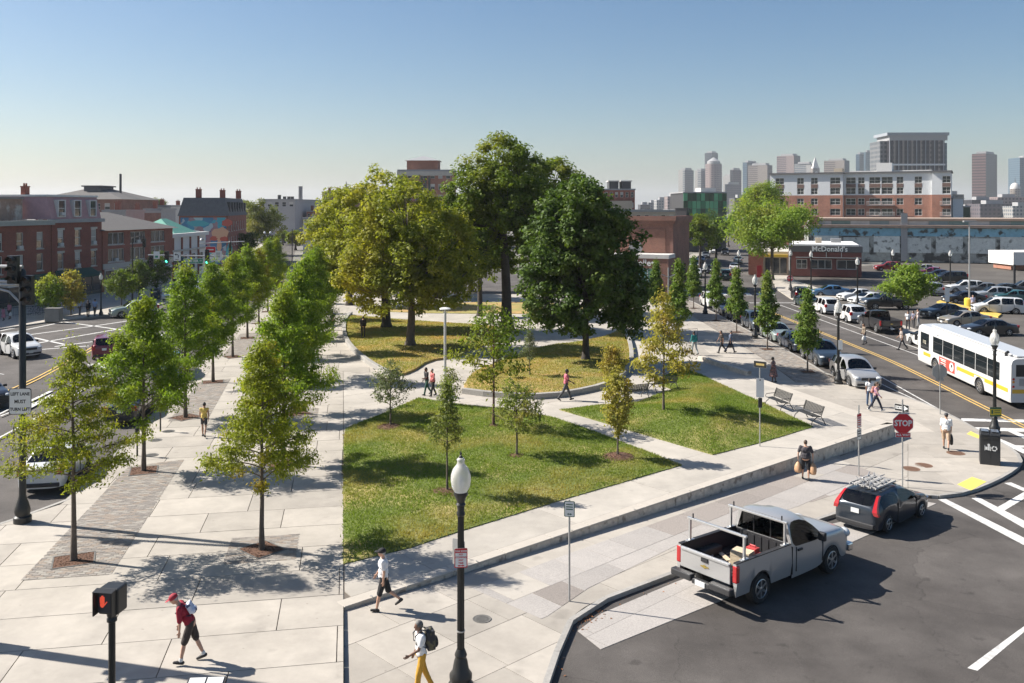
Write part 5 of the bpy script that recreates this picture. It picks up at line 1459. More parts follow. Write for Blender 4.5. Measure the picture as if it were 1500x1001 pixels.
def big_tree(seed,lumps,trunk,leaves=30000,lsize=.3,m=None,bark=None,cl=330,crad=.75,tr=.5,up=.6,core=None):
 """old shade tree; lumps: list of (x,y,z,rx,ry,rz) that the crown fills; trunk: points of the bole"""
 rr = random.Random(seed); rng = np.random.default_rng(seed)
 wood = MB(); n = len(trunk)
 wood.tube(trunk,[tr * (1.5 if i == 0 else (1.08 if i == 1 else 1)) * (1 - .45 * i / (n - 1)) for i in range(n)],10)
 vol = np.array([(l[3] * l[4] * l[5]) ** .667 for l in lumps]); vol /= vol.sum()
 cs = []; ns = []
 for i in range(cl):
  l = lumps[rng.choice(len(lumps),p=vol)]
  d = rng.normal(size=3); d /= np.linalg.norm(d)
  if d[2] < -.5 and rr.random() < .5: d[2] = abs(d[2])
  rad = rng.uniform(.55,1.0) ** .55 if rr.random() < .85 else rng.uniform(.2,.6)
  c = np.array(l[:3]) + d * np.array(l[3:6]) * rad * rr.uniform(.9,1.06)
  cs.append(c); ns.append(d)
 cs = np.array(cs); ns = np.array(ns)
 top = Vector(trunk[-1]); fork = Vector(trunk[-2])
 for l in lumps:
  e = Vector(l[:3]); s = fork.lerp(top,rr.random())
  mid = s.lerp(e,.5) + Vector((rr.uniform(-.5,.5),rr.uniform(-.5,.5),-.3))
  wood.tube([s,mid,e],[tr * .42,tr * .28,tr * .1],7,cap=False)
  for _ in range(7):
   d = Vector(rng.normal(size=3)); d.normalize()
   q = e + Vector((d.x * l[3],d.y * l[4],abs(d.z) * l[5])) * .85
   wood.tube([mid.lerp(e,rr.uniform(.2,1)),e.lerp(q,.5) + Vector((0,0,-.15)),q],[tr * .13,tr * .08,.02],5,cap=False)
 szs = crad * rng.uniform(.55,1.3,cl); w = szs ** 2; w /= w.sum()
 idx = rng.choice(cl,leaves,p=w)
 d = rng.normal(size=(leaves,3)); d /= np.linalg.norm(d,axis=1)[:,None]
 # leaves sit on the upper outside of every spray
 d = d + ns[idx] * .35; d[:,2] += .25
 P = cs[idx] + d * (szs[idx] * rng.random(leaves) ** .5)[:,None] * np.array([1,1,.72])
 if core is not None:
  z0,= core; P[:,2] = np.maximum(P[:,2],z0 + rng.random(leaves) * .5)
 out = d / (np.linalg.norm(d,axis=1)[:,None] + 1e-6)
 me = leaf_mesh('crown',P,lsize,m,rng,out,.62,up,.35,.2)
 return wood.mesh('trunk',bark or M_bark_d,smooth=60),me
def plant(name,label,cat,x,y,z,meshes,rz=0.0,sc=1.0,group=None,lm=None):
 t = thing(name,label,cat,(x,y,z),rz,group); t.scale = sc if hasattr(sc,'__len__') else (sc,sc,sc)
 link('trunk',meshes[0],t); c = link('crown',meshes[1],t)
 if lm is not None:
  c.material_slots[0].link = 'OBJECT'; c.material_slots[0].material = lm
 return t
def tree_pit(t,w=1.15,d=1.0,m=None):
 b = MB(); b.box(-w / 2,w / 2,-d / 2,d / 2,-.02,.014)
 rr = random.Random(3)
 for _ in range(160):
  x,y = rr.uniform(-w / 2,w / 2),rr.uniform(-d / 2,d / 2); a = rr.random() * 6.28; l = rr.uniform(.02,.05)
  b.add([(x - math.cos(a) * l,y - math.sin(a) * l,.016),(x + math.sin(a) * .012,y - math.cos(a) * .012,.035),(x + math.cos(a) * l,y + math.sin(a) * l,.02)],[(0,1,2)])
 stuff(b.build('tree_pit',M_mulch,t))
 f = MB(); e = .05
 f.box(-w / 2 - e,w / 2 + e,-d / 2 - e,-d / 2 - .001,-.02,.02); f.box(-w / 2 - e,w / 2 + e,d / 2 + .001,d / 2 + e,-.02,.02); f.box(-w / 2 - e,-w / 2 - .001,-d / 2,d / 2,-.02,.02); f.box(w / 2 + .001,w / 2 + e,-d / 2,d / 2,-.02,.02)
 f.build('pit_frame',M_irong,t)
# -- two rows of locusts on the promenade
V_open = street_tree(11,7.2,2.45,2.15,'oval',42,15000,.105,LF_loc_y,tr=.085,sub=6,sd=.12,rise=.4)
V_a = street_tree(12,7.4,2.1,2.15,'oval',42,20000,.13,LF_loc,tr=.085,sub=6,sd=.16)
V_b = street_tree(13,7.6,2.0,2.05,'oval',42,20000,.13,LF_loc,tr=.085,sub=6,sd=.16)
V_c = street_tree(14,7.1,2.2,2.0,'oval',42,17000,.115,LF_loc_y,tr=.08,sub=6,sd=.14,rise=.45)
rowL = [28.8,38.6,48.4,58.2,68,77.8,87.6,97.4,107]
lx0 = gp(107,822)[0]; rx0 = gp(384,805)[0]
Llab = ['airy yellowing street tree in a paver bed beside the left lane signal pole','full green street tree with bollard beside it, second of the left row','dense green street tree third along the left kerb row','dense street tree fourth along the left kerb row, woman in yellow passing it','green street tree fifth along the left kerb row','green street tree sixth along the left kerb row','green street tree seventh along the left kerb row','small looking green tree eighth along the left kerb row','farthest small green tree at the end of the left kerb row']
Rlab = ['yellow tinged street tree in a square paver bed, nearest of the inner promenade row','green street tree second in the inner promenade row','green street tree third in the inner promenade row','green street tree fourth in the inner promenade row','green street tree fifth in the inner promenade row','green street tree sixth in the inner promenade row','farthest green street tree of the inner promenade row']
rt = random.Random(21)
for i,y in enumerate(rowL):
 v = [V_open,V_a,V_b,V_a,V_b,V_a,V_c,V_b,V_a][i]
 t = plant('street_tree',Llab[i],'tree',lx0 - .179 * (y - 28.8),y,0.004,v,[0.4,1.9,4.1,0.3,2.2,5.0,1.1,3.3,2.7][i],[1,1.03,1.1,1.07,1.05,1.09,1.06,1.05,1.05][i],'street trees in two rows on the promenade')
 tree_pit(t)
for i,y in enumerate([29.7,39.5,49.3,59.1,69,79,89]):
 v = [V_c,V_b,V_a,V_b,V_a,V_b,V_a][i]
 t = plant('street_tree',Rlab[i],'tree',rx0 - .179 * (y - 29.7),y,0.004,v,[2.4,.9,3.8,2.1,5.4,1.2,0.2][i],[.99,1.04,1.09,1.08,1.07,1.05,1.06][i],'street trees in two rows on the promenade',LF_loc if i else None)
 tree_pit(t)
# -- old shade trees on the lawns
def L(*a): return a
x,y = gp(601,511)
plant('shade_tree','broad yellow green shade tree on the dry lawn in front of the others','tree',x,y,.2,big_tree(31,[L(-.3,0,10.0,3.3,3.2,3.2),L(-2.7,.4,7.6,2.9,2.9,3.0),L(2.4,-.3,7.2,3.1,3.0,3.3),L(-.2,-1.3,6.4,3.3,2.6,3.2),L(3.1,.8,4.9,2.5,2.4,2.0),L(-3.7,.2,5.2,2.3,2.2,2.0),L(.4,-1.9,4.2,1.6,1.5,1.7),L(-2.3,-.8,4.3,2.2,2,1.7),L(2.2,-1.0,3.9,2.0,2,1.5)],[(0,0,-.1),(0,0,.5),(.1,0,2.2),(.1,.1,4),(-.1,0,6)],42000,.26,LF_yel,M_bark,520,.72,.38))
x,y = gp(566,484)
plant('shade_tree','yellow shade tree behind the first, left edge of the grove','tree',x,y,.2,big_tree(32,[L(-.8,0,11.4,3.0,3,3.0),L(-3.6,0,9.0,2.9,3,3.3),L(1.8,0,9.2,3,3,3.4),L(-5.0,0,6.2,2.5,2.5,2.6),L(-2.0,-1,6.0,3.2,2.8,2.8),L(-3.8,-1,3.9,2.2,2,1.8),L(-1.2,-1.5,3.8,2.2,2,1.6)],[(0,0,-.1),(0,0,.5),(-.1,0,2.5),(-.4,0,5),(-.6,0,7)],27000,.3,LF_yel,M_bark_d,330,.8,.45))
x,y = gp(742,484)
plant('shade_tree','tallest green shade tree with thick dark trunk at the middle of the grove','tree',x,y,.2,big_tree(33,[L(-.6,0,14.3,2.8,3,3.1),L(-2.6,0,12.2,2.9,3,3.0),L(1.5,.4,12.8,3.0,3,3.4),L(-3.6,.3,9.4,2.8,2.8,2.8),L(2.4,.5,9.6,2.6,2.6,3.0),L(-2.6,-.6,6.8,2.6,2.4,2.2),L(.2,-.4,10.6,2.8,2.8,3.0),L(-4.0,.4,6.0,2.0,2,1.8),L(1.8,1.2,6.6,2.4,2.2,2.0),L(-1.4,1.5,5.6,2.2,2,1.6)],[(0,0,-.1),(0,0,.6),(0,0,3),(-.1,0,5.5),(-.3,0,8.5),(-.5,0,12)],52000,.27,LF_mid,M_bark_d,640,.72,.55))
x,y = gp(858,533)
plant('shade_tree','dense dark green shade tree with crown reaching down to the lawn','tree',x,y,.2,big_tree(34,[L(-.5,0,10.4,2.5,2.5,2.6),L(-1.9,-.2,7.8,2.8,2.8,3.0),L(1.7,0,8.0,2.6,2.6,3.0),L(-2.6,-.3,4.8,2.3,2.3,2.3),L(2.2,0,5.0,2.4,2.4,2.6),L(0,-1.2,5.2,3.0,2.4,3.0),L(3.0,.2,3.4,1.5,1.6,1.6),L(-.6,-1,8.2,2.6,2,2.8),L(-1.6,-1,2.9,1.4,1.3,1.0)],[(0,0,-.1),(0,0,.4),(0,0,1.5),(0,0,4),(-.2,0,7)],46000,.29,LF_dark,M_bark_d,560,.66,.3))
x,y = at(800,97),97
plant('shade_tree','tall green shade tree standing behind the dense dark one','tree',x,y,0,big_tree(35,[L(.6,0,13.2,3.2,3,3.0),L(-1.5,0,11,2.8,3,3.0),L(2.4,0,10.4,2.8,3,3.2),L(0,0,8,3.4,3,3)],[(0,0,-.1),(0,0,.5),(0,0,3),(0,0,6),(.2,0,9)],22000,.32,LF_mid,M_bark_d,260,.85,.45))
x,y = at(512,104),104
plant('shade_tree','golden yellow shade tree at the far left of the grove behind the promenade','tree',x,y,0,big_tree(36,[L(0,0,10.4,3.0,3,3.2),L(-2,0,7.6,3,3,3),L(2,0,7.6,3,3,3)],[(0,0,-.1),(0,0,.5),(0,0,3),(0,0,5),(0,0,8)],16000,.34,LF_yel,M_bark_d,200,.9,.4))
x,y = gp(703,463)
plant('shade_tree','slim dark stemmed tree behind the tallest shade tree','tree',x,y,.05,big_tree(37,[L(0,0,9,3,3,3),L(-1.5,0,6.6,2.4,2.4,2.2)],[(0,0,-.1),(0,0,.5),(0,0,3),(0,0,5),(0,0,7)],9000,.34,LF_mid,M_bark_d,130,.9,.3))
for u,y,lb,sd_ in ((640,112,'mid green shade tree in the background between the yellow and the tallest tree',38),(690,122,'broad green shade tree far behind the tallest tree trunk',39),(575,118,'olive shade tree in the background behind the yellow ones',40)):
 x = at(u,y)
 plant('shade_tree',lb,'tree',x,y,0,big_tree(sd_,[L(0,0,8.6,3.0,3,2.8),L(-2.6,0,6.0,2.6,2.6,2.6),L(2.6,0,6.2,2.6,2.6,2.8),L(0,-1,4.4,2.6,2.2,1.8)],[(0,0,-.1),(0,0,.5),(0,0,2),(0,0,4),(0,0,6)],11000,.36,LF_mid if sd_ != 40 else LF_yel,M_bark_d,170,.95,.3))
# -- narrow columnar trees by the right street
C_a = street_tree(41,5.85,1.5,.88,'column',44,6500,.17,LF_col,tr=.05,sub=4,sd=.13,rise=.75,aspect=.6,droop=.1)
C_b = street_tree(42,6.0,1.45,.8,'column',40,6000,.17,LF_col,tr=.05,sub=4,sd=.13,rise=.8,aspect=.6,droop=.1)
cols = [(1183,545,1.0,'columnar tree beside the dark blue crossover, nearest of the right kerb row'),(1124,512,1.03,'columnar tree beside the black sedan, second of the right kerb row'),(1079,487,1.0,'columnar tree third of the right kerb row, by the teal car'),(1049,470,1.02,'columnar tree fourth of the right kerb row'),(1016,452,1.0,'columnar tree fifth of the right kerb row, beside the white parked car')]
for i,(u,v,s,lb) in enumerate(cols):
 x,y = gl(u,v); t = plant('columnar_tree',lb,'tree',x,y,zlow(x,y) + .004,(C_a,C_b)[i % 2],i * 1.7,s,'columnar trees along the right kerb'); tree_pit(t,.9,.9)
for (u,v,s,lb,z) in [(994,503,1.16,'tall narrow columnar tree between the plaza path and the grey pole',0),(961,468,1.02,'narrow dark columnar tree beside the dense shade tree',0)]:
 x,y = gp(u,v,z); plant('columnar_tree',lb,'tree',x,y,.004,(C_b,C_a)[u % 2],u * .1,s,'columnar trees on the plaza')
# -- saplings on the near lawns
def sap(u,v,label,kw,lm,z=.1,m=.8,bark=None,name='sapling',seed=1):
 x,y = gp(u,v,z)
 me = street_tree(seed,bark=bark or M_bark,m=lm,**kw)
 plant(name,label,'tree',x,y,z + .03,me,seed * .7)
 if m: mulch(x,y,m,z + .03,seed)
sap(572,626,'low rounded sapling at the corner of the front lawn nearest the promenade',dict(h=3.0,base=.95,rmax=1.15,shape='vase',limbs=26,leaves=1900,lsize=.13,tr=.045,sub=4,sd=.11,aspect=.5,rise=.8),LF_grey,m=.7,seed=51)
sap(655,722,'tall thin feathery sapling in a wide bark circle on the front lawn',dict(h=4.6,base=1.9,rmax=.75,shape='column',limbs=40,leaves=2600,lsize=.12,tr=.04,sub=4,sd=.1,rise=.6),LF_sap,m=.95,seed=52)
sap(723,626,'sparse forked tree with reddish trunk at the back edge of the front lawn',dict(h=6.2,base=2.2,rmax=1.75,shape='round',limbs=26,leaves=3400,lsize=.19,tr=.065,sub=5,sd=.2,rise=.45),LF_mid,m=.6,bark=M_bark_r,seed=53)
sap(757,670,'small leafy sapling in the middle right of the front lawn',dict(h=3.1,base=1.0,rmax=1.15,shape='vase',limbs=28,leaves=2100,lsize=.14,tr=.045,sub=4,sd=.11,rise=.75,aspect=.5),LF_sap,m=.7,seed=54)
sap(905,670,'egg shaped yellowish sapling at the right point of the front lawn',dict(h=3.7,base=1.05,rmax=.72,shape='round',limbs=44,leaves=3400,lsize=.125,tr=.04,sub=4,sd=.09,rise=1.0,aspect=.6),LF_sapy,m=.75,seed=55)
sap(972,604,'sparse yellowing tree with open crown on the small right lawn',dict(h=6.6,base=1.7,rmax=1.6,shape='oval',limbs=24,leaves=3600,lsize=.2,tr=.06,sub=5,sd=.2,rise=.3),LF_sapy,z=.3,m=.6,seed=56)
sap(776,551,'little grey green sapling on the raised round lawn',dict(h=3.0,base=1.1,rmax=.6,shape='oval',limbs=22,leaves=1000,lsize=.13,tr=.03,sub=4,sd=.1),LF_grey,z=.25,m=0,seed=57)
sap(897,566,'leafy yellowish bush by the curved curb under the dense dark tree',dict(h=2.3,base=.2,rmax=.75,shape='vase',limbs=30,leaves=2200,lsize=.14,tr=.03,sub=4,sd=.12,rise=.9,aspect=.6),LF_sapy,z=.25,m=0,name='bush',seed=58)
sap(660,592,'small dark bush beside the light pole on the back edge of the front lawn',dict(h=1.9,base=.2,rmax=.6,shape='vase',limbs=20,leaves=900,lsize=.13,tr=.03,sub=3,sd=.12,rise=.9),LF_sap,z=.1,m=0,name='bush',seed=59)
# -- small trees of the left pavement and the parking lot
def small(u,v,y,label,h,base,r,lm,leaves=3500,ls=.22,seed=1,shape='round',cat='tree',name='small_tree',z=0,sd=.2,limbs=34):
 x = at(u,y); me = street_tree(seed,h,base,r,shape,limbs,leaves,ls,lm,M_bark_d,.06,sub=5,sd=sd,aspect=.6,droop=.1)
 return plant(name,label,cat,x,y,z,me,seed)
small(74,452,93,'green bushy tree behind the grey utility cabinet',4.2,.8,1.5,LF_lime,3600,seed=61)
small(104,448,94.5,'bright yellow bushy tree right of the green one by the cabinet',4.6,.8,1.35,LF_sapy,3600,seed=62)
small(178,446,101,'dark green round street tree in front of the hipped shop block',4.2,1.2,1.5,LF_mid,3600,seed=63)
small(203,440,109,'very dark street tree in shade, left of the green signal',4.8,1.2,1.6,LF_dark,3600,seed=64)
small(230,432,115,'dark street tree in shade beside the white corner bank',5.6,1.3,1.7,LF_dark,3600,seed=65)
small(1331,463,93.5,'yellow green flat topped tree at the edge of the parking lot',5.2,1.5,2.5,LF_lime,7500,.26,66,'round',sd=.26,limbs=44)
# -- trees at the far end of the right street
def fartree(u0,u1,vt,vb,y,label,lm,leaves=9000,seed=1,ls=.34,tr=.3,bark=None):
 x = at((u0 + u1) / 2,y); r = (at(u1,y) - at(u0,y)) / 2; zt,zb = hz(vt,y),hz(vb,y); zb = max(zb,1.0); zm = (zt + zb) / 2; rz_ = (zt - zb) / 2
 rr = random.Random(seed); lumps = []
 for k in range(6):
  a = k * 1.05 + rr.random(); q = .5 if k else 0
  lumps.append((math.cos(a) * r * q,math.sin(a) * r * q,zm + rr.uniform(-.35,.45) * rz_,r * .58,r * .58,rz_ * .62))
 plant('broad_tree',label,'tree',x,y,0,big_tree(seed,lumps,[(0,0,-.1),(0,0,.4),(0,0,zb * .6),(0,0,zb),(0,0,zm)],leaves,ls,lm,bark or M_bark_d,170,r * .24,tr))
fartree(1066,1196,303,375,140,'wide bright green tree with tall bare stem in front of the restaurant wing',LF_lime,22000,71,.36,.35,M_bark)
fartree(1089,1150,268,312,190,'light green tree top rising in front of the apartments',LF_lime,9000,72)
fartree(1003,1048,305,368,165,'mid green street tree left side of the far right street',LF_mid,9000,73)
fartree(1030,1068,309,362,215,'dark green street tree further up the far right street',LF_dark,7000,74)
fartree(1052,1082,312,358,260,'distant green tree at the end of the right street',LF_mid,5000,75)
fartree(962,1002,318,366,200,'green street tree behind the brown corner shop',LF_mid,6000,91)
fartree(1036,1062,330,372,185,'bright green street tree half hidden on the left side of the far street',LF_lime,5000,92)
fartree(1150,1176,318,360,170,'dark green tree between the lime tree and the warehouse',LF_mid,5000,93)
fartree(358,416,297,356,215,'round olive yellow tree in front of the grey concrete hall',LF_far,12000,76,.4)
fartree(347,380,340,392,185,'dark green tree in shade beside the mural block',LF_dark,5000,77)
for i,(u0,u1,vt,vb,y,lb) in enumerate([(180,214,292,306,320,'distant tree above the roofs left of the white boxy house'),(216,246,293,304,360,'distant wide tree on the skyline above the bank'),(284,304,293,304,380,'distant tree behind the mansard chimneys'),(340,372,295,306,360,'distant tree behind the end of the mural block'),(420,446,338,362,240,'small street tree far down the left street'),(404,424,340,364,270,'dark street tree below the concrete hall')]):
 fartree(u0,u1,vt,vb,y,lb,LF_far if i < 4 else LF_mid,3000,80 + i,.6)
# ---------------------------------------------------------------- grass blades
def grass(polys,n,m,size=.075,seed=5):
 rng = np.random.default_rng(seed); tot = sum(abs(area(p)) for p,h,md in polys); V = []
 for p,h,md in polys:
  k = int(n * abs(area(p)) / tot); xs = [q[0] for q in p]; ys = [q[1] for q in p]
  got = []
  c = ccw(p)
  while len(got) < k:
   cand = np.column_stack([rng.uniform(min(xs),max(xs),4000),rng.uniform(min(ys),max(ys),4000)])
   # vectorised point in polygon
   ins = np.zeros(len(cand),bool); j = len(c) - 1
   for i in range(len(c)):
    xi,yi,xj,yj = c[i][0],c[i][1],c[j][0],c[j][1]
    cnd = ((yi > cand[:,1]) != (yj > cand[:,1])) & (cand[:,0] < (xj - xi) * (cand[:,1] - yi) / (yj - yi + 1e-12) + xi)
    ins ^= cnd; j = i
   got.extend(cand[ins].tolist())
  P = np.array(got[:k])
  # ground height, worked out on a coarse grid of the lawn shape
  d = np.full(k,1e9)
  for i in range(len(c)):
   a = np.array(c[i]); ab = np.array(c[(i + 1) % len(c)]) - a
   t = np.clip(((P - a) @ ab) / max(ab @ ab,1e-9),0,1); q = P - (a + t[:,None] * ab)
   d = np.minimum(d,np.hypot(q[:,0],q[:,1]))
  S = lambda x: np.clip(x,0,1) ** 2 * (3 - 2 * np.clip(x,0,1))
  z = h + .03 * S(d / .4) + md * S(d / 4.0) + np.array([.03 * noise.noise(Vector((x * .6,y * .6,0))) for x,y in P])
  V.append(np.column_stack([P,z - .012]))
 P = np.vstack(V)
 P[:,:2] += rng.normal(size=(len(P),2)) * .045
 P = P.astype(np.float32); n = len(P)
 a = rng.uniform(0,2 * np.pi,n); w = size * .22; hh = size * rng.uniform(.5,1.2,n); ln = rng.normal(size=(n,2)) * size * .45
 A = np.empty((n,3,3),np.float32)
 A[:,0] = P + np.column_stack([np.cos(a) * w,np.sin(a) * w,np.zeros(n)]); A[:,1] = P - np.column_stack([np.cos(a) * w,np.sin(a) * w,np.zeros(n)])
 A[:,2] = P + np.column_stack([ln[:,0],ln[:,1],hh])
 me = bpy.data.meshes.new('grass')
 me.vertices.add(3 * n); me.vertices.foreach_set('co',A.reshape(-1)); me.loops.add(3 * n); me.loops.foreach_set('vertex_index',np.arange(3 * n,dtype=np.int32))
 me.polygons.add(n); me.polygons.foreach_set('loop_start',np.arange(0,3 * n,3,dtype=np.int32)); me.update(calc_edges=True)
 me.materials.append(m)
 return stuff(link('grass',me))
G_fresh = leaf_mat('grass_fresh',(0.105,0.16,0.022),(0.21,0.27,0.045),(0.34,0.28,0.09),.48,.68,.22,.35)
G_dry = leaf_mat('grass_dry',(0.18,0.2,0.045),(0.31,0.3,0.075),(0.4,0.27,0.08),.46,.7,.35,.35)
grass([(L5w,.035,.12),(L4w,.035,.4)],190000,G_fresh,.085,5)
grass([(L2w,.2,.1),(L1w,.16,.1)],90000,G_dry,.1,6)
# ---------------------------------------------------------------- vehicles
M_tyre = mat('tyre_rubber',(0.02,0.02,0.02),.85)
M_rim = mat('alloy_rim',(0.5,0.5,0.5),.3,.85)
M_blackp = mat('black_plastic',(0.022,0.022,0.024),.55)
M_bglass = glass_mat('bus_glass',(0.012,0.016,0.018),.05)
M_cglass = bpy.data.materials.new('car_glass')
nt,N,L_,B = nodes_of(M_cglass); N.remove(B)
g1 = N.new('ShaderNodeBsdfTransparent'); g1.inputs[0].default_value = (.3,.34,.33,1); g2 = N.new('ShaderNodeBsdfGlossy'); g2.inputs['Roughness'].default_value = .03
fr = N.new('ShaderNodeFresnel'); fr.inputs[0].default_value = 1.6; ms = N.new('ShaderNodeMixShader')
L_.new(fr.outputs[0],ms.inputs[0]); L_.new(g1.outputs[0],ms.inputs[1]); L_.new(g2.outputs[0],ms.inputs[2]); L_.new(ms.outputs[0],N['Material Output'].inputs['Surface'])
M_seat = mat('seat_cloth',(.035,.033,.032),.9)
M_head = mat('headlight_lens',(0.55,0.57,0.58),.12,coat=.6)
M_tail = mat('taillight_red',(0.4,0.012,0.014),.18,coat=.6)
M_plate = mat('number_plate',(0.62,0.63,0.62),.5,var=.1,scale=30)
M_chrome = mat('chrome',(0.7,0.7,0.7),.15,1.0)
M_cabin = mat('cabin_dark',(0.015,0.015,0.017),.9)
PAINT = {}
def paintm(name,col,metal=0.0,rough=.32):
 return mat('paint_' + name,col,rough,metal,coat=.8)
P_silver = paintm('silver',(0.46,0.455,0.445),.45,.3); P_white = paintm('white',(0.6,0.6,0.585)); P_black = paintm('black',(0.012,0.012,0.014)); P_navy = paintm('navy',(0.018,0.03,0.055),.3)
P_slate = paintm('slate_blue',(0.03,0.045,0.065),.3); P_maroon = paintm('maroon',(0.16,0.014,0.03),.2); P_teal = paintm('teal',(0.035,0.12,0.13),.3); P_blue = paintm('blue',(0.05,0.14,0.27),.3)
P_grey = paintm('grey',(0.16,0.165,0.17),.5); P_red = paintm('red',(0.28,0.02,0.02)); P_gold = paintm('champagne',(0.36,0.32,0.26),.5); P_dgreen = paintm('dark_green',(0.012,0.04,0.034),.3); P_sage = paintm('pale_sage',(0.3,0.36,0.33),.4); P_pink = paintm('plum',(0.2,0.03,0.09),.2)
WH = {}
def wheel_meshes(r,w,spokes=5):
 k = (r,w,spokes)
 if k in WH: return WH[k]
 RX = Matrix.Rotation(R(90),3,'X')
 t = MB(); prof = [(r * .62,-w / 2),(r * .9,-w / 2),(r * .98,-w * .36),(r,-w * .2),(r,w * .2),(r * .98,w * .36),(r * .9,w / 2),(r * .62,w / 2)]
 t.lathe(prof,22,M=RX)
 rim = MB(); rim.lathe([(r * .64,w * .5 + .004),(r * .6,w * .5 + .012),(r * .52,w * .3)],22,M=RX,cap=False)
 b = len(rim.v); rim.lathe([(r * .57,w * .1),(r * .57,w * .12)],22,M=RX,mi=1)
 for i in range(spokes):
  a = 2 * math.pi * i / spokes
  s = len(rim.v); rim.box(-r * .075,r * .075,-w * .5 - .004,-w * .32,r * .08,r * .6)
  rim.xform(Matrix.Rotation(a,4,'Y'),s)
 s = len(rim.v); rim.lathe([(r * .17,w * .5),(r * .12,w * .5 + .01)],10,M=RX)
 # lathe was made towards -Y after the rotation: outer side is -Y
 WH[k] = (t.mesh('tyre',M_tyre,smooth=50),rim.mesh('rim',[M_rim,M_blackp],smooth=40))
 return WH[k]
def add_wheels(t,xs,y,r,w=.22,spokes=5):
 tm,rm = wheel_meshes(r,w,spokes)
 for x in xs:
  for s in (-1,1):
   o = link('wheel',tm,t,(x,s * (y - w / 2),r))
   if s > 0: o.rotation_euler = (0,0,math.pi)
   link('rim',rm,o)
def interp(tab,x):
 if x <= tab[0][0]: return tab[0][1]
 for (a,fa),(b,fb) in zip(tab,tab[1:]):
  if x <= b: return fa + (fb - fa) * (x - a) / max(b - a,1e-9)
 return tab[-1][1]
def car_parts(S):
 """S: dict of the shape. Returns {part: MB}; +x is forward, y left, origin on the ground between the wheels"""
 L,Wd = S['L'] / 2,S['W'] / 2
 top,belt = S['top'],S['belt']          # centre line height,shoulder height along x
 rt,rf = S['roof']                       # rear and front end of the roof
 bl,cw = S['back'],S['cowl']            # foot of the rear glass,foot of the windscreen
 wx = S['wheels']; wr = S['wr']; cl = S.get('clear',.2)
 ar = wr * 1.16
 xs = set([-L,-L + .06,-L + .22,L - .28,L - .1,L,bl,rt,rf,cw] + [p[0] for p in top])
 for q in wx:
  for f in (-1,-.98,-.86,-.55,0,.55,.86,.98,1): xs.add(q + ar * f)
 pil = S.get('pillars',[])
 for p in pil: xs.add(p - .045); xs.add(p + .045)
 xs = sorted(x for x in xs if -L - 1e-6 <= x <= L + 1e-6)
 q = [xs[0]]
 for x in xs[1:]:
  if x - q[-1] > .012: q.append(x)
 xs = q
 def half(x):
  e = abs(x) / L
  w = Wd * (1 - (.1 if x > 0 else .07) * e ** 4 - (.10 * max(0,(e - .9) / .1) ** 2))
  tz = interp(top,x); bz = min(interp(belt,x),tz - .02)
  zb = cl + (.05 if e > .93 else 0)
  za = zb
  for c in wx:
   d = abs(x - c)
   if d <= ar + 1e-6: za = max(za,wr * .95 + math.sqrt(max(0,ar * ar - d * d)))
  za = min(za,bz - .12)
  cab = max(0,min(1,(tz - bz - .05) / .3))
  wt = w * (.965 - S.get('tumble',.2) * cab)
  ez = tz - (.02 + .05 * cab)
  mid = za + (bz - za) * .5
  w_in = max(w - .3,.2)
  return [(0,cl),(w_in,cl),(w * .965,za),(w * 1.0,max(mid,za + .01)),(w * .985,bz),(wt,ez if cab > 0 else max(ez,bz + .005)),(wt * .86,tz - .01 * cab - .006),(0,tz + .012)]
 rings = [half(x) for x in xs]
 P = {}
 def put(name,vs,fs): P.setdefault(name,MB()).add(vs,fs)
 for i in range(len(xs) - 1):
  xa,xb = xs[i],xs[i + 1]; xm = (xa + xb) / 2
  for k in range(7):
   nm = 'body'
   if k <= 1: nm = 'underbody'
   if k == 4 and bl + .05 < xm < cw - .05:
    inp = any(abs(xm - p) < .05 for p in pil)
    if not inp and S['glass'][0] < xm < S['glass'][1]: nm = 'side_window'
   if k == 6:
    if rf - 1e-6 < xm < cw + 1e-6: nm = 'windshield'
    if bl - 1e-6 < xm < rt + 1e-6 and S.get('rear_glass',True): nm = 'rear_window'
   for s in (-1,1):
    vs = [(xa,s * rings[i][k][0],rings[i][k][1]),(xb,s * rings[i + 1][k][0],rings[i + 1][k][1]),(xb,s * rings[i + 1][k + 1][0],rings[i + 1][k + 1][1]),(xa,s * rings[i][k + 1][0],rings[i][k + 1][1])]
    f = (0,1,2,3) if s < 0 else (3,2,1,0)
    n2 = nm
    if nm == 'side_window':
     seg = sum(1 for p in pil if xm > p); n2 = ('side_window',s,seg)
    put(n2,vs,[f])
 for e,i in ((-1,0),(1,len(xs) - 1)):
  r = rings[i]
  vs = [(xs[i],p[0],p[1]) for p in r] + [(xs[i],-p[0],p[1]) for p in r[::-1]]
  n = len(vs); put('body',vs,[tuple(range(n)) if e > 0 else tuple(range(n - 1,-1,-1))])
 # wheel housings
 return P,rings,xs
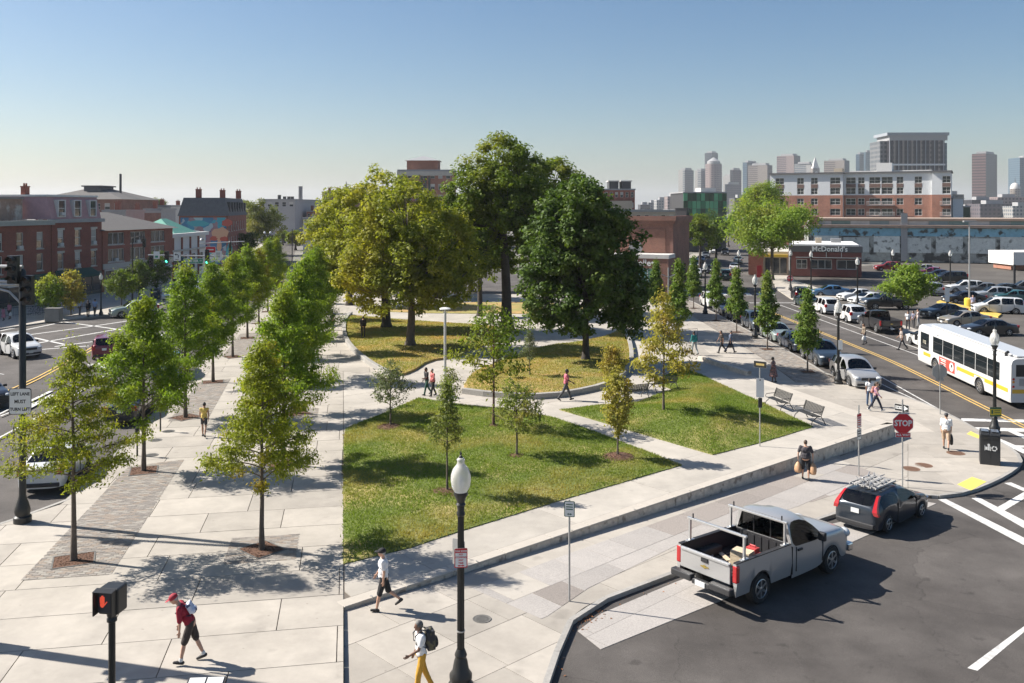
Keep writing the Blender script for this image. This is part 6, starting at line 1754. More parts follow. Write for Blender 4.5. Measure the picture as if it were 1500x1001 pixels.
def curved(P,paint,cut=None,bodyname='body'):
 """round the panels of a whole shell together, then part it into body, glass and underside"""
 keys = list(P); V,F,T = [],[],[]
 for i,k in enumerate(keys):
  for f in P[k].f:
   vs = [P[k].v[j] for j in f]
   if cut is not None and sum(v[0] for v in vs) / len(vs) < cut: continue
   F.append(tuple(range(len(V),len(V) + len(vs)))); V += vs; T.append(i)
 me = bpy.data.meshes.new('shell'); me.from_pydata(V,[],F)
 for k in keys: me.materials.append(None)
 me.polygons.foreach_set('material_index',T)
 bm = bmesh.new(); bm.from_mesh(me); bmesh.ops.remove_doubles(bm,verts=bm.verts,dist=.0015)
 cr = bm.edges.layers.float.new('crease_edge')
 for e in bm.edges:
  if len(e.link_faces) == 2 and e.link_faces[0].material_index != e.link_faces[1].material_index: e[cr] = 1.0
 bm.to_mesh(me); bm.free()
 o = bpy.data.objects.new('shell',me); sb = o.modifiers.new('s','SUBSURF'); sb.levels = 1
 sm = baked(o); bpy.data.objects.remove(o)
 out = []
 co = [tuple(v.co) for v in sm.vertices]
 for i,k in enumerate(keys):
  n = k[0] if isinstance(k,tuple) else k
  b = MB(); idx = {}
  for p in sm.polygons:
   if p.material_index != i: continue
   f = []
   for j in p.vertices:
    if j not in idx: idx[j] = len(b.v); b.v.append(co[j])
    f.append(idx[j])
   b.f.append(tuple(f)); b.m.append(0)
  if not b.f: continue
  m = paint if n == 'body' else (M_cabin if n == 'underbody' else M_cglass)
  q = b.mesh(bodyname if n == 'body' else n,m,fixn=False)
  q.polygons.foreach_set('use_smooth',[True] * len(q.polygons)); q.set_sharp_from_angle(angle=R(38))
  out.append((q.name.split('.')[0],q))
 bpy.data.meshes.remove(sm)
 return out
def seats(xs,w=.38,z=.3):
 b = MB()
 for x in xs:
  for y in (-w,w):
   b.box(x - .25,x + .25,y - .25,y + .25,z,z + .3); s0 = len(b.v); b.box(-.07,.07,y - .24,y + .24,0,.58); b.box(-.05,.05,y - .12,y + .12,.62,.8); b.xform(Matrix.Translation((x - .26,0,z + .2)) @ Matrix.Rotation(R(-10),4,'Y'),s0)
 return b
def car_meshes(S,paint,key):
 return curved(car_parts(S)[0],paint)
CARM = {}
def ex(S,x,k=4):
 """half width of the body at x"""
 e = abs(x) / (S['L'] / 2); return S['W'] / 2 * (1 - (.1 if x > 0 else .07) * e ** 4 - (.10 * max(0,(e - .9) / .1) ** 2))
def make_car(kind,paint,name,label,cat,loc,rz,pitch=0.0,group=None,extra=True,near=False):
 S = KINDS[kind]; key = (kind,paint.name)
 if key not in CARM: CARM[key] = car_meshes(S,paint,key)
 t = thing(name,label,cat,loc,rz,group)
 t.rotation_euler = (0,-pitch,rz)
 for n,me in CARM[key]: link(n,me,t)
 add_wheels(t,S['wheels'],S['W'] / 2 - .015,S['wr'],.21,S.get('spokes',5))
 if not extra: return t
 dk = ('d',kind)
 if dk not in CARM:
  L,Wd = S['L'] / 2,S['W'] / 2; D = []
  hz_,tz_ = S['lamp'],S['tail']
  for s in (-1,1):
   b = MB(); b.ball((L - .2,s * (ex(S,L - .2) - .19),hz_),(.2,.2,.085),10,6); D.append(('headlight',b.mesh('headlight',M_head,smooth=True)))
   b = MB(); b.obox((-L + .1,s * (ex(S,-L + .1) - .12),tz_),(.2,.26,S.get('tail_h',.22))); D.append(('taillight',b.mesh('taillight',M_tail,bevel=.03)))
   b = MB(); cwx = S['cowl'] - .32; bz = interp(S['belt'],cwx); b.obox((cwx,s * (Wd + .1),bz + .07),(.1,.2,.14)); b.obox((cwx,s * (Wd - .01),bz + .04),(.05,.12,.05)); D.append(('mirror',b.mesh('mirror',M_blackp,bevel=.02)))
  b = MB(); b.obox((L - .03,0,S.get('grille',hz_ - .06)),(.1,Wd * .95,.17)); D.append(('grille',b.mesh('grille',M_blackp,bevel=.02)))
  b = MB(); b.obox((L - .06,0,S.get('clear',.2) + .14),(.2,Wd * 1.55,.14)); D.append(('front_bumper',b.mesh('front_bumper',M_blackp,bevel=.03)))
  b = MB(); b.obox((-L + .05,0,S.get('clear',.2) + .14),(.2,Wd * 1.62,.16)); D.append(('rear_bumper',b.mesh('rear_bumper',M_blackp,bevel=.03)))
  b = MB(); b.obox((-L - .005,0,S.get('plate',tz_ - .12)),(.025,.31,.16)); D.append(('number_plate',b.mesh('number_plate',M_plate)))
  b = MB(); b.obox((L + .03,0,S.get('clear',.2) + .25),(.025,.31,.16)); D.append(('number_plate',b.mesh('number_plate',M_plate)))
  b = seats([S['cowl'] - 1.05,S['cowl'] - 1.95]); b.box(S['cowl'] - .45,S['cowl'] - .02,-S['W'] * .4,S['W'] * .4,.6,interp(S['belt'],S['cowl'] - .2) - .02)
  D.append(('seats',b.mesh('seats',M_seat)))
  b = MB(); c0 = Vector((S['cowl'] - .62,.38,.88)); b.tube([c0 + Vector((math.cos(k) * .06,math.sin(k) * .17,math.cos(k) * .16)) for k in [2 * math.pi * j / 12 for j in range(13)]],.015,5); D.append(('steering_wheel',b.mesh('steering_wheel',M_blackp)))
  # door seams and handles
  z0 = S.get('clear',.2) + .08
  for s in (-1,1):
   for x in S['doors']:
    b = MB(); zt = interp(S['belt'],x); w = ex(S,x)
    b.box(x - .008,x + .008,s * (w - .02) - .02,s * (w - .02) + .026 * 1,z0,zt) if s > 0 else b.box(x - .008,x + .008,-(w - .02) - .026,-(w - .02) + .02,z0,zt)
    D.append(('door_seam',b.mesh('door_seam',M_blackp)))
   for x in S['doors'][1:]:
    zt = interp(S['belt'],x) - .12; w = ex(S,x + .18)
    yy = s * (w - .004); b = MB().obox((x + .2,yy,zt),(.2,.04,.035)); D.append(('door_handle',b.mesh('door_handle',M_blackp)))
  CARM[dk] = D
 for n,me in CARM[dk]: link(n,me,t)
 return t
KINDS = {}
KINDS['sedan'] = dict(L=4.75,W=1.82,top=[(-2.375,.86),(-2.3,.98),(-1.75,1.04),(-1.6,1.06),(-.95,1.40),(-.3,1.46),(.35,1.41),(1.15,.99),(1.9,.88),(2.25,.76),(2.375,.6)],belt=[(-2.375,.8),(-1.6,.97),(0,.93),(1.15,.9),(2.0,.78),(2.375,.55)],
 roof=(-.95,.35),back=-1.62,cowl=1.15,wheels=(-1.38,1.4),wr=.325,pillars=[-.15],glass=(-1.2,.98),lamp=.68,tail=.84,doors=[-.95,-.12,.95],clear=.2)
KINDS['suv'] = dict(L=4.65,W=1.88,top=[(-2.325,.95),(-2.28,1.12),(-1.92,1.62),(-1.6,1.67),(-.3,1.72),(.25,1.68),(1.0,1.13),(1.85,1.02),(2.2,.9),(2.325,.68)],belt=[(-2.325,.9),(-1.5,1.1),(0,1.05),(1.0,1.02),(1.9,.92),(2.325,.6)],
 roof=(-1.86,.25),back=-2.27,cowl=1.0,wheels=(-1.36,1.36),wr=.36,pillars=[-1.25,-.2],glass=(-2.02,.82),lamp=.8,tail=.98,tail_h=.34,doors=[-1.1,-.16,.85],clear=.26,tumble=.17)
KINDS['crossover'] = dict(L=4.85,W=1.92,top=[(-2.425,.95),(-2.36,1.12),(-1.85,1.52),(-1.3,1.62),(-.3,1.66),(.2,1.62),(1.0,1.12),(1.9,1.0),(2.25,.88),(2.425,.66)],belt=[(-2.425,.9),(-1.6,1.12),(0,1.03),(1.0,1.0),(1.95,.9),(2.425,.6)],
 roof=(-1.55,.2),back=-2.34,cowl=1.02,wheels=(-1.42,1.43),wr=.38,pillars=[-1.15,-.2],glass=(-1.82,.84),lamp=.8,tail=.98,tail_h=.24,doors=[-1.12,-.16,.85],clear=.25,tumble=.19)
KINDS['hatch'] = dict(L=4.26,W=1.8,top=[(-2.13,.78),(-2.08,.98),(-1.7,1.34),(-1.45,1.40),(-.3,1.45),(.3,1.40),(1.0,.99),(1.7,.88),(2.0,.76),(2.13,.58)],belt=[(-2.13,.78),(-1.3,1.0),(0,.93),(1.0,.9),(1.75,.78),(2.13,.55)],
 roof=(-1.6,.3),back=-2.06,cowl=1.02,wheels=(-1.3,1.34),wr=.32,pillars=[-.45],glass=(-1.75,.86),lamp=.68,tail=.9,tail_h=.5,doors=[-.62,.84],clear=.19)
KINDS['minivan'] = dict(L=5.1,W=1.95,top=[(-2.55,.95),(-2.5,1.15),(-2.2,1.66),(-1.9,1.72),(-.2,1.76),(.5,1.68),(1.5,1.08),(2.1,.95),(2.42,.8),(2.55,.62)],belt=[(-2.55,.95),(-1.5,1.08),(0,1.03),(1.4,1.0),(2.1,.85),(2.55,.6)],
 roof=(-2.15,.5),back=-2.49,cowl=1.45,wheels=(-1.5,1.55),wr=.34,pillars=[-1.35,-.1],glass=(-2.25,1.2),lamp=.75,tail=1.1,tail_h=.5,doors=[-1.35,-.12,1.05],clear=.2,tumble=.17)
def put_car(kind,paint,name,label,cat,x,y,deg,group=None,zf=zroad,extra=True,near=False):
 """stand a car on the road; deg: heading of its nose, 0 = +x, 90 = away from the camera"""
 S = KINDS[kind]; a = R(deg); d = Vector((math.cos(a),math.sin(a)))
 hf = zf(x + d.x * 1.4,y + d.y * 1.4); hb = zf(x - d.x * 1.4,y - d.y * 1.4)
 return make_car(kind,paint,name,label,cat,(x,y,(hf + hb) / 2 + .006),a,math.atan2(hf - hb,2.8),group,extra,near)
def car_px(kind,paint,name,label,cat,u,v,deg,group=None,extra=True):
 x,y = gr(u,v); return put_car(kind,paint,name,label,cat,x,y,deg,group,extra=extra)
# ---- the silver pick-up with ladder rack
def pickup(x,y,deg,paint,name,label,group=None,rack=True,longbed=True,zf=zroad,cargo_rack=True):
 a = R(deg); d = Vector((math.cos(a),math.sin(a)))
 hf = zf(x + d.x * 1.7,y + d.y * 1.7); hb = zf(x - d.x * 1.7,y - d.y * 1.7)
 t = thing(name,label,'pickup truck',(x,y,(hf + hb) / 2 + .006),a,group); t.rotation_euler = (0,-math.atan2(hf - hb,3.4),a)
 L,Wd = 2.82,1.0
 wx = (-1.66,1.72); wr = .40
 # cab and bonnet by the same section method, cut square behind the cab
 S = dict(L=5.64,W=2.0,top=[(-2.82,1.2),(-.28,1.2),(-.26,1.86),(.0,1.9),(.55,1.87),(1.3,1.28),(2.3,1.2),(2.68,1.1),(2.82,.9)],belt=[(-2.82,1.1),(0,1.18),(1.3,1.14),(2.4,1.05),(2.82,.8)],roof=(-.24,.55),back=-.29,cowl=1.28,wheels=wx,wr=wr,pillars=[],glass=(-.13,1.18),clear=.34,tumble=.15,rear_glass=False)
 for n,me in curved(car_parts(S)[0],paint,-.262,'cab'): link(n,me,t)
 b = seats([.35],.4,.55); b.box(.75,1.2,-.8,.8,.8,1.12); b.build('seats',M_seat,t); b = MB(); c0 = Vector((.68,.4,1.2)); b.tube([c0 + Vector((math.cos(k) * .07,math.sin(k) * .19,math.cos(k) * .18)) for k in [2 * math.pi * j / 12 for j in range(13)]],.016,5).build('steering_wheel',M_blackp,t)
 # back of the cab with its window
 b = MB(); xb = -.262; z1 = 1.86; w0,w1 = .97,.80
 ring_o = [(-w0,.5),(w0,.5),(w0,1.18),(w1,z1 - .05),(.68,z1),(-.68,z1),(-w1,z1 - .05),(-w0,1.18)]
 ring_i = [(-.84,1.26),(.84,1.26),(.85,1.27),(.7,z1 - .12),(.66,z1 - .1),(-.66,z1 - .1),(-.7,z1 - .12),(-.85,1.27)]
 b.add([(xb,p[0],p[1]) for p in ring_o] + [(xb,p[0],p[1]) for p in ring_i],[(i,i + 8,(i + 1) % 8 + 8,(i + 1) % 8) for i in range(8)]); b.build('cab_back',paint,t)
 MB().add([(xb + .01,p[0],p[1]) for p in ring_i],[tuple(range(7,-1,-1))]).build('rear_window',M_cglass,t)
 f = MB()
 for yy in (-.28,.28): f.box(xb - .012,xb - .001,yy - .012,yy + .012,1.27,z1 - .11)
 f.box(xb - .015,xb - .001,-.12,.12,z1 - .085,z1 - .045); f.build('window_bar',M_blackp,t)
 # bed
 xr,xf = -2.72,-.29; zt = 1.27; zf_ = .78; n = 22; ar = wr * 1.18
 for s in (-1,1):
  o = MB(); xs2 = sorted(set([xr,xf] + [wx[0] + ar * math.cos(math.pi * k / 10) for k in range(11)] + [xr + .35]))
  ring = []
  for x_ in xs2:
   dd = abs(x_ - wx[0]); za = .42 if dd > ar - 1e-4 else wr * .98 + math.sqrt(max(0,ar * ar - dd * dd))
   ring.append([(s * .95,za),(s * 1.0,max(.78,za + .03)),(s * .985,1.12),(s * .965,zt),(s * .86,zt),(s * .86,zf_)])
  for i in range(len(xs2) - 1):
   for k in range(5):
    q = [(xs2[i],*ring[i][k]),(xs2[i + 1],*ring[i + 1][k]),(xs2[i + 1],*ring[i + 1][k + 1]),(xs2[i],*ring[i][k + 1])]
    o.add(q,[(0,1,2,3)],1 if k >= 3 else 0)
  for e in (0,-1): o.add([(xs2[e],*p) for p in ring[e]],[(0,1,2,3,4,5)])
  me = o.mesh('bed_side',[paint,M_blackp])
  bm = bmesh.new(); bm.from_mesh(me); bmesh.ops.remove_doubles(bm,verts=bm.verts,dist=.001); bmesh.ops.recalc_face_normals(bm,faces=bm.faces); bm.to_mesh(me); bm.free()
  me.polygons.foreach_set('use_smooth',[True] * len(me.polygons)); me.set_sharp_from_angle(angle=R(30)); link('bed_side',me,t)
  r_ = MB(); r_.box(xr + .02,xf - .02,s * .915 - .07,s * .915 + .05,zt + .001,zt + .025); r_.build('bed_rail',M_blackp,t)
  wl = MB(); wl.box(wx[0] - .42,wx[0] + .42,min(s * .859,s * .6),max(s * .859,s * .6),zf_ + .001,zf_ + .24); wl.build('wheel_housing',M_blackp,t,bevel=.05)
  ul = MB(); ul.box(xr + .1,xf,min(s * .6,s * .93),max(s * .6,s * .93),.5,.56); ul.build('underbody',M_cabin,t)
  tl = MB(); tl.obox((xr + .05,s * .93,1.0),(.14,.15,.44)); tl.build('taillight',M_tail,t,bevel=.03)
 fl = MB(); fl.box(xr,xf,-.859,.859,zf_ - .06,zf_)
 for k in range(11): fl.box(xr + .05,xf - .03,-.8 + k * .155,-.74 + k * .155,zf_ + .001,zf_ + .014)
 fl.build('bed_floor',M_blackp,t)
 fw = MB(); fw.box(xf - .04,xf + .03,-.859,.859,zf_ + .001,zt - .02)
 for k in range(7): fw.box(xf - .06,xf - .041,-.75 + k * .24,-.63 + k * .24,zf_ + .05,zt - .06)
 fw.build('bed_front',M_blackp,t)
 tg = MB(); tg.box(xr - .06,xr + .0,-.82,.82,.72,zt - .01); tg.box(xr - .09,xr - .061,-.8,.8,zt - .09,zt - .02)
 g = tg.build('tailgate',paint,t,bevel=.015)
 MB().box(xr - .085,xr - .061,-.11,.11,1.06,1.16).build('handle',M_blackp,g)
 e = MB(); e.add([(xr - .075,-.13,.96),(xr - .075,-.04,.96),(xr - .075,-.035,.985),(xr - .075,.035,.985),(xr - .075,.04,.96),(xr - .075,.13,.955),(xr - .075,.12,.92),(xr - .075,.04,.92),(xr - .075,.03,.895),(xr - .075,-.035,.895),(xr - .075,-.045,.92),(xr - .075,-.14,.925)],[tuple(range(12))]); e.build('badge',mat('gold_badge',(0.6,0.45,0.12),.3,.8),g)
 bp = MB(); bp.box(xr - .28,xr - .07,-.98,-.3,.5,.68); bp.box(xr - .28,xr - .07,.3,.98,.5,.68); bp.box(xr - .24,xr - .07,-.299,.299,.46,.6)
 bb = bp.build('rear_bumper',mat('bumper_dark',(0.05,0.05,0.052),.4,.3),t,bevel=.03); MB().box(xr - .26,xr - .241,-.16,.16,.47,.6).build('number_plate',M_plate,bb)
 for s in (-1,1): MB().ball((2.68,s * .76,.95),(.16,.2,.14),10,6).build('headlight',M_head,t,smooth=True)
 MB().box(2.74,2.86,-.6,.6,.7,1.02).build('grille',M_chrome,t,bevel=.03); MB().box(2.66,2.92,-.95,.95,.42,.66).build('front_bumper',M_chrome,t,bevel=.05)
 for s in (-1,1):
  MB().obox((.95,s * 1.14,1.28),(.12,.22,.24)).obox((.95,s * 1.0,1.2),(.06,.14,.06)).build('mirror',M_blackp,t,bevel=.03)
  for x_ in (-.08,1.22): MB().box(x_ - .008,x_ + .008,min(s * .97,s * 1.006),max(s * .97,s * 1.006),.5,1.16).build('door_seam',M_blackp,t)
  MB().obox((.08,s * 1.005,1.07),(.2,.05,.05)).build('door_handle',M_blackp,t)
  MB().box(-.27,-.255,min(s * .955,s * 1.0),max(s * .955,s * 1.0),.45,1.2).build('bed_gap',M_blackp,t)
 MB().box(-1.2,2.4,-.55,.55,.36,.52).build('chassis',M_cabin,t)
 add_wheels(t,wx,.985,wr,.27,6)
 if rack:
  M_al = mat('rack_aluminium',(0.6,0.6,0.59),.35,.75)
  for k,x_ in enumerate((-2.3,-.5)):
   r_ = MB()
   for s in (-1,1):
    r_.obox((x_,s * .9,zt + .31),(.07,.06,.58)); r_.obox((x_,s * .9,zt + .03),(.3,.1,.02))
   r_.obox((x_,0,zt + .62),(.08,1.96,.06)); o = r_.build('ladder_rack',M_al,t,bevel=.008)
   for s in (-1,1): MB().lathe([(.02,0),(.02,.12)],8,(x_,s * .8,zt + .651)).build('rack_stop',M_blackp,o)
 return t
# ---- city bus
def bus(x,y,deg):
 a = R(deg); d = Vector((math.cos(a),math.sin(a))); zf = zroad
 hf = zf(x + d.x * 3.6,y + d.y * 3.6); hb = zf(x - d.x * 3.6,y - d.y * 3.6)
 t = thing('city_bus','white and yellow city bus in the right hand lane beside the parking lot','bus',(x,y,(hf + hb) / 2 + .006),a); t.rotation_euler = (0,-math.atan2(hf - hb,7.2),a)
 M_bw = paintm('bus_white',(0.6,0.6,0.59)); M_by = paintm('bus_yellow',(0.65,0.4,0.03))
 L,Wd,H0,H1 = 6.1,1.29,.36,2.95
 prof = [(Wd * .97,H0),(Wd,.6),(Wd,2.6),(Wd * .95,2.82),(Wd * .8,2.93),(0,2.98)]
 wx = (-2.6,3.35); wr = .49; ar = .6
 xs = sorted(set([-L,-L + .12,L - .12,L,-4.6,-1.6] + [c + ar * math.cos(math.pi * k / 8) for c in wx for k in range(9)] + [-L + .6]))
 b = MB()
 def ringat(x_):
  k = .95 if abs(x_) > L - .01 else 1
  za = H0
  for c in wx:
   dd = abs(x_ - c)
   if dd < ar - 1e-4: za = max(za,wr + math.sqrt(ar * ar - dd * dd) * .98)
  r = [(p[0] * k,max(p[1],za) if i < 2 else p[1]) for i,p in enumerate(prof)]
  if za > .6: r[1] = (prof[1][0] * k,za)
  return r
 rg = [ringat(q) for q in xs]
 for i in range(len(xs) - 1):
  for k in range(5):
   for s in (-1,1):
    b.add([(xs[i],s * rg[i][k][0],rg[i][k][1]),(xs[i + 1],s * rg[i + 1][k][0],rg[i + 1][k][1]),(xs[i + 1],s * rg[i + 1][k + 1][0],rg[i + 1][k + 1][1]),(xs[i],s * rg[i][k + 1][0],rg[i][k + 1][1])],[(0,1,2,3) if s < 0 else (3,2,1,0)])
 for i in (0,-1): b.add([(xs[i],p[0],p[1]) for p in rg[i]] + [(xs[i],-p[0],p[1]) for p in rg[i][::-1]],[tuple(range(12))])
 b.build('body',M_bw,t,smooth=30)
 MB().box(-L + .2,L - .2,-Wd + .06,Wd - .06,H0 - .02,H0 + .3).build('underbody',M_cabin,t)
 for s in (-1,1):
  y0,y1 = (Wd + .001,Wd + .018) if s > 0 else (-Wd - .018,-Wd - .001)
  segs = [(4.05,5.1),(-5.9,-3.25),(-1.95,.2)] if s > 0 else [(4.05,5.9),(-5.9,-3.25),(-1.95,2.7)]
  bm_ = MB()
  for p,q in segs: bm_.box(p,q,y0,y1,.92,1.16)
  bm_.box(-3.249,-1.951,y0,y1,1.1,1.16)
  bm_.build('yellow_band',M_by,t)
  xw = [-5.0,-3.55,-2.1,-.65,.8,2.25,3.7]
  for i in range(6):
   o = MB().box(xw[i] + .05,xw[i + 1] - .05,y0,y1 + (.006 if s > 0 else 0),1.42,2.5).build('side_window',M_bglass,t)
   f = MB(); zz = 2.14; f.box(xw[i] + .051,xw[i + 1] - .051,y0 - (.012 if s < 0 else -.02),y1 + (.012 if s > 0 else -.02),zz,zz + .035); f.build('window_bar',M_blackp,o)
   sd = MB()
  MB().box(4.3,5.55,y0,y1 + (.006 if s > 0 else 0),1.32,2.5).build('driver_window' if s > 0 else 'door_window',M_bglass,t)
 # advertisement panel on the left side
 ad = MB().box(.55,2.72,Wd + .001,Wd + .024,.56,1.3).build('advert_panel',mat('advert_red',(0.62,0.07,0.05),.5),t)
 mw = mat('advert_white',(0.75,0.74,0.72),.5)
 for k,zz in enumerate((1.16,1.06,.9,.78)): MB().box(1.75,2.55 - .12 * (k % 2),Wd + .0245,Wd + .029,zz,zz + .045).build('print_line',mw,ad)
 q = MB(); q.ball((.95,Wd + .025,.92),(.28,.012,.3),12,6); q.build('figure_print',mw,ad); MB().ball((.9,Wd + .036,1.0),(.12,.01,.12),10,6).build('figure_print',M_blackp,ad)
 MB().lathe([(.13,0),(.13,.012)],16,(.2,Wd + .002,.98),M=Matrix.Rotation(R(-90),3,'X')).build('emblem',mat('advert_pink',(.6,.2,.25),.5),t)
 # front, rear
 MB().box(L - .02,L + .012,-1.12,1.12,1.35,2.45).build('windshield',M_bglass,t); MB().box(L - .02,L + .02,-.8,.8,2.5,2.78).build('route_board',M_blackp,t)
 MB().box(-L - .014,-L + .01,-.95,.95,1.9,2.6).build('rear_panel',M_blackp,t)
 v = MB()
 for k in range(9): v.box(-L - .02,-L - .001,-.75,.75,1.35 + k * .05,1.375 + k * .05)
 v.build('vent_grille',M_gtrim,t); MB().box(-L - .016,-L - .001,-1.15,1.15,.9,1.14).build('yellow_band',M_by,t)
 for s in (-1,1):
  for zz,m in ((1.75,M_tail),(1.58,mat('amber_lamp',(.6,.25,.02),.3)),(1.3,M_tail)): MB().lathe([(.075,0),(.06,.03)],12,(-L - .002,s * 1.08,zz),M=Matrix.Rotation(R(-90),3,'Y')).build('taillight',m,t)
  MB().obox((L + .12,s * 1.35,2.0),(.12,.18,.5)).obox((L + .02,s * 1.25,2.28),(.3,.05,.05)).build('mirror',M_blackp,t,bevel=.03)
  MB().ball((L - .03,s * .95,.75),(.06,.2,.11),10,6).build('headlight',M_head,t,smooth=True)
 MB().box(-L + .3,L - 1.0,-.75,.75,2.975,3.06).build('roof_panel',M_bw,t,bevel=.02)
 e = MB(); e.tube([(-L + 1.0,1.0,2.85),(-L + 1.0,1.0,3.1),(-L + .8,1.0,3.2)],.09,10); e.build('exhaust',M_blackp,t)
 text('112',.34,mat('sign_amber',(.75,.7,.55),.5),t,(4.95,Wd + .03,1.85),rot=Matrix.Rotation(R(180),4,'Z') @ FACE_CAM,name='route_number')
 text('0334',.12,M_blackp,t,(3.0,Wd + .006,2.68),rot=Matrix.Rotation(R(180),4,'Z') @ FACE_CAM,name='fleet_number')
 add_wheels(t,wx,Wd - .01,wr,.3,8)
 return t
# the pick-up: its right wheels stand at (1108,885) and (1212,840) in the photograph
pr,pf = Vector(gr(1109,884)),Vector(gr(1213,840))
pd = (pf - pr).normalized(); pdeg = math.degrees(math.atan2(pd.y,pd.x)); TSC = max(1.0,min(1.12,(pf - pr).length / 3.38)); print('truck scale',(pf - pr).length / 3.38)
pm = (pr + pf) / 2 + Vector((-pd.y,pd.x)) * .86 * TSC - pd * .03
TRUCK = pickup(pm.x,pm.y,pdeg,P_silver,'silver_pickup','silver single cab pickup truck with ladder rack and open bed parked at the front kerb')
TRUCK.scale = (TSC,) * 3
TM = Matrix.Translation(TRUCK.location) @ TRUCK.rotation_euler.to_matrix().to_4x4() @ Matrix.Scale(TSC,4)
def on_truck(p): return tuple(TM @ Vector(p))
def cargo(name,label,cat,p,rz=0): return thing(name,label,cat,on_truck(p),R(pdeg) + rz)
M_crate = mat('red_crate',(.5,.06,.06),.5); M_board = mat('pale_wood',(.55,.45,.31),.8,var=.15,scale=6)
c = cargo('milk_crate','red plastic lattice crate by the bed wall of the silver pickup','crate',(-1.15,-.62,.80),.1)
b = MB(); b.box(-.2,.2,-.16,.16,0,.02)
for z in (.02,.1,.18,.26):
 b.box(-.2,.2,-.16,-.145,z,z + .03); b.box(-.2,.2,.145,.16,z,z + .03); b.box(-.2,-.185,-.144,.144,z,z + .03); b.box(.185,.2,-.144,.144,z,z + .03)
for i in range(6):
 x = -.195 + i * .075; b.box(x,x + .015,-.158,-.146,.02,.29); b.box(x,x + .015,.146,.158,.02,.29)
b.build('lattice',M_crate,c)
c = cargo('wooden_box','pale wooden box standing in the bed of the silver pickup','box',(-1.55,-.3,.80),.2); b = MB(); b.box(-.22,.22,-.3,.3,0,.02)
for z in range(3): b.box(-.22,.22,-.3,-.28,.03 + z * .13,.15 + z * .13); b.box(-.22,.22,.28,.3,.03 + z * .13,.15 + z * .13); b.box(-.22,-.2,-.279,.279,.03 + z * .13,.15 + z * .13); b.box(.2,.22,-.279,.279,.03 + z * .13,.15 + z * .13)
b.box(-.21,.21,-.29,.29,.421,.44); b.build('slats',M_board,c)
c = cargo('fuel_can','red fuel can at the front of the pickup bed','can',(-.75,-.05,.80)); b = MB(); b.box(-.12,.12,-.17,.17,0,.26); b.tube([(0,-.1,.26),(0,-.1,.32),(0,.1,.32),(0,.1,.26)],.02,6); b.build('tank',M_crate,c,bevel=.02)
c = cargo('timber_board','short pale board lying across the pickup bed','board',(-1.5,.3,.80),1.1); b = MB(); b.box(-.5,.5,-.07,.07,0,.03); b.build('plank',M_board,c)
for i,(x_,y_,l_) in enumerate(((-2.1,.45,.9),(-1.9,-.55,.6))):
 c = cargo('metal_bar',('dark bar lying at the rear left of the pickup bed','short dark bar lying beside the red crate in the pickup bed')[i],'bar',(x_,y_,.80),.3 + i); b = MB(); b.tube([(-l_ / 2,0,.03),(l_ / 2,0,.03)],.025,6); b.build('bar',M_gtrim,c)
# the black hatchback with the white carrier
hr,hf_ = Vector(gr(1296,783)),Vector(gr(1351,758))
hd = (hf_ - hr).normalized(); hdeg = math.degrees(math.atan2(hd.y,hd.x)); hm = (hr + hf_) / 2 + Vector((-hd.y,hd.x)) * .82
HATCH = put_car('hatch',paintm('midnight',(0.022,0.03,0.042),.35),'black_hatchback','dark blue black hatchback with red tail lamps and white ladder carrier on its roof','car',hm.x,hm.y,hdeg)
for c in kids(HATCH):
 if c.name.startswith('taillight') or c.name.startswith('number_plate'):
  if c.name.startswith('taillight'): bpy.data.objects.remove(c)
for s in (-1,1):
 b = MB(); pts = [(-2.07,.84,.72),(-2.1,.80,.86),(-2.04,.76,1.0),(-1.87,.70,1.17),(-1.66,.645,1.34)]; wd = [.13,.15,.1,.07,.05]
 for i in range(4):
  p,q = pts[i],pts[i + 1]
  vs = []
  for (x_,y_,z_),w_ in ((p,wd[i]),(q,wd[i + 1])): vs += [(x_ - .035,s * (y_ - w_),z_),(x_ - .02,s * (y_ + .035),z_),(x_ + .1,s * (y_ + .045),z_),(x_ + .1,s * (y_ - w_),z_)]
  b.add(vs,[(0,1,5,4),(1,2,6,5),(2,3,7,6),(3,0,4,7)] + ([(0,3,2,1)] if i == 0 else []) + ([(4,5,6,7)] if i == 3 else []))
 b.build('taillight',M_tail,HATCH)
HM = Matrix.Translation(HATCH.location) @ HATCH.rotation_euler.to_matrix().to_4x4()
c = thing('roof_carrier','white painted ladder like carrier strapped on the roof of the black hatchback','roof rack',tuple(HM @ Vector((-.65,0,1.43))),R(hdeg)); c.scale = (.85,.9,.85)
M_lad = mat('ladder_white',(.42,.41,.39),.5,var=.2,scale=8); b = MB()
for x_ in (-.7,.6): b.box(x_ - .03,x_ + .03,-.62,.62,.05,.09)
b.build('cross_bar',M_blackp,c)
rr = random.Random(4)
for k,y_ in enumerate((-.5,-.2,.1,.4)):
 b = MB(); b.box(-1.0,.85,y_ - .02,y_ + .02,.1,.17); b.box(-1.0,.85,y_ + .2,y_ + .24,.1,.17)
 for i in range(6): b.box(-.9 + i * .32,-.84 + i * .32,y_ + .021,y_ + .199,.12,.15)
 b.build('ladder',M_lad,c)
b = MB()
for i in range(18):
 p = Vector((rr.uniform(-1,.9),rr.uniform(-.55,.6),.19)); q = p + Vector((rr.uniform(-.4,.4),rr.uniform(-.2,.2),rr.uniform(.02,.14))); b.tube([p,q],.022,5)
b.build('clamps',mat('clamp_grey',(.4,.39,.38),.4,.5),c)
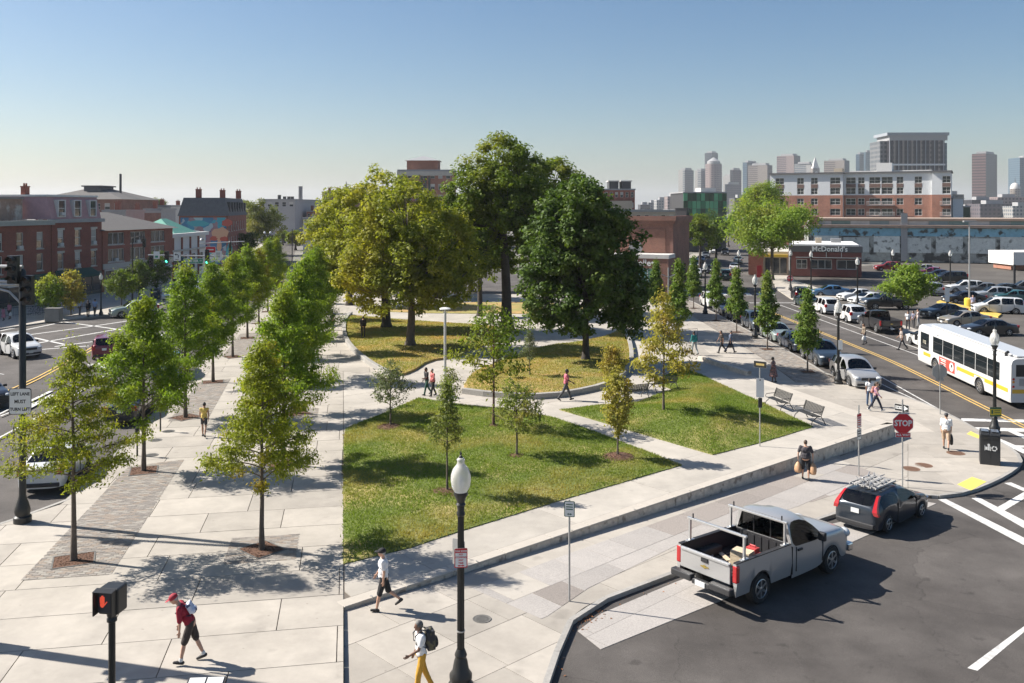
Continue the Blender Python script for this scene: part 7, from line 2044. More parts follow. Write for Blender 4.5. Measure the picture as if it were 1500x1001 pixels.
# right street: parked at the left kerb, noses towards the camera
G1 = 'cars parked along the right street'
def parked(kind,paint,name,label,y,x=22.7,deg=270,cat='car'): return put_car(kind,paint,name,label,cat,x,y,deg,G1)
cx_,cy_ = gr(1250,545)
parked('crossover',P_silver,'silver_crossover','silver crossover with dark grille, nearest parked car on the right street',60.2)
parked('crossover',P_slate,'dark_crossover','dark slate crossover behind the silver one, half hidden by a columnar tree',66.6,cat='car')
parked('sedan',P_navy,'navy_sedan','dark navy sedan parked third in the right street kerb row',72.6)
parked('sedan',P_sage,'pale_sedan','pale green grey car hidden between a tree and the navy sedan',78.0)
parked('suv',P_slate,'blue_suv','dark teal blue car beside the lamp post in the right street kerb row',84.5)
parked('suv',P_black,'black_suv','black car behind the teal one in the right street kerb row',91.0)
parked('sedan',P_grey,'grey_sedan','grey sedan second from the far end of the kerb row',97.0)
parked('suv',P_white,'white_suv','white car at the far end of the right street kerb row',103.5)
# right kerb, tails towards the camera
def parkedr(kind,paint,name,label,y,x=33.7,cat='car'): return put_car(kind,paint,name,label,cat,x,y,90,G1)
PK = pickup(33.75,83.5,90,P_black,'black_pickup','black pickup truck parked on the far side of the right street',G1,rack=False)
parkedr('suv',P_white,'white_suv','white sport utility car parked right behind the black pickup nose',90.5)
parkedr('suv',P_white,'white_suv','white sport utility car, second ahead of the black pickup',97.6)
parkedr('sedan',P_dgreen,'dark_sedan','dark green car ahead of the two white parked ones',104.0)
put_car('suv',P_black,'black_suv','black car waiting at the corner by the red stop sign near the restaurant','car',at(1172,111),111,80)
put_car('sedan',P_white,'white_sedan','white sedan half hidden behind the front of the bus','car',33.7,73.5,90)
BUS = bus(30.6,59.6,90)
# parking lot
G2 = 'cars standing in the parking lot'
def lot(kind,paint,name,label,u,v,deg,cat='car'):
 x,y = gp(u,v,-.12); return put_car(kind,paint,name,label,cat,x,y,deg,G2,extra=True)
lot('sedan',P_blue,'blue_car','bright dark blue low car in front of the restaurant',1216,434,175)
lot('sedan',P_white,'white_car','white low car left of the parking lot lamp, nose to the street',1255,440,195)
lot('sedan',P_white,'white_car','second white car partly behind the black lot pickup',1272,446,195)
PK2 = pickup(at(1300,101),101,180,P_black,'black_pickup','black pickup truck in the lot behind the flat topped yellow green tree',G2,rack=False)
lot('suv',P_silver,'silver_suv','silver sport utility car right of the flat topped tree, tail to the camera',1366,432,80)
lot('minivan',P_white,'white_minivan','white minivan beside the yellow kerb island at the right of the lot',1462,459,165)
lot('sedan',P_slate,'slate_sedan','slate blue sedan nearest the street, left of three in the lot',1382,465,195)
lot('sedan',P_gold,'tan_sedan','brownish grey sedan in the middle of the three behind the bus',1412,477,190)
lot('sedan',P_black,'black_sedan','black sedan with bright rim behind the bus roof',1448,491,185)
lot('suv',P_white,'white_suv','white sport utility car left of the tall lot pole',1413,429,170)
lot('sedan',P_black,'black_sedan','black sedan right behind the yellow based tall pole',1412,444,180)
lot('suv',P_silver,'pale_suv','pale car with dark glass right of the tall pole',1455,440,170)
lot('sedan',P_teal,'teal_sedan','dark teal sedan behind the white minivan',1486,442,168)
lot('minivan',P_black,'black_minivan','black minivan alone in the second row of the lot',1390,414,178)
lot('sedan',P_navy,'navy_sedan','dark navy sedan behind the black minivan',1375,408,165)
lot('sedan',P_pink,'plum_sedan','plum red sedan in the back row of the lot',1364,404,165)
lot('sedan',P_silver,'silver_sedan','silver sedan in the back row of the lot by the warehouse wall',1354,399,165)
lot('suv',P_red,'red_suv','dark red car beside the restaurant at the warehouse wall',1300,397,175)
lot('sedan',P_grey,'grey_sedan','grey sedan in the row right of the tall pole',1442,430,165)
lot('sedan',P_black,'dark_sedan','dark sedan with red lamps third in the row right of the tall pole',1472,431,165)
lot('suv',P_grey,'grey_suv','grey car cut by the right edge in the lot',1500,430,165)
# cars up the far right street
G3 = 'cars up the far right street'
def farc(kind,paint,name,label,u,v,deg):
 x,y = gp(u,v,-.12); return put_car(kind,paint,name,label,'car',x,y,deg,G3,zf=lambda a,b: -.12)
farc('suv',P_dgreen,'dark_car','dark teal car driving away across the far crossing',1063,410,76)
farc('sedan',P_white,'pale_car','white car right behind the dark teal one on the far street',1076,397,76)
farc('sedan',P_sage,'silver_car','silver car on the right side further up the far street',1081,386,76)
for i,(u,v,p,k,lb) in enumerate([(1006,411,P_silver,'sedan','silver car at the left kerb by the brown corner shop'),(1020,406,P_white,'sedan','white car second at the left kerb of the far street'),(1036,400,P_black,'sedan','black sedan standing out from the left kerb of the far street'),(1018,393,P_navy,'suv','navy car third at the left kerb of the far street'),(1027,385,P_black,'sedan','black car fourth at the left kerb of the far street'),(1034,378,P_grey,'sedan','grey car fifth at the left kerb of the far street'),(1045,372,P_white,'suv','white car sixth at the left kerb of the far street'),(1052,366,P_silver,'sedan','silver car seventh at the left kerb of the far street'),(1062,374,P_black,'suv','black car in the lane of the far street'),(1059,360,P_grey,'sedan','small grey car far up the right street')]):
 farc(k,p,'parked_car',lb,u,v,256)
# left road
car_px('suv',P_white,'white_suv','white sport utility car coming towards the camera at the left edge','car',28,521,318)
car_px('suv',P_maroon,'maroon_suv','maroon sport utility car driving away behind the yellowing tree','car',158,522,108)
x,y = gr(62,727); put_car('sedan',P_white,'white_sedan','white sedan parked at the plaza kerb behind the yellowing tree','car',lx0 - .179 * (39.3 - 28.8) - 3.3,38.2,100)
car_px('suv',P_sage,'sage_car','pale sage green car with black grille turning at the left pavement corner','car',196,464,215)
car_px('sedan',P_silver,'silver_car','silver blue car on the left road below the street name sign','car',286,428,285)
car_px('sedan',P_white,'pale_car','white car at the left kerb half hidden by the leaves','car',250,440,285)
car_px('sedan',P_silver,'grey_car','grey car glimpsed between the first street trees','car',262,476,285)
put_car('sedan',P_black,'black_sedan','black car parked in the shade under the third street tree','car',lx0 - .179 * 20 - 3.3,49.5,100)
put_car('suv',P_blue,'blue_car','dark blue car further along the plaza kerb under the trees','car',lx0 - .179 * 32 - 3.3,61,100)
car_px('sedan',P_black,'dark_car','black car just entering at the left edge of the road','car',-28,590,318)
G4 = 'cars far down the left street'
for i,(u,v,p,k,dg,lb) in enumerate([(384,380,P_blue,'hatch',290,'small blue car on the left street below the trees'),(372,377,P_silver,'sedan',290,'white silver car left of the small blue one'),(362,375,P_slate,'sedan',290,'slate car parked beside the mural block shade'),(402,362,P_silver,'suv',285,'silver car below the round olive tree'),(410,358,P_grey,'sedan',285,'grey car next to the silver one below the round olive tree'),(424,358,P_white,'suv',105,'white car on the right lane far down the left street'),(436,344,P_white,'minivan',105,'white van farthest down the left street')]):
 x,y = gp(u,v,-.12); put_car(k,p,'parked_car',lb,'car',x,y,dg,G4,zf=lambda a,b: -.12)
# delivery truck far down the left street
x,y = gp(419,356,-.12); t = thing('delivery_truck','dark box truck with white roof driving far down the left street','truck',(x,y,-.12),R(102))
MB().box(-3.2,1.4,-1.15,1.15,.7,3.1).build('box',M_blackp,t); MB().box(-3.2,1.4,-1.15,1.15,3.101,3.2).build('roof',M_trim,t); b = MB(); b.add([(1.45,-1,.5),(3,-1,.5),(3,-1,1.3),(2.5,-1,2.3),(1.45,-1,2.3),(1.45,1,.5),(3,1,.5),(3,1,1.3),(2.5,1,2.3),(1.45,1,2.3)],[(0,1,2,3,4),(9,8,7,6,5),(1,6,7,2),(2,7,8,3),(3,8,9,4),(4,9,5,0),(0,5,6,1)]); b.build('cab',P_grey,t); add_wheels(t,(-2,2.2),1.1,.45,.3)
# roof of a white car just under the lower edge of the view
put_car('sedan',P_white,'white_sedan','white car of which only the roof shows at the bottom edge beside the kerb','car',2.6,18.3,215)
# ---------------------------------------------------------------- street furniture
M_post = mat('post_black',(0.018,0.018,0.017),.42,spec=.5)
M_galv = mat('galvanised',(0.42,0.42,0.41),.45,.6,var=.15,scale=12)
M_globe = bpy.data.materials.new('acorn_glass')
nt,N,L_,B = nodes_of(M_globe)
B.inputs['Base Color'].default_value = (.85,.84,.8,1); B.inputs['Roughness'].default_value = .3; B.inputs['Transmission Weight'].default_value = .6; B.inputs['IOR'].default_value = 1.2
M_signw = mat('sign_white_face',(.72,.72,.7),.45); M_signr = mat('sign_red_face',(.55,.02,.03),.4); M_signk = mat('sign_black_face',(.02,.02,.02),.45); M_signg = mat('sign_green_face',(.01,.22,.12),.4); M_signb = mat('sign_back',(.36,.36,.35),.5,.4,var=.1)
M_signy = mat('sign_yellow_face',(.55,.43,.03),.45); M_signdg = mat('sign_dark_green_text',(.02,.1,.06),.5)
def acorn(u,v,label,scale=1.0,plane=gl,h=5.3,name='street_lamp'):
 x,y = plane(u,v); z = zlow(x,y) if plane is gl else 0.0
 t = thing(name,label,'street lamp',(x,y,z + .004),0,'black acorn street lamps'); t.scale = (scale,) * 3
 MB().lathe([(.3,0),(.3,.08),(.24,.14),(.27,.2),(.27,.3),(.2,.4),(.16,.62),(.13,.7),(.15,.76),(.13,.82),(.095,.9)],16).build('base',M_post,t,smooth=35)
 b = MB(); n = 16; prof = [(.088,.9),(.085,2.4),(.075,4.05)]
 bb = len(b.v)
 for r,zz in prof:
  for j in range(n * 2):
   a = math.pi * j / n; q = r * (1 if j % 2 else .86); b.v.append((q * math.cos(a),q * math.sin(a),zz))
 for i in range(2):
  for j in range(n * 2):
   j2 = (j + 1) % (n * 2); b.f.append((bb + i * 32 + j,bb + i * 32 + j2,bb + (i + 1) * 32 + j2,bb + (i + 1) * 32 + j)); b.m.append(0)
 b.build('shaft',M_post,t)
 MB().lathe([(.075,4.05),(.1,4.08),(.1,4.14),(.08,4.18),(.09,4.3),(.12,4.33),(.09,4.38),(.13,4.5),(.17,4.56),(.17,4.62),(.1,4.625)],16).build('capital',M_post,t,smooth=35)
 g = MB().lathe([(.15,4.63),(.215,4.75),(.24,4.9),(.235,5.03),(.19,5.17),(.11,5.27),(.085,5.31),(.09,5.36),(.1,5.4),(.06,5.44)],18).build('lamp_globe',M_globe,t,smooth=60)
 MB().lathe([(.05,4.64),(.07,4.8),(.05,4.98),(.015,5.02)],10).build('lamp',M_signw,g,smooth=60)
 MB().lathe([(.05,5.441),(.045,5.47),(.015,5.5),(.03,5.53),(.005,5.6)],10).build('finial',M_post,t,smooth=40)
 return t
def rrect(w,h,r=.04,n=4):
 p = []
 for cx,cz,a0 in ((w / 2 - r,h / 2 - r,0),(-w / 2 + r,h / 2 - r,90),(-w / 2 + r,-h / 2 + r,180),(w / 2 - r,-h / 2 + r,270)):
  for k in range(n + 1): a = R(a0 + 90 * k / n); p.append((cx + r * math.cos(a),cz + r * math.sin(a)))
 return p
def plate(parent,w,h,x,y,z,face,border=None,name='sign_panel',th=.012,poly=None,rz=0.0,bw=.022):
 """a sign panel facing -Y: edge plate, then border and face laid on it"""
 o = bpy.data.objects.new(name,None)
 P = poly or rrect(w,h,min(w,h) * .1)
 b = MB(); n = len(P)
 b.add([(p[0],0,p[1]) for p in P] + [(p[0],th,p[1]) for p in P],[tuple(range(n))[::-1],tuple(range(n,2 * n))] + [(i,(i + 1) % n,n + (i + 1) % n,n + i) for i in range(n)],0)
 o = b.build(name,M_signb if border is None else M_signb,parent,loc=(x,y,z)); o.rotation_euler = (0,0,rz)
 if border is not None:
  b = MB(); b.add([(p[0] * .995,-.002,p[1] * .995) for p in P],[tuple(range(n))[::-1]]); b.build('border',border,o)
 k = (w - 2 * bw) / w,(h - 2 * bw) / h
 if border is None: k = (.998,.998)
 b = MB(); b.add([(p[0] * k[0],-.004,p[1] * k[1]) for p in P],[tuple(range(n))[::-1]]); b.build('face',face,o)
 return o
def on_plate(o,s,size,m,x=0,z=0,bold=.0,sx=1.0,space=1.0):
 return text(s,size,m,o,(x,-.0062,z),ext=.0006,bold=bold,sx=sx,space=space)
def strip_on(o,w,h,x,z,m,name='band',y=-.0058):
 return MB().box(x - w / 2,x + w / 2,y,y + .0012,z - h / 2,z + h / 2).build(name,m,o)
def arrow2(o,w,h,z,m):
 b = MB(); a = h * 1.0
 b.add([(-w / 2,-.006,z),(-w / 2 + a,-.006,z + h / 2),(-w / 2 + a,-.006,z + h / 5),(w / 2 - a,-.006,z + h / 5),(w / 2 - a,-.006,z + h / 2),(w / 2,-.006,z),(w / 2 - a,-.006,z - h / 2),(w / 2 - a,-.006,z - h / 5),(-w / 2 + a,-.006,z - h / 5),(-w / 2 + a,-.006,z - h / 2)],[tuple(range(10))]); b.build('arrow',m,o)
# near lamp with its tow-zone signs
A = acorn(675,1006,'tall black fluted acorn street lamp with tow zone sign, nearest to the camera',1.0)
s = A.scale[0]
def zc(v,y,z0): return hz(v,y) - z0
ly = A.location.y; lz = A.location.z
def tow(parent,x,y,z,rz=0.0,k=1.0):
 o = plate(parent,.31 * k,.46 * k,x,y,z,M_signw,M_signr,rz=rz)
 strip_on(o,.27 * k,.085 * k,0,.165 * k,M_signr)
 text('TOW ZONE',.052 * k,M_signw,o,(0,-.0072,.165 * k),ext=.0004,bold=.002)
 for i,w in enumerate(('NO','STOPPING','ANY','TIME')): on_plate(o,w,.058 * k,M_signr,0,(.085 - i * .068) * k,.0015)
 arrow2(o,.17 * k,.05 * k,-.178 * k,M_signr)
 return o
tow(A,.01,-.115,zc(815,ly,lz),R(6),1.0)
bo = plate(A,.36,.62,-.06,.1,zc(812,ly,lz),M_signb,None,rz=R(-35)); bo.name = 'sign_back_panel'
MB().lathe([(.1,0),(.1,.03)],16,(0,0,zc(925,ly,lz))).build('clamp_band',M_galv,A)
acorn(1228,562,'black acorn street lamp standing behind the silver crossover at the right pavement')
acorn(1106,496,'black acorn street lamp beside the black parked sedans at the right pavement')
acorn(1033,460,'black acorn street lamp farther up the right pavement among the columnar trees')
acorn(1457,634,'black acorn street lamp with yellow notice behind the dark litter bins')
acorn(979,424,'black acorn street lamp in front of the brown corner shop',plane=gp)
acorn(1188,428,'black acorn street lamp in front of the restaurant windows',plane=gp)
acorn(1158,425,'black acorn street lamp at the corner of the restaurant wing',plane=gp)
acorn(1256,447,'black acorn street lamp between the restaurant and the lot tree',plane=gp)
acorn(1392,426,'black acorn street lamp in front of the black minivan in the lot',plane=gp)
acorn(1308,424,'black acorn street lamp beside the dark red car at the restaurant',plane=gp)
acorn(1082,426,'black acorn street lamp at the far corner by the crossing',plane=gp)
acorn(148,462,'black acorn street lamp by the three people at the left pavement',0.8,plane=gp)
Lr = [o for o in bpy.data.objects if o.get('label','').startswith('black acorn street lamp with yellow notice')][0]
o = plate(Lr,.62,.5,0,-.1,zc(603,Lr.location.y,Lr.location.z),M_signy,M_signk,bw=.01)
strip_on(o,.6,.09,0,.19,M_signdg); strip_on(o,.6,.07,0,-.2,M_signdg)
for i in range(2): strip_on(o,.3,.04,.08,.06 - i * .1,M_signdg,'print_line')
strip_on(o,.1,.2,-.18,0,M_signdg,'print_mark')
Lq = [o for o in bpy.data.objects if o.get('label','').startswith('black acorn street lamp standing behind the silver')][0]
plate(Lq,.28,.62,.1,-.1,zc(505,Lq.location.y,Lq.location.z),M_signw,None)
# posts with signs
def post(u,v,h,label,name='sign_post',plane=gl,r=.03,z=None,rz=0,cat='sign',m=None):
 x,y = plane(u,v); z0 = (zlow(x,y) if plane is gl else 0.0) if z is None else z
 t = thing(name,label,cat,(x,y,z0 + .004),rz)
 MB().lathe([(r,0),(r,h),(r * .6,h + .005)],10).build('post',m or M_galv,t,smooth=40)
 return t
t = post(834,881,2.95,'grey post with small parking sign at the bend of the front kerb'); y = t.location.y; z0 = t.location.z
o = plate(t,.31,.46,0,-.05,zc(745,y,z0),M_signw,M_signdg,rz=R(-12))
for i in range(3): strip_on(o,.2,.03,0,.13 - i * .07,M_signdg,'print_line')
arrow2(o,.16,.06,-.15,M_signdg)
t = post(1258,697,3.1,'grey post carrying a red and white and a grey parking sign by the wall',rz=0); y = t.location.y; z0 = t.location.z
o = plate(t,.31,.62,0,-.05,zc(616,y,z0),M_signw,M_signr,rz=R(35)); strip_on(o,.27,.1,0,.23,M_signr)
for i in range(4): strip_on(o,.2,.05,0,.12 - i * .1,M_signr,'print_line')
o = plate(t,.31,.5,0,-.05,zc(634 + 2,y,z0),M_signw,M_signk,rz=R(35))
for i in range(3): strip_on(o,.2,.05,0,.14 - i * .11,M_signk,'print_line')
# stop sign
t = post(1322,714,3.7,'red stop sign with all way plate and one way arrow on a grey corner post'); y = t.location.y; z0 = t.location.z
w = .84; oc = [(w / 2 / math.cos(R(22.5)) * math.cos(R(22.5 + 45 * k)),w / 2 / math.cos(R(22.5)) * math.sin(R(22.5 + 45 * k))) for k in range(8)]
o = plate(t,w,w,0,-.06,zc(620,y,z0),M_signr,M_signw,poly=oc,rz=R(-4)); on_plate(o,'STOP',.34,M_signw,0,0,.012,.88)
o = plate(t,.62,.2,0,-.06,zc(637,y,z0),M_signr,M_signw,rz=R(-4),bw=.012); on_plate(o,'ALL WAY',.13,M_signw,0,0,.004)
o = plate(t,.62,.3,-.02,.04,zc(598,y,z0),M_signk,M_signw,rz=R(-48),bw=.01)
b = MB(); b.add([(-.27,-.006,.06),(.1,-.006,.06),(.1,-.006,.11),(.28,-.006,0),(.1,-.006,-.11),(.1,-.006,-.06),(-.27,-.006,-.06)],[tuple(range(7))]); b.build('arrow',M_signw,o)
text('ONE WAY',.085,M_signk,o,(-.07,-.0075,0),ext=.0004,bold=.003)
o = plate(t,.8,.8,.1,.33,zc(621,y,z0),M_signb,None,rz=R(30),poly=oc); o.name = 'sign_back_panel'
# octagon seen from behind beside the street
t = post(1377,607,3.0,'back of a grey octagonal stop sign on a thin post beside the bus lane'); y = t.location.y; z0 = t.location.z
o = plate(t,w,w,0,.05,zc(545,y,z0),M_signb,None,poly=oc); o.name = 'sign_back_panel'
o = plate(t,.5,.13,0,.05,zc(557,y,z0),M_signb,None); o.name = 'sign_back_panel'
MB().box(-.02,.02,-.03,.04,zc(575,y,z0),3.0).build('brace',M_galv,t)
# sign on the plaza corner of the small lawn: brown street name plate, white board, controller box
t = post(1113,654,3.9,'slim pole with dark name plate, white notice and dark box beside the small lawn',plane=gp); y = t.location.y; z0 = 0
t.location.z = .004
o = plate(t,.62,.3,0,-.05,zc(534,y,z0),M_signk,M_signb,rz=R(-38),bw=.008); strip_on(o,.4,.1,0,0,mat('sign_gold',(.45,.33,.12),.5),'print_line')
o = plate(t,.36,.9,0,-.05,zc(568,y,z0),M_signw,None)
strip_on(o,.06,.06,0,.36,M_signk,'print_mark'); MB().box(-.09,.09,-.09,-.03,zc(597,y,z0),zc(583,y,z0)).build('control_box',M_blackp,t)
# red octagon far
t = post(1157,424,2.9,'small red stop sign by the restaurant corner, facing the street',plane=gp); y = t.location.y
o = plate(t,w,w,0,-.05,zc(408,y,0),M_signr,M_signw,poly=oc); on_plate(o,'STOP',.32,M_signw,0,0,.01,.88)
t = post(978,413,3.2,'back of a pale round sign in front of the brown corner shop',plane=gp); o = plate(t,.9,.9,0,.05,2.8,M_signb,None,poly=oc); o.name = 'sign_back_panel'
t = post(1112,408,1.9,'small red upright banner sign on the pavement by the yellow canopy',plane=gp); plate(t,.8,1.9,0,-.04,1.1,M_signr,None)
# litter and recycling bins
bx0 = gl(1458,683); t = thing('litter_bins','dark grey double litter and recycling bin with white symbols at the street corner','litter bin',(bx0[0],bx0[1] + .5,zlow(*bx0)),R(-24))
M_bin = mat('bin_grey',(.035,.036,.038),.45,.2)
MB().box(-.42,.42,-.38,.38,0,1.36).build('bin_body',M_bin,t,bevel=.015)
for k,x_ in enumerate((-.21,.21)):
 b = MB(); b.add([(x_ - .205,-.4,1.365),(x_ + .205,-.4,1.365),(x_ + .205,.4,1.365),(x_ - .205,.4,1.365),(x_ - .19,-.36,1.46),(x_ + .19,-.36,1.46),(x_ + .19,.36,1.51),(x_ - .19,.36,1.51)],[(3,2,1,0),(4,5,6,7),(0,1,5,4),(1,2,6,5),(2,3,7,6),(3,0,4,7)])
 o = b.build('bin_lid',M_bin,t,bevel=.01); MB().box(x_ - .15,x_ + .15,-.28,.28,1.515,1.53).build('solar_panel',mat('solar_glass',(.12,.13,.15),.15),o)
 MB().box(x_ - .13,x_ + .13,-.395,-.381,1.16,1.28).build('bin_slot',M_signk,t)
MB().box(-.006,.006,-.386,-.38,.05,1.34).build('bin_seam',M_signk,t)
def recyc(cx,cz,r,parent):
 b = MB()
 for k in range(3):
  a0 = R(90 + 120 * k); n = 6; vo,vi = [],[]
  for i in range(n + 1):
   a = a0 + R(80) * i / n; vo.append((cx + r * math.cos(a),-.396,cz + r * math.sin(a))); vi.append((cx + r * .6 * math.cos(a),-.396,cz + r * .6 * math.sin(a)))
  b.add(vo + vi,[(i,i + 1,n + 2 + i,n + 1 + i) for i in range(n)])
  a = a0 + R(80); c_ = lambda q,w_: (cx + q * math.cos(w_),-.396,cz + q * math.sin(w_)); b.add([c_(r * 1.2,a),c_(r * .4,a),c_(r * .8,a + R(32))],[(0,1,2)])
 b.build('recycle_symbol',M_signw,parent)
recyc(.17,.78,.12,t)
b = MB()
b.lathe([(.055,-.003),(.055,.003)],12,(-.06,-.394,.93),M=Matrix.Rotation(R(90),3,'X')); b.box(-.1,-.02,-.397,-.391,.68,.88); b.box(-.2,-.11,-.397,-.391,.7,.84); b.box(-.23,-.21,-.397,-.391,.66,.9); b.box(0,.03,-.397,-.391,.66,.86); b.build('litter_symbol',M_signw,t)
# benches: perforated steel straps on looped legs
M_bench = mat('bench_steel',(.045,.045,.045),.5,.3)
def bench(x,y,rz,label,z=.004):
 t = thing('park_bench',label,'bench',(x,y,z),rz,'black steel plaza benches'); Wb = 1.75
 for i in range(9):
  yy = -.02 - i * .052; MB().box(-Wb / 2,Wb / 2,yy - .019,yy + .019,.43 + .012 * abs(i - 4) / 4,.44 + .012 * abs(i - 4) / 4).build('seat_slat',M_bench,t)
 b = MB()
 for i in range(10):
  zz = .5 + i * .044; yy = .03 + i * .018; b.box(-Wb / 2,Wb / 2,yy,yy + .012,zz,zz + .028)
 for i in range(15): x_ = -Wb / 2 + i * Wb / 14; b.add([(x_ - .012,.034,.49),(x_ + .012,.034,.49),(x_ + .012,.215,.94),(x_ - .012,.215,.94),(x_ - .012,.05,.49),(x_ + .012,.05,.49),(x_ + .012,.232,.94),(x_ - .012,.232,.94)],[(0,1,2,3),(4,7,6,5),(0,3,7,4),(1,5,6,2)])
 b.build('backrest',M_bench,t)
 for s in (-1,1):
  x_ = s * (Wb / 2 - .05)
  MB().tube([(x_,-.52,0),(x_,-.46,.2),(x_,-.2,.4),(x_,.05,.42),(x_,.12,.3),(x_,.3,0)],.022,6).tube([(x_,.05,.42),(x_,.22,.95)],.02,6).build('leg',M_bench,t)
  MB().tube([(x_,-.44,.43),(x_,-.5,.55),(x_,-.42,.64),(x_,-.1,.66),(x_,.12,.66)],.018,6).build('armrest',M_bench,t)
 return t
def dirang(a,b): return math.atan2(b[1] - a[1],b[0] - a[0])
b1a,b1b = gp(1121,590),gp(1152,605); b2a,b2b = gp(1163,608),gp(1208,626)
bd = dirang(b1a,b2b)
bench((b1a[0] + b1b[0]) / 2 + .3,(b1a[1] + b1b[1]) / 2,bd,'black steel bench nearer the white notice pole, left of the pair')
bench((b2a[0] + b2b[0]) / 2 + .1,(b2a[1] + b2b[1]) / 2 - .1,bd,'black steel bench nearest the wall corner, right of the pair')
p = gp(930,586); bench(p[0],p[1],R(28) + math.pi,'black steel bench on the path below the dense dark tree')
p = gp(955,580); bench(p[0] + 1.0,p[1] + 1.4,R(28) + math.pi,'second black steel bench right of the first one below the dense dark tree')
# modern lamp columns of the plaza
def disc_lamp(u,v,h,label):
 x,y = gp(u,v); t = thing('plaza_lamp',label,'street lamp',(x,y,.004)); M_pl = mat('pale_grey_post',(.5,.5,.49),.4,.2)
 MB().lathe([(.13,0),(.13,.03),(.09,.04),(.085,h - .35),(.07,h - .34),(.07,h - .1)],12).build('post',M_pl,t,smooth=40)
 b = MB()
 for k in range(3): a = R(120 * k + 30); b.tube([(math.cos(a) * .06,math.sin(a) * .06,h - .35),(math.cos(a) * .26,math.sin(a) * .26,h - .06)],.018,6)
 b.build('arms',M_pl,t); MB().lathe([(.2,h - .06),(.36,h - .04),(.37,h),(.3,h + .05),(.1,h + .08)],20).build('lamp_disc',M_signw,t,smooth=50)
disc_lamp(652,556,4.6,'pale plaza lamp column with flat white disc head at the path beside the couple')
disc_lamp(461,489,4.9,'pale plaza lamp column with disc head among the inner promenade trees')
# dark pole with double arm among columnar trees, railing beside
x,y = gp(979,520); t = thing('utility_pole','thin dark pole with two short arms by the tall columnar tree','pole',(x,y,0)); MB().lathe([(.06,0),(.05,6.6),(.02,6.62)],10).build('pole',M_galv,t); MB().tube([(-.5,0,6.1),(0,0,5.9),(.5,0,6.1)],.03,6).build('arms',M_galv,t)
x,y = gp(1008,500); t = thing('handrail','thin dark handrail behind the person in teal','railing',(x,y,0),R(20)); MB().tube([(-2.2,0,.0),(-2.2,0,1.0),(.9,0,1.0),(.9,0,0)],.022,6).build('rail',M_blackp,t)
# pedestrian signal with the red hand, near the camera
PY = 15.6; px = at(164,PY); ztop = hz(896,PY)
t = thing('pedestrian_signal','black pedestrian signal with red hand on a black post at the bottom left','signal',(px,PY,0),R(-8)); hh = hz(858,PY) - ztop; zc_ = ztop + hh / 2
MB().lathe([(.2,0),(.2,.25),(.1,.4),(.062,.5),(.058,ztop - .18),(.085,ztop - .16),(.085,ztop - .11),(.07,ztop - .09),(.085,ztop - .05),(.085,ztop)],16).build('post',M_post,t,smooth=40)
h2 = MB(); h2.box(-.17,.19,-.14,.17,zc_ - hh / 2,zc_ + hh / 2); o = h2.build('signal_housing',M_post,t,bevel=.03)
MB().box(-.155,.13,-.165,-.141,zc_ - hh * .4,zc_ + hh * .4).build('lens',mat('signal_lens',(.045,.05,.06),.3),o)
v = MB(); v.box(-.19,-.168,-.27,-.141,zc_ - hh * .45,zc_ + hh * .46); v.box(.14,.162,-.27,-.141,zc_ - hh * .45,zc_ + hh * .46); v.add([(-.19,-.28,zc_ + hh * .47),(.162,-.28,zc_ + hh * .47),(.162,-.14,zc_ + hh * .52),(-.19,-.14,zc_ + hh * .52),(-.19,-.28,zc_ + hh * .45),(.162,-.28,zc_ + hh * .45),(.162,-.14,zc_ + hh * .49),(-.19,-.14,zc_ + hh * .49)],[(0,1,2,3),(7,6,5,4),(0,4,5,1),(1,5,6,2),(2,6,7,3),(3,7,4,0)]); v.build('visor',M_post,o)
hd = MB(); HX = -.075
hd.ball((HX,-.168,zc_ - .035),(.042,.004,.055),12,6)
for k in range(4): x_ = HX - .033 + k * .022; hd.box(x_ - .0085,x_ + .0085,-.172,-.165,zc_ - .01,zc_ + (.085,.11,.115,.095)[k])
s_ = len(hd.v); hd.box(-.009,.009,-.172,-.165,0,.075); hd.xform(Matrix.Translation((HX + .04,0,zc_ - .045)) @ Matrix.Rotation(R(38),4,'Y'),s_)
hd.build('red_hand',mat('red_hand_light',(.5,.05,.03),.5,emit=(1,.12,.06),estr=.3),o)
MB().box(-.16,-.05,-.09,.07,.95,1.45).build('push_button',M_post,t,bevel=.02)
# traffic signals
M_lensd = mat('dark_lens',(.03,.02,.02),.2); M_lensg = mat('green_lens',(.05,.5,.35),.3,emit=(.1,1,.6),estr=1.6)
def head(parent,x,y,z,on=None,w=.36,three=True,rz=0,hh=1.05):
 o = MB().box(-w / 2,w / 2,-.1,.12,-hh / 2,hh / 2).build('signal_head',M_post,parent,bevel=.02,loc=(x,y,z)); o.rotation_euler = (0,0,rz)
 n = 3
 for i in range(n):
  zz = hh / 2 - hh * (i + .5) / n; m = M_lensg if on == i else M_lensd
  MB().lathe([(.12,0),(.11,.02)],14,(0,-.101,zz),M=Matrix.Rotation(R(90),3,'X')).build('lens',m,o)
  b = MB(); k = 9
  vs = [(math.cos(R(-10 + 200 * j / (k - 1))) * .135,q,zz + math.sin(R(-10 + 200 * j / (k - 1))) * .135) for q in (-.101,-.32) for j in range(k)]
  b.add(vs,[(j,j + 1,k + j + 1,k + j) for j in range(k - 1)]); b.build('visor',M_post,o)
 return o
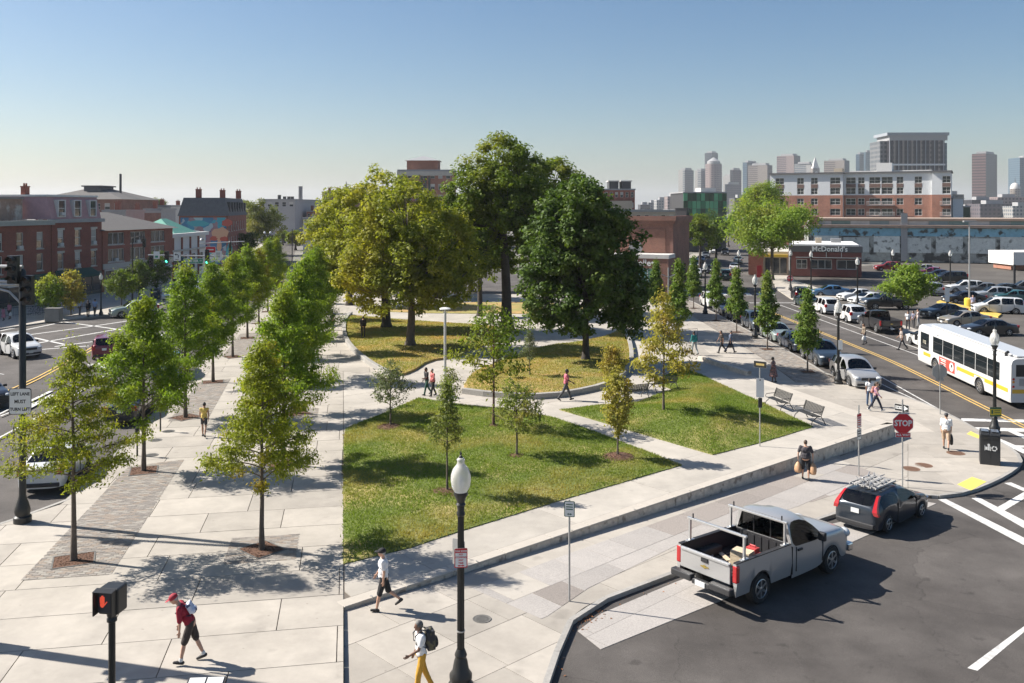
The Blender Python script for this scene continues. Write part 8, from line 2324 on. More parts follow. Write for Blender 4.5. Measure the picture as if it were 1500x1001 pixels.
# near left signal pole with lane sign
x,y = gp(33,765); ztop = hz(398,y)
t = thing('signal_pole','tall black signal pole with left lane must turn left sign at the promenade corner','pole',(x,y,.004))
MB().lathe([(.3,0),(.3,.2),(.24,.26),(.27,.4),(.24,.55),(.16,.8),(.12,.95),(.115,ztop),(.05,ztop + .1)],16).build('pole',M_post,t,smooth=40)
o = plate(t,.78,.93,0,-.16,hz(587,y),M_signw,M_signk,rz=R(3),bw=.025)
for i,s_ in enumerate(('LEFT LANE','MUST','TURN LEFT')): on_plate(o,s_,.15 if i != 1 else .17,M_signk,0,.26 - i * .27,.006,.92)
MB().tube([(-.2,-.13,hz(622,y)),(-.22,-.16,hz(624,y)),(-.22,-.16,hz(640,y)),(-.2,-.13,hz(642,y))],.025,6).build('bracket',M_post,t)
for v in (612,632): MB().lathe([(.135,0),(.135,.04)],14,(0,0,hz(v,y))).build('clamp_band',M_galv,t)
for k in range(2): MB().tube([(0,0,hz(413 + k * 5,y)),(-4,.6,hz(412 + k * 4.5,y)),(-8,1.2,hz(409 + k * 4.5,y))],.05,8).build('mast_arm',M_galv,t)
MB().tube([(-.05,0,hz(445,y)),(-.5,.05,hz(428,y)),(-1.6,.2,hz(417,y))],.04,8).build('brace',M_galv,t)
MB().tube([(0,0,hz(391,y)),(-8,1.2,hz(389,y))],.06,8).build('mast_arm',M_galv,t)
head(t,.25,-.1,hz(425,y)); head(t,-.22,-.2,hz(395,y),hh=1.0); head(t,-5.5,.6,hz(418,y))
# mast arm over the left road with the street name
SY = 90.0; sx = at(337,SY); zt = hz(355,SY); t = thing('signal_mast','black signal mast with green lights and porter street sign over the left road','traffic signal',(sx,SY,.004))
MB().lathe([(.3,0),(.3,.3),(.16,.8),(.14,zt),(.05,zt + .1)],12).build('pole',M_post,t,smooth=40)
za = hz(376,SY); xa0,xa1 = at(366,SY) - sx,at(217,SY) - sx
MB().tube([(xa0,0,za),(0,0,za),(xa1,0,za + .15)],.07,8).build('mast_arm',M_galv,t); MB().tube([(at(358,SY) - sx,0,hz(354,SY)),(at(292,SY) - sx,0,hz(357,SY))],.05,8).build('mast_arm',M_galv,t)
head(t,at(304,SY) - sx,-.1,hz(377,SY),2,.4,hh=1.5); head(t,at(245,SY) - sx,-.1,hz(377,SY),2,.4,hh=1.2); head(t,at(222,SY) - sx,-.1,hz(383,SY),None,.4,hh=1.1)
o = plate(t,1.95,.52,at(284,SY) - sx,-.12,hz(382.5,SY),M_signg,M_signw,bw=.035); on_plate(o,'PORTER',.36,M_signw,-.17,-.01,.012,1.0); on_plate(o,'ST',.2,M_signw,.72,.02,.006)
o = plate(t,.75,.9,at(260,SY) - sx,-.1,hz(376,SY),M_signw,M_signk,bw=.02)
b = MB(); b.tube([(.12,-.008,-.12),(.12,-.008,.12),(.05,-.008,.2),(-.1,-.008,.2)],.035,6); b.add([(-.08,-.01,.32),(-.08,-.01,.08),(-.26,-.01,.2)],[(0,1,2)]); b.build('arrow',M_signk,o); on_plate(o,'ONLY',.15,M_signk,0,-.3,.006)
o = plate(t,.6,.75,at(230,SY) - sx,-.1,hz(374,SY),M_signw,None); strip_on(o,.3,.2,0,-.15,M_signg,'print_mark'); o = plate(t,.75,.85,at(320,SY) - sx,-.1,hz(374,SY),M_signw,None)
for i in range(3): strip_on(o,.4,.06,0,.2 - i * .18,M_signk,'print_line')
o = plate(t,1.0,.6,at(309,SY) - sx,-.1,hz(366,SY),M_signr,M_signw); strip_on(o,.6,.1,0,0,M_signw,'print_line')
MB().lathe([(.12,0),(.2,.1),(.12,.25)],10,(at(296,SY) - sx,0,hz(353,SY))).build('camera_housing',M_galv,t)
# tall slim black poles on the left pavement and road corner
for (u,v,vt,lb) in [(194,442,349,'tall thin black lamp pole on the left pavement before the hipped shop block'),(392,398,342,'black lamp pole with white globes down the left street'),(428,392,336,'slim dark lamp pole on the right of the left street')]:
 x,y = gp(u,v); zt = hz(vt,y); t = thing('lamp_pole',lb,'pole',(x,y,0)); MB().lathe([(.12,0),(.1,.5),(.07,zt),(.02,zt + .05)],10).build('pole',M_post,t,smooth=40)
 if u == 392:
  for s_ in (-.5,.5): MB().ball((s_,0,zt + .1),.22,10,6).build('globe',M_signw,t,smooth=True)
  MB().tube([(-.5,0,zt - .1),(0,0,zt - .2),(.5,0,zt - .1)],.04,6).build('arms',M_post,t)
 elif u == 194: MB().tube([(0,0,zt),(.8,0,zt + .2),(1.5,0,zt + .1)],.05,6).build('arm',M_post,t); head(t,1.45,-.1,zt - .55)
t = post(220,438,2.8,'small white sign on a post by the blue litter bin at the left pavement',plane=gp); o = plate(t,.5,.7,0,-.05,2.5,M_signw,M_signk); strip_on(o,.2,.3,0,0,M_signk,'print_mark')
x,y = gp(228,438); t = thing('litter_bin','dark blue litter bin on the left pavement beside the white sign','litter bin',(x,y,0)); b = MB(); b.box(-.45,.45,-.4,.4,0,1.1); b.box(-.48,.48,-.43,.43,1.101,1.25); b.build('bin_body',mat('bin_blue',(.02,.06,.1),.5),t,bevel=.03); MB().box(-.3,.3,-.42,-.401,.85,1.0).build('bin_slot',M_signw,t)
t = post(236,430,2.6,'white banner sign post further along the left pavement',plane=gp); plate(t,.3,1.2,0,-.05,2.0,M_signw,None)
# utility cabinet on the left pavement
x,y = gp(76,472); t = thing('utility_cabinet','big grey two door utility cabinet at the edge of the left pavement','cabinet',(x,y,0),R(-2)); M_cab = mat('cabinet_grey',(.2,.195,.18),.6,var=.1,scale=2)
cw_ = 22 / FPX * y; MB().box(-cw_ / 2,cw_ / 2,0,.7,0,1.28).build('housing',M_cab,t,bevel=.02); MB().box(-cw_ / 2 - .03,cw_ / 2 + .03,-.03,.73,1.281,1.34).build('lid',M_cab,t)
for s_ in (-1,1): MB().box(min(0,s_ * (cw_ / 2 - .04)) + (.02 if s_ > 0 else 0),max(0,s_ * (cw_ / 2 - .04)) - (.02 if s_ < 0 else 0),-.02,-.001,.08,1.2).build('door',M_cab,t)
# railing along the left shops, bikes
for i,(u,v) in enumerate(((45,463),(95,455))):
 x,y = gp(u,v); t = thing('handrail',('black railing behind the grey cabinet on the left pavement','black railing behind the three people on the left pavement')[i],'railing',(x,y,0),R(55)); b = MB(); b.tube([(-3,0,1),(3,0,1)],.03,6); b.tube([(-3,0,.25),(3,0,.25)],.02,6)
 for k in range(25): b.tube([(-3 + k * .25,0,0),(-3 + k * .25,0,1)],.012,4)
 b.build('rail',M_post,t)
def bike(u,v,rz,label):
 x,y = gp(u,v); t = thing('bicycle',label,'bicycle',(x,y,0),rz)
 for x_ in (-.5,.52): MB().tube([(x_ + .34 * math.cos(a),0,.35 + .34 * math.sin(a)) for a in [2 * math.pi * k / 16 for k in range(17)]],.02,5).build('wheel',M_blackp,t)
 MB().tube([(-.5,0,.35),(-.15,0,.85),(.38,0,.82),(.0,0,.35),(-.15,0,.85)],.02,5).tube([(.52,0,.35),(.36,0,.95)],.018,5).tube([(-.5,0,.35),(0,0,.35)],.015,5).build('frame',M_blackp,t)
 MB().box(-.3,-.05,-.06,.06,.88,.93).build('saddle',M_blackp,t); MB().tube([(.3,-.25,.98),(.36,0,.96),(.3,.25,.98)],.015,5).build('handlebar',M_blackp,t)
bike(50,461,R(20),'dark bicycle leaning by the railing left of the cabinet trees'); bike(60,459,R(-10),'second dark bicycle at the railing behind the grey cabinet')
# bollard beside the second tree, hoop rings
x,y = gp(201,668); t = thing('parking_meter','short black parking meter at the plaza kerb beside the second tree','parking meter',(x,y,.004)); MB().lathe([(.04,0),(.035,.95),(.05,.97),(.1,1.02),(.11,1.18),(.08,1.3),(.02,1.33)],12).build('post',M_post,t,smooth=40)
x,y = gp(235,632); t = thing('parking_meter','black parking meter at the plaza kerb between second and third tree','parking meter',(x,y,.004)); MB().lathe([(.04,0),(.035,.95),(.05,.97),(.1,1.02),(.11,1.18),(.08,1.3),(.02,1.33)],12).build('post',M_post,t,smooth=40)
for (u,v,lb) in ((222,667,'small round iron cover beside the short meter near the second tree'),(247,632,'small round iron cover on the flags between second and third tree'),(228,645,'grey cover set in the flags near the second tree')): cover(u,v,.3,M_irong,lb,zf=gp)
# parking lot lamp with yellow base, kerb island, payment post
x,y = gp(1420,449,-.12); zt = hz(326,y); t = thing('lot_lamp','very tall grey lamp pole with round yellow concrete base in the lot','street lamp',(x,y,-.12)); MB().lathe([(.09,.9),(.07,zt + .12),(.02,zt + .15)],10).build('pole',M_galv,t); MB().lathe([(.55,0),(.55,.85),(.45,.95)],18).build('base',mat('yellow_concrete',(.62,.42,.04),.7,var=.1),t,smooth=40); MB().box(-.7,.7,-.2,.2,zt + .16,zt + .32).build('lamp_head',M_galv,t)
island = [gp(u,v,-.12) for u,v in ((1372,444),(1377,442),(1467,462),(1462,466))]
struct(MB().prism(ccw(island),-.14,.04).build('kerb_island',mat('yellow_kerb',(.55,.38,.08),.8,var=.2,scale=2)))
x,y = gp(1388,446,-.12); t = thing('pay_post','dark post at the tip of the yellow kerb island','post',(x,y,.04)); MB().box(-.12,.12,-.12,.12,0,1.7).build('post',M_blackp,t,bevel=.02); MB().box(-.2,.2,-.16,.16,1.701,1.9).build('cap',M_blackp,t,bevel=.02)
x,y = gp(1387,470,-.12); t = thing('notice_post','dark post with white notice behind the bus roof','sign',(x,y,-.12)); MB().lathe([(.06,0),(.05,3.4)],8).build('post',M_blackp,t); plate(t,.45,1.4,0,-.08,2.6,M_signw,None)
x,y = gp(1486,418,-.12); t = thing('lot_post','dark upright post before the brick kiosk at the right edge','post',(x,y,-.12)); MB().box(-.12,.12,-.12,.12,0,3.0).build('post',M_blackp,t,bevel=.02)
# information box with a slanted lid at the bottom edge
x,y = at(300,19.4),19.4; t = thing('information_board','grey framed information board with white panels at the bottom edge','board',(x,y,0),R(4)); zt = hz(1004,19.4)
b = MB();
for s_ in (-1,1): MB().box(s_ * .34 - .03,s_ * .34 + .03,-.03,.03,0,zt - .05).build('leg',M_galv,t)
o = MB().obox((0,0,zt - .02),(.8,.5,.05),Matrix.Rotation(R(12),3,'X')).build('frame',M_blackp,t)
for s_ in (-1,1): MB().obox((s_ * .19,0,zt + .012),(.34,.42,.02),Matrix.Rotation(R(12),3,'X')).build('panel',M_signw,o)
# signal pole just outside the left of the view: its shadow crosses the flags at the lower left
t = thing('signal_pole','black signal pole left of the view whose long shadow falls on the flags','pole',(-15.6,23.7,.004)); MB().lathe([(.3,0),(.3,.3),(.2,.9),(.17,8.6),(.05,8.7)],14).build('pole',M_post,t,smooth=40); head(t,.1,-.35,5.6,hh=1.15); MB().box(-.35,.35,-.2,.2,1.0,2.6).build('control_box',M_post,t,bevel=.02)
# ---------------------------------------------------------------- people
SK = {'light': mat('skin_light',(.5,.29,.2),.55),'tan': mat('skin_tan',(.36,.2,.13),.55),'brown': mat('skin_brown',(.16,.08,.05),.5),'dark': mat('skin_dark',(.07,.036,.025),.5)}
CL = {}
def cloth(name,col,**k):
 return mat('cloth_' + name,col,.85,var=.08,scale=8,**k)
HAIR = {'black': mat('hair_black',(.012,.01,.01),.6),'brown': mat('hair_brown',(.06,.035,.02),.6),'grey': mat('hair_grey',(.3,.29,.28),.6),'greyd': mat('hair_dark_grey',(.1,.095,.09),.6)}
M_shoe = mat('shoe_dark',(.02,.018,.017),.6); M_shoew = mat('shoe_white',(.6,.6,.58),.6); M_sock = mat('sock_white',(.65,.65,.63),.8)
def remesh(mb,name,m,voxel,parent,smooth_it=4,loc=None,fold=0.0):
 me = bpy.data.meshes.new('tmp'); me.from_pydata(mb.v,[],mb.f)
 o = bpy.data.objects.new('tmp',me)
 r = o.modifiers.new('r','REMESH'); r.mode = 'VOXEL'; r.voxel_size = voxel
 s = o.modifiers.new('s','SMOOTH'); s.factor = .5; s.iterations = smooth_it
 out = baked(o)
 bpy.data.objects.remove(o); bpy.data.meshes.remove(me)
 if fold:
  n = len(out.vertices); co = np.empty(n * 3,np.float32); nr = np.empty(n * 3,np.float32)
  out.vertices.foreach_get('co',co); out.vertex_normals.foreach_get('vector',nr); P = co.reshape(-1,3).tolist()
  sd = Vector((len(name),len(C.objects),0))
  f = np.array([noise.noise(Vector((p[0] * 9,p[1] * 9,p[2] * 5 + p[0] * 6)) + sd) + .6 * noise.noise(Vector((p[0] * 22,p[1] * 22,p[2] * 10)) + sd) for p in P],np.float32)
  out.vertices.foreach_set('co',co + nr * np.repeat(f * fold,3))
 out.materials.clear(); out.materials.append(m); out.polygons.foreach_set('use_smooth',[True] * len(out.polygons)); out.name = name
 return link(name,out,parent,loc)
def person(label,loc,rz,h=1.72,lean=4,hips=((22,6),(-16,22)),arms=((-18,15),(20,20)),girth=1.0,skin='light',hair='brown',hair_len=0,hat=None,top=None,sleeve=.5,bottom=None,leg=1.0,shoe=None,skirt=None,dress=None,
   vox=.017,head_down=0,head_turn=0,group=None,socks=False,abd=6,face=False,open_hand=False,hat_brim=True):
 """facing +x. hips: (thigh swing, knee bend) left and right; arms: (swing, elbow bend) left and right, degrees forward"""
 k = h / 1.75; g = girth
 th,sh = .43 * k,.42 * k; J = {}
 pel = Vector((0,0,.93 * k)); l = R(lean); up = Vector((math.sin(l),0,math.cos(l)))
 for s,(a,kn) in zip((1,-1),hips):
  hp = pel + Vector((0,s * .095 * k * g ** .4,-.03 * k)); a_,b_ = R(a),R(a - kn)
  kne = hp + Vector((math.sin(a_),s * .02,-math.cos(a_))) * th; ank = kne + Vector((math.sin(b_),0,-math.cos(b_))) * sh
  J[s] = (hp,kne,ank,R(max(-35,min(25,(a - kn) * .8))))
 def foot_pts(s):
  ank,t = J[s][2],J[s][3]; d = Vector((math.cos(t),0,math.sin(t)))
  return ank + Vector((0,0,-.045 * k)) - d * .05 * k,ank + Vector((0,0,-.05 * k)) + d * .165 * k
 low = min(min(p.z for p in foot_pts(s)) for s in (1,-1)) - .032 * k
 dz = Vector((0,0,-low))
 pel += dz
 for s in (1,-1): J[s] = tuple(p + dz for p in J[s][:3]) + (J[s][3],)
 waist = pel + up * .14 * k; chest = pel + up * .36 * k; neck = pel + up * .52 * k + Vector((.02 * k * math.sin(l),0,0))
 hl = R(lean * .7 + head_down); hup = Vector((math.sin(hl),0,math.cos(hl)))
 headc = neck + hup * .155 * k + Vector((.03 * k,0,0))
 HM_ = Matrix.Rotation(R(head_turn),3,'Z') @ Matrix.Rotation(hl,3,'Y')
 A = {}
 for s,(a,el) in zip((1,-1),arms):
  sp = pel + up * .475 * k + Vector((0,s * .175 * k * g ** .35,0)); a_,b_ = R(a + lean * .5),R(a + el + lean * .5); ab = R(abd)
  elb = sp + Vector((math.sin(a_) * math.cos(ab),s * math.sin(ab),-math.cos(a_) * math.cos(ab))) * .29 * k
  wr = elb + Vector((math.sin(b_),s * .02,-math.cos(b_))) * .245 * k
  A[s] = (sp,elb,wr,b_)
 t = thing('person',label,'person',loc,rz,group)
 # body: one continuous skin
 b = MB(); RY = Matrix.Rotation(l,3,'Y')
 b.ball(pel,(.125 * k * g,.165 * k * g ** .7,.13 * k),12,8,M=RY); b.ball(waist,(.105 * k * g,.145 * k * g ** .7,.16 * k),12,8,M=RY); b.ball(chest,(.115 * k * g ** .7,.165 * k * g ** .6,.19 * k),12,8,M=RY)
 b.capsule(pel + up * .45 * k,neck + hup * .07 * k,.06 * k,.05 * k)
 b.ball(headc,(.098 * k,.078 * k,.118 * k),14,10,M=HM_); b.ball(headc + HM_ @ Vector((.035,0,-.06)) * k,(.058 * k,.055 * k,.055 * k),10,6,M=HM_)
 b.ball(headc + HM_ @ Vector((.1,0,-.015)) * k,(.02 * k,.013 * k,.024 * k),8,5,M=HM_)
 for s in (1,-1): b.ball(headc + HM_ @ Vector((-.005,s * .078,-.01)) * k,(.018 * k,.012 * k,.032 * k),8,5,M=HM_)
 for s in (1,-1):
  hp,kn,an,ft = J[s]; b.capsule(hp,kn,.078 * k * g ** .6,.052 * k); b.capsule(kn,kn.lerp(an,.35),.05 * k,.054 * k); b.capsule(kn.lerp(an,.35),an,.054 * k,.034 * k)
  f0,f1 = foot_pts(s) if False else (an + Vector((0,0,-.045 * k)),an + Vector((math.cos(ft) * .14 * k,0,-.05 * k + math.sin(ft) * .14 * k))); b.capsule(f0,f1,.036 * k,.026 * k)
  sp,el,wr,ba = A[s]; b.capsule(pel + up * .46 * k + Vector((0,s * .1 * k,0)),sp,.06 * k,.058 * k); b.capsule(sp,el,.05 * k * g ** .4,.038 * k); b.capsule(el,wr,.038 * k,.026 * k)
  hd = Vector((math.sin(ba),0,-math.cos(ba))); hx = Vector((math.cos(ba),0,math.sin(ba))); pc = wr + hd * .045 * k
  b.ball(pc,(.042 * k,.018 * k,.048 * k),10,6,M=Matrix.Rotation(-ba,3,'Y'))
  fr = .0085 * k if vox < .012 else .0115 * k
  for i,(off,ln) in enumerate(((-.03,.058),(-.01,.072),(.01,.076),(.03,.066))):
   q0 = pc + hx * off * k + hd * .035 * k; q1 = q0 + hd * ln * .55 * k + Vector((0,-s * .006 * k,0)); q2 = q1 + hd * ln * .45 * k * .85 + Vector((0,-s * .016 * k,0)) + hx * .004; b.capsule(q0,q1,fr,fr * .95,6); b.capsule(q1,q2,fr * .95,fr * .8,6)
  q0 = pc + hx * .03 * k - hd * .015 * k; q1 = q0 + hx * .028 * k + hd * .028 * k; b.capsule(q0,q1,fr * 1.25,fr,6); b.capsule(q1,q1 + hd * .028 * k + hx * .006,fr,fr * .85,6)
 remesh(b,'body',SK[skin],vox,t,3)
 if face:
  for s in (1,-1): MB().ball(headc + HM_ @ Vector((.085,s * .03,.012)) * k,(.011 * k,.012 * k,.008 * k),8,5,M=HM_).build('eye',M_signk,t,smooth=True)
  MB().ball(headc + HM_ @ Vector((.085,0,-.06)) * k,(.012 * k,.024 * k,.006 * k),8,5,M=HM_).build('mouth',mat('lips',(.3,.1,.09),.5),t,smooth=True)
 e = .016 * k
 def torso(mb,ex=0.0,hem=.02):
  mb.ball(pel + up * (.06 - hem) * k,((.125 * k + ex) * g,(.165 * k + ex) * g ** .7,.12 * k),12,8,M=RY); mb.ball(waist,((.115 * k + ex) * g,(.155 * k + ex) * g ** .7,.17 * k),12,8,M=RY); mb.ball(chest,((.118 * k + ex) * g ** .7,(.168 * k + ex) * g ** .6,.175 * k),12,8,M=RY)
  for s in (1,-1): mb.capsule(pel + up * .44 * k + Vector((0,s * .07 * k,0)),A[s][0] - up * .012 * k,.07 * k + ex,.06 * k + ex)
 if top is not None:
  b = MB(); torso(b,e)
  for s in (1,-1):
   sp,el,wr,ba = A[s]
   if sleeve <= 0: continue
   if sleeve <= 1: b.capsule(sp,sp.lerp(el,sleeve),.06 * k * g ** .4 + e * .6,.056 * k + e * .7)
   else: b.capsule(sp,el,.058 * k * g ** .4 + e * .5,.046 * k + e * .5); b.capsule(el,el.lerp(wr,.95),.046 * k + e * .5,.034 * k + e * .4)
  remesh(b,'shirt',top,max(vox,.014),t,3,fold=.013)
 if bottom is not None:
  b = MB(); b.ball(pel + up * .03 * k,((.128 * k + e * .6) * g,(.168 * k + e * .6) * g ** .7,.11 * k),12,8,M=RY)
  for s in (1,-1):
   hp,kn,an,ft = J[s]
   if leg <= .5: q = hp.lerp(kn,leg * 2); b.capsule(hp,q,.088 * k * g ** .6 + e * .5,.078 * k + e * .6)
   else: b.capsule(hp,kn,.088 * k * g ** .6 + e * .3,.062 * k + e * .5); b.capsule(kn,kn.lerp(an,(leg - .5) * 2 * .97),.062 * k + e * .5,.052 * k + e * .4)
  remesh(b,'trousers' if leg > .55 else 'shorts',bottom,max(vox,.014),t,3,fold=.011)
 if dress is not None:
  b = MB(); torso(b,e); n = 9
  for i in range(n): q = i / (n - 1); b.ball(pel + Vector((0,0,-(q * .5) * k)),((.14 + .08 * q) * k * g,(.18 + .07 * q) * k * g,.09 * k),12,6)
  for s in (1,-1): sp,el,wr,ba = A[s]; b.capsule(sp,el,.07 * k,.075 * k)
  remesh(b,'dress',dress,max(vox,.014),t,3,fold=.014)
 for s in (1,-1):
  hp,kn,an,ft = J[s]; d = Vector((math.cos(ft),0,math.sin(ft))); b = MB(); a0 = an + Vector((0,0,-.046 * k))
  b.capsule(a0 - d * .045 * k,a0 + d * .06 * k,.046 * k,.046 * k); b.capsule(a0 + d * .06 * k,a0 + d * .155 * k - Vector((0,0,.006 * k)),.046 * k,.034 * k); b.capsule(a0,an + Vector((0,0,.0)),.045 * k,.042 * k)
  remesh(b,'shoe',shoe or M_shoe,max(vox,.013),t,2)
  if socks: MB().tube([an - Vector((0,0,.01)),an.lerp(kn,.16)],[.05 * k,.047 * k],10).build('sock',M_sock,t,smooth=40)
 if hair:
  b = MB(); b.ball(headc + HM_ @ Vector((-.014,0,.022)) * k,(.104 * k,.086 * k,.11 * k),12,8,M=HM_)
  if hair_len: b.capsule(headc + HM_ @ Vector((-.06,0,-.02)) * k,headc + HM_ @ Vector((-.08,0,-.02 - hair_len)) * k,.075 * k,.05 * k)
  if hair_len < 0: pass
  # leave the face free
  hm = remesh(b,'hair',HAIR[hair],max(vox,.014),t,2)
  bm = bmesh.new(); bm.from_mesh(hm.data); inv = HM_.inverted()
  dl = [f for f in bm.faces if (lambda q: q.x > .045 * k and q.z < .062 * k)(inv @ (f.calc_center_median() - headc))]
  bmesh.ops.delete(bm,geom=dl,context='FACES'); bm.to_mesh(hm.data); bm.free()
 if hat is not None:
  b = MB(); b.ball(headc + HM_ @ Vector((-.008,0,.05)) * k,(.114 * k,.096 * k,.085 * k),14,8,M=HM_)
  if hat_brim: b.ball(headc + HM_ @ Vector((.12,0,.045)) * k,(.085 * k,.075 * k,.012 * k),12,6,M=HM_)
  b.build('hat',hat,t,smooth=60)
 info = dict(head=headc,neck=neck,chest=chest,pel=pel,A=A,J=J,k=k,up=up)
 M = Matrix.Translation(Vector(loc)) @ Matrix.Rotation(rz,4,'Z')
 info['M'] = M
 return t,info
def hang_bag(info,s,m,label,size=(.3,.14,.38),name='carrier_bag',cat='bag',loop=.12,drop=0.0):
 """bag hanging from a hand; a thing of its own"""
 wr,ba = info['A'][s][2],info['A'][s][3]
 hand = wr + Vector((math.sin(ba),0,-math.cos(ba))) * .085 * info['k']
 p = info['M'] @ hand; t = thing(name,label,cat,p,info['M'].to_euler().z)
 b = MB(); n = 14
 for i,(q,f) in enumerate(((0,.18),(.12,.55),(.35,.92),(.7,1.05),(.95,.9),(1,.5))):
  for j in range(n):
   a = 2 * math.pi * j / n; w = 1 + .08 * math.sin(3 * a + i)
   b.v.append((size[0] / 2 * f * math.cos(a) * w,size[1] / 2 * f * math.sin(a) * w,-loop * .6 - size[2] * q))
 for i in range(5):
  for j in range(n): j2 = (j + 1) % n; b.f.append((i * n + j,(i + 1) * n + j,(i + 1) * n + j2,i * n + j2)); b.m.append(0)
 b.f.append(tuple(5 * n + j for j in range(n))); b.m.append(0)
 b.build('bag',m,t,smooth=60)
 MB().tube([(-.05,0,-loop * .75),(-.03,0,-.01),(.03,0,-.01),(.05,0,-loop * .75)],.008,5).build('handle',m,t)
 return t
def backpack(info,m,label,name='backpack',size=(.2,.3,.46),strap=None,cat='backpack'):
 up = info['up']; c = info['chest'] - up * .04 * info['k']; side = Vector((-up.z,0,up.x)); p = c + side * (.115 * info['k'] + size[0] * .42)
 W_ = info['M'] @ p; t = thing(name,label,cat,W_,info['M'].to_euler().z)
 RY = Matrix.Rotation(math.atan2(up.x,up.z),3,'Y'); b = MB(); b.ball((0,0,0),(size[0] * .5,size[1] * .5,size[2] * .5),12,8,M=RY); b.ball(RY @ Vector((-.02,0,-.08)),(size[0] * .55,size[1] * .5,size[2] * .36),12,8,M=RY); b.obox((0,0,0),(size[0] * .7,size[1] * .85,size[2] * .8),RY)
 remesh(b,'pack',m,.016,t,4)
 b = MB(); b.ball(RY @ Vector((-size[0] * .5,0,-.09)),(size[0] * .22,size[1] * .36,size[2] * .24),10,6,M=RY); b.build('pocket',m,t,smooth=50)
 for s in (-1,1):
  q = [RY @ Vector((size[0] * .3,s * .1,size[2] * .42)),RY @ Vector((size[0] * .8,s * .1,size[2] * .52)),RY @ Vector((size[0] * .45 + .25 * info['k'],s * .105,size[2] * .3)),RY @ Vector((size[0] * .45 + .24 * info['k'],s * .12,-.02)),RY @ Vector((size[0] * .3,s * .13,-.16))]
  MB().tube(q,.016,6).build('strap',strap or m,t)
 return t
def toward(u0,v0,u1,v1,plane=gl):
 a,b = plane(u0,v0),plane(u1,v1); return math.atan2(b[1] - a[1],b[0] - a[0])
def on(u,v,plane=gl):
 x,y = plane(u,v); return (x,y,(zlow(x,y) if plane is gl else 0) + .006)
c_red = cloth('crimson',(.27,.012,.03)); c_dk = cloth('dark_brown',(.045,.035,.03)); c_wh = cloth('white',(.68,.68,.68)); c_blk = cloth('black',(.015,.015,.017)); c_mus = cloth('mustard',(.5,.27,.03)); c_yel = cloth('yellow',(.62,.45,.12)); c_pnk = cloth('coral_pink',(.55,.16,.15)); c_dgr = cloth('charcoal',(.06,.06,.065)); c_khk = cloth('khaki',(.42,.3,.2)); c_jean = cloth('denim',(.06,.1,.18)); c_lil = cloth('lilac',(.35,.24,.38)); c_tl = cloth('teal',(.02,.2,.19)); c_gry = cloth('grey',(.3,.3,.3)); c_lav = cloth('lavender',(.42,.4,.5)); c_navy = cloth('navy',(.02,.025,.045)); c_rose = cloth('rose',(.5,.2,.24))
c_camo = mat('camo',(.1,.09,.055),.85,col2=(.03,.03,.035),c2scale=9,c2lo=.45,c2hi=.52,var=.3,scale=14)
c_plaid = mat('plaid',(.24,.11,.09),.85,col2=(.06,.05,.06),c2scale=14,c2lo=.45,c2hi=.5)
M_bagp = mat('paper_bag',(.45,.27,.15),.6,var=.15,scale=9); M_bagk = mat('black_bag',(.015,.015,.015),.4)
# near the camera
p,i1 = person('bent old man in red beret and crimson shirt, striding left across the flags',on(279,971,gp),R(192),1.8,30,((17,6),(-16,8)),((-20,8),(-14,10)),1.0,'light','grey',0,mat('beret_red',(.3,.02,.035),.8),c_red,.95,c_dk,.47,vox=.0115,head_down=8,socks=True,face=True,hat_brim=True)
backpack(i1,mat('bag_white_blue',(.55,.58,.68),.7,col2=(.05,.07,.15),c2scale=4,c2lo=.55,c2hi=.58),'white sling bag with navy band on the back of the bent man',size=(.16,.34,.3),strap=c_navy)
p,i2 = person('man in black cap, white polo shirt and black shorts walking left below the wall',on(562,894),R(186),1.75,2,((15,4),(-18,34)),((-8,12),(10,22)),1.12,'light','grey',0,c_blk,c_wh,.62,c_blk,.49,vox=.0115,face=True)
p,i3 = person('man in white shirt and mustard trousers with camouflage backpack, cut by the bottom edge',on(617,1018),R(200),1.72,3,((12,4),(-14,12)),((16,50),(-6,30)),1.0,'brown','greyd',0,None,c_wh,.6,c_mus,1.0,vox=.0115,face=True)
backpack(i3,c_camo,'large camouflage backpack worn by the man in mustard trousers',size=(.27,.36,.56),strap=c_dgr)
p,i = person('woman in yellow top and dark shorts walking away between the tree rows',on(299,640,gp),R(98),1.68,2,((16,8),(-16,20)),((16,18),(-20,14)),.92,'tan','black',0,None,c_yel,0,c_dgr,.28,vox=.015,abd=12)
# couple on the path
person('woman in dark top and green trousers walking beside the woman in coral',on(625,579,gp),R(215),1.66,3,((18,6),(-18,16)),((10,70),(-10,40)),1.0,'brown','black',.06,None,c_blk,1.0,cloth('dark_green',(.02,.07,.05)),1.0)
person('woman in coral pink jacket and black trousers walking with the dark clothed woman',on(634,581,gp),R(215),1.64,3,((16,6),(-14,12)),((10,40),(-10,30)),1.18,'light','grey',0,None,c_pnk,2,c_blk,1.0)
person('man in pink shirt and grey trousers walking right past the round curb',on(829,587,gp),R(6),1.86,3,((22,4),(-24,14)),((-12,14),(18,40)),1.0,'dark','black',0,None,cloth('pink',(.5,.13,.17)),.6,c_dgr,1.0,vox=.015)
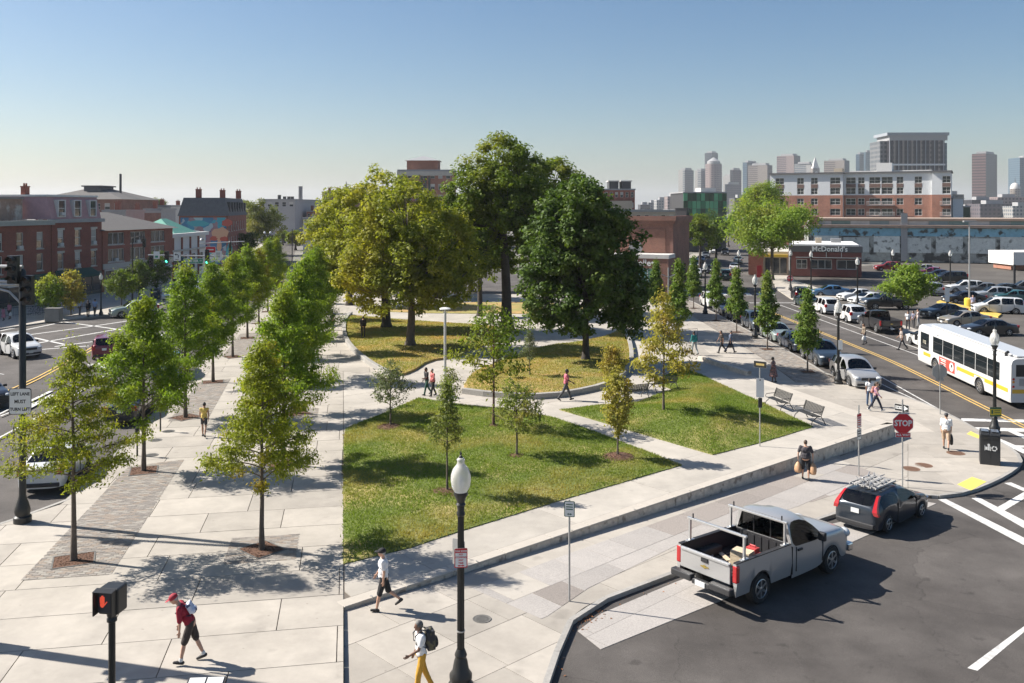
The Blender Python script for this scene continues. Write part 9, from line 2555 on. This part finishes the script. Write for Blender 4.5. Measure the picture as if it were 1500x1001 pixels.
# bags woman
p,i = person('heavy woman in dark tee shirt and black shorts carrying paper bags below the wall',on(1180,703),R(75),1.68,0,((6,2),(-8,8)),((2,4),(0,4)),1.5,'light','brown',0,None,cloth('charcoal_tee',(.05,.045,.05)),.75,c_blk,.5,vox=.015,abd=22,shoe=M_shoe)
hang_bag(i,1,M_bagp,'brown paper like carrier bag in the left hand of the heavy woman',(.42,.3,.46)); hang_bag(i,-1,M_bagp,'brown carrier bag in the right hand of the heavy woman',(.46,.32,.5))
p,i = person('man in white tee shirt, khaki shorts and dark cap walking away at the corner',on(1386,659),R(62),1.78,2,((14,4),(-14,16)),((-4,8),(4,6)),1.22,'light','brown',0,c_dgr,cloth('white_tee',(.72,.72,.71)),.85,c_khk,.48,vox=.015)
hang_bag(i,-1,M_bagk,'black bag hanging in the right hand of the man in the white tee shirt',(.34,.18,.52))
person('woman in white shirt and jeans walking beside the plaid shirt at the corner',on(1274,596),R(78),1.68,0,((14,4),(-12,10)),((-10,20),(10,10)),1.0,'tan','black',.12,None,c_wh,.5,c_jean,1.0)
p,i = person('woman in lilac plaid shirt and dark trousers striding right near the silver crossover',on(1283,603),R(-30),1.72,4,((26,6),(-22,10)),((-16,20),(16,20)),1.05,'light','brown',.1,None,mat('lilac_plaid',(.36,.2,.36),.85,col2=(.5,.28,.22),c2scale=10,c2lo=.45,c2hi=.52),2,c_navy,1.0,shoe=M_shoew)
backpack(i,cloth('salmon_bag',(.5,.22,.18)),'salmon pink backpack on the woman in lilac plaid',size=(.16,.28,.4))
person('woman in patterned reddish dress standing behind the low granite kerb',on(1133,561),R(150),1.66,2,((4,2),(-6,6)),((0,20),(5,20)),1.35,'dark','black',0,None,None,.5,None,1.0,dress=c_plaid)
person('man in dark brown shirt walking left on the right pavement',on(1057,517),R(195),1.75,3,((24,6),(-22,20)),((-12,10),(14,20)),1.0,'tan','black',0,None,c_dk,.6,c_blk,1.0)
p,i = person('man in blue grey shirt and dark trousers carrying a black bag on the right pavement',on(1070,517),R(-10),1.75,3,((24,6),(-24,14)),((10,10),(-12,10)),1.05,'tan','greyd',0,None,cloth('blue_grey',(.1,.13,.19)),.7,c_navy,1.0)
hang_bag(i,-1,M_bagk,'black shoulder bag of the man in blue grey',(.42,.2,.3))
person('person in teal shirt and pale trousers on the right pavement by the handrail',on(1017,520,gp),R(120),1.78,2,((12,6),(-14,12)),((10,20),(-10,14)),1.08,'brown','black',0,None,c_tl,2,cloth('pale_grey',(.35,.38,.37)),1.0)
person('person in dark clothes and cap walking on the promenade beside the curb',on(487,484,gp),R(255),1.78,2,((10,4),(-12,14)),((6,30),(-6,30)),1.05,'tan','black',0,c_navy,c_navy,.7,c_navy,1.0)
x_,y_ = gp(532,499); person('person in black standing on the dry lawn in the tree shade',(x_,y_,.25),R(100),1.78,0,((6,2),(-6,4)),((0,30),(0,30)),1.12,'tan','black',0,None,c_blk,2,c_blk,1.0)
# crossing the right street
def onr(u,v): x,y = gr(u,v); return (x,y,zroad(x,y) + .006)
p,i = person('woman in brown top and pale skirt crossing the right street',onr(1266,505),R(190),1.72,2,((10,4),(-12,14)),((0,20),(0,20)),1.05,'tan','brown',.05,None,cloth('taupe',(.2,.16,.12)),2,c_dgr,1.0)
hang_bag(i,1,cloth('white_bag',(.6,.6,.58)),'white bag carried by the woman in brown crossing the street',(.36,.2,.42))
person('man in grey tee shirt and dark trousers crossing the right street behind her',onr(1321,513),R(170),1.8,2,((20,4),(-24,12)),((-10,20),(14,30)),1.12,'tan','brown',0,None,cloth('warm_grey',(.34,.29,.26)),.6,c_dgr,1.0)
# lot
def onl(u,v): x,y = gp(u,v,-.12); return (x,y,-.11)
person('man in white shirt at the lot edge beside the black pickup',onl(1330,484),R(250),1.75,0,((8,2),(-6,6)),((0,30),(0,20)),1.05,'tan','black',0,None,c_wh,.6,c_dgr,1.0)
person('woman in navy patterned top standing at the lot edge beside the man in white',onl(1338,482),R(200),1.66,0,((4,2),(-6,6)),((10,40),(0,20)),1.1,'tan','black',.1,None,mat('navy_pattern',(.05,.05,.1),.85,col2=(.4,.4,.45),c2scale=12,c2lo=.52,c2hi=.56),.6,c_dgr,1.0)
person('person in pale shirt right of the navy patterned woman at the lot edge',onl(1345,480),R(160),1.7,0,((6,2),(-8,6)),((30,40),(0,20)),1.0,'light','brown',0,None,cloth('blush',(.55,.45,.42)),.6,c_gry,1.0)
person('person in lavender shirt and pale trousers by the yellow based lot pole',onl(1425,456),R(260),1.75,0,((6,2),(-8,8)),((5,10),(-5,10)),1.05,'light','brown',0,None,c_lav,.7,cloth('pale_stone',(.45,.4,.38)),1.0)
# left pavement
p,i = person('woman in rose top and black shorts walking on the left pavement with a white bag',on(14,468,gp),R(250),1.68,2,((10,4),(-10,12)),((0,10),(0,10)),1.3,'brown','black',0,None,c_rose,.6,c_blk,.45)
hang_bag(i,1,cloth('white_bag',(.6,.6,.58)),'white carrier bag of the woman in rose on the left pavement',(.34,.2,.4))
person('child in pink dress beside the woman in rose on the left pavement',on(5,470,gp),R(250),1.3,2,((10,4),(-10,12)),((0,20),(0,20)),1.2,'brown','black',.05,None,None,.5,None,1.0,dress=c_rose)
person('man in pale blue shirt walking with a dark bag on the left pavement',on(117,462,gp),R(80),1.72,2,((14,4),(-12,12)),((0,10),(0,10)),1.05,'tan','black',0,None,cloth('pale_blue',(.4,.46,.55)),.7,c_dgr,1.0)
person('person in black standing in the middle of three on the left pavement',on(129,465,gp),R(100),1.7,0,((6,2),(-6,6)),((0,20),(0,20)),1.0,'brown','brown',.05,None,c_blk,2,c_blk,1.0)
person('person in blue shirt and dark trousers right of three on the left pavement',on(139,463,gp),R(90),1.72,2,((10,4),(-12,12)),((0,10),(0,10)),1.1,'tan','black',0,None,cloth('sky_blue',(.22,.32,.5)),.7,c_dgr,1.0)
# ---------------------------------------------------------------- summer haze over the whole place
hm_ = bpy.data.materials.new('haze'); hm_.use_nodes = True
N = hm_.node_tree.nodes; N.clear()
ho = N.new('ShaderNodeOutputMaterial'); hv = N.new('ShaderNodeVolumePrincipled')
hv.inputs['Color'].default_value = (.9,.93,.97,1); hv.inputs['Density'].default_value = 0.00012; hv.inputs['Anisotropy'].default_value = 0.2
hm_.node_tree.links.new(hv.outputs[0],ho.inputs['Volume'])
hb = MB().box(-9200,9200,-600,9200,-2.2,175)
stuff(hb.build('haze',hm_))
bpy.data.scenes.remove(WORKSHOP)
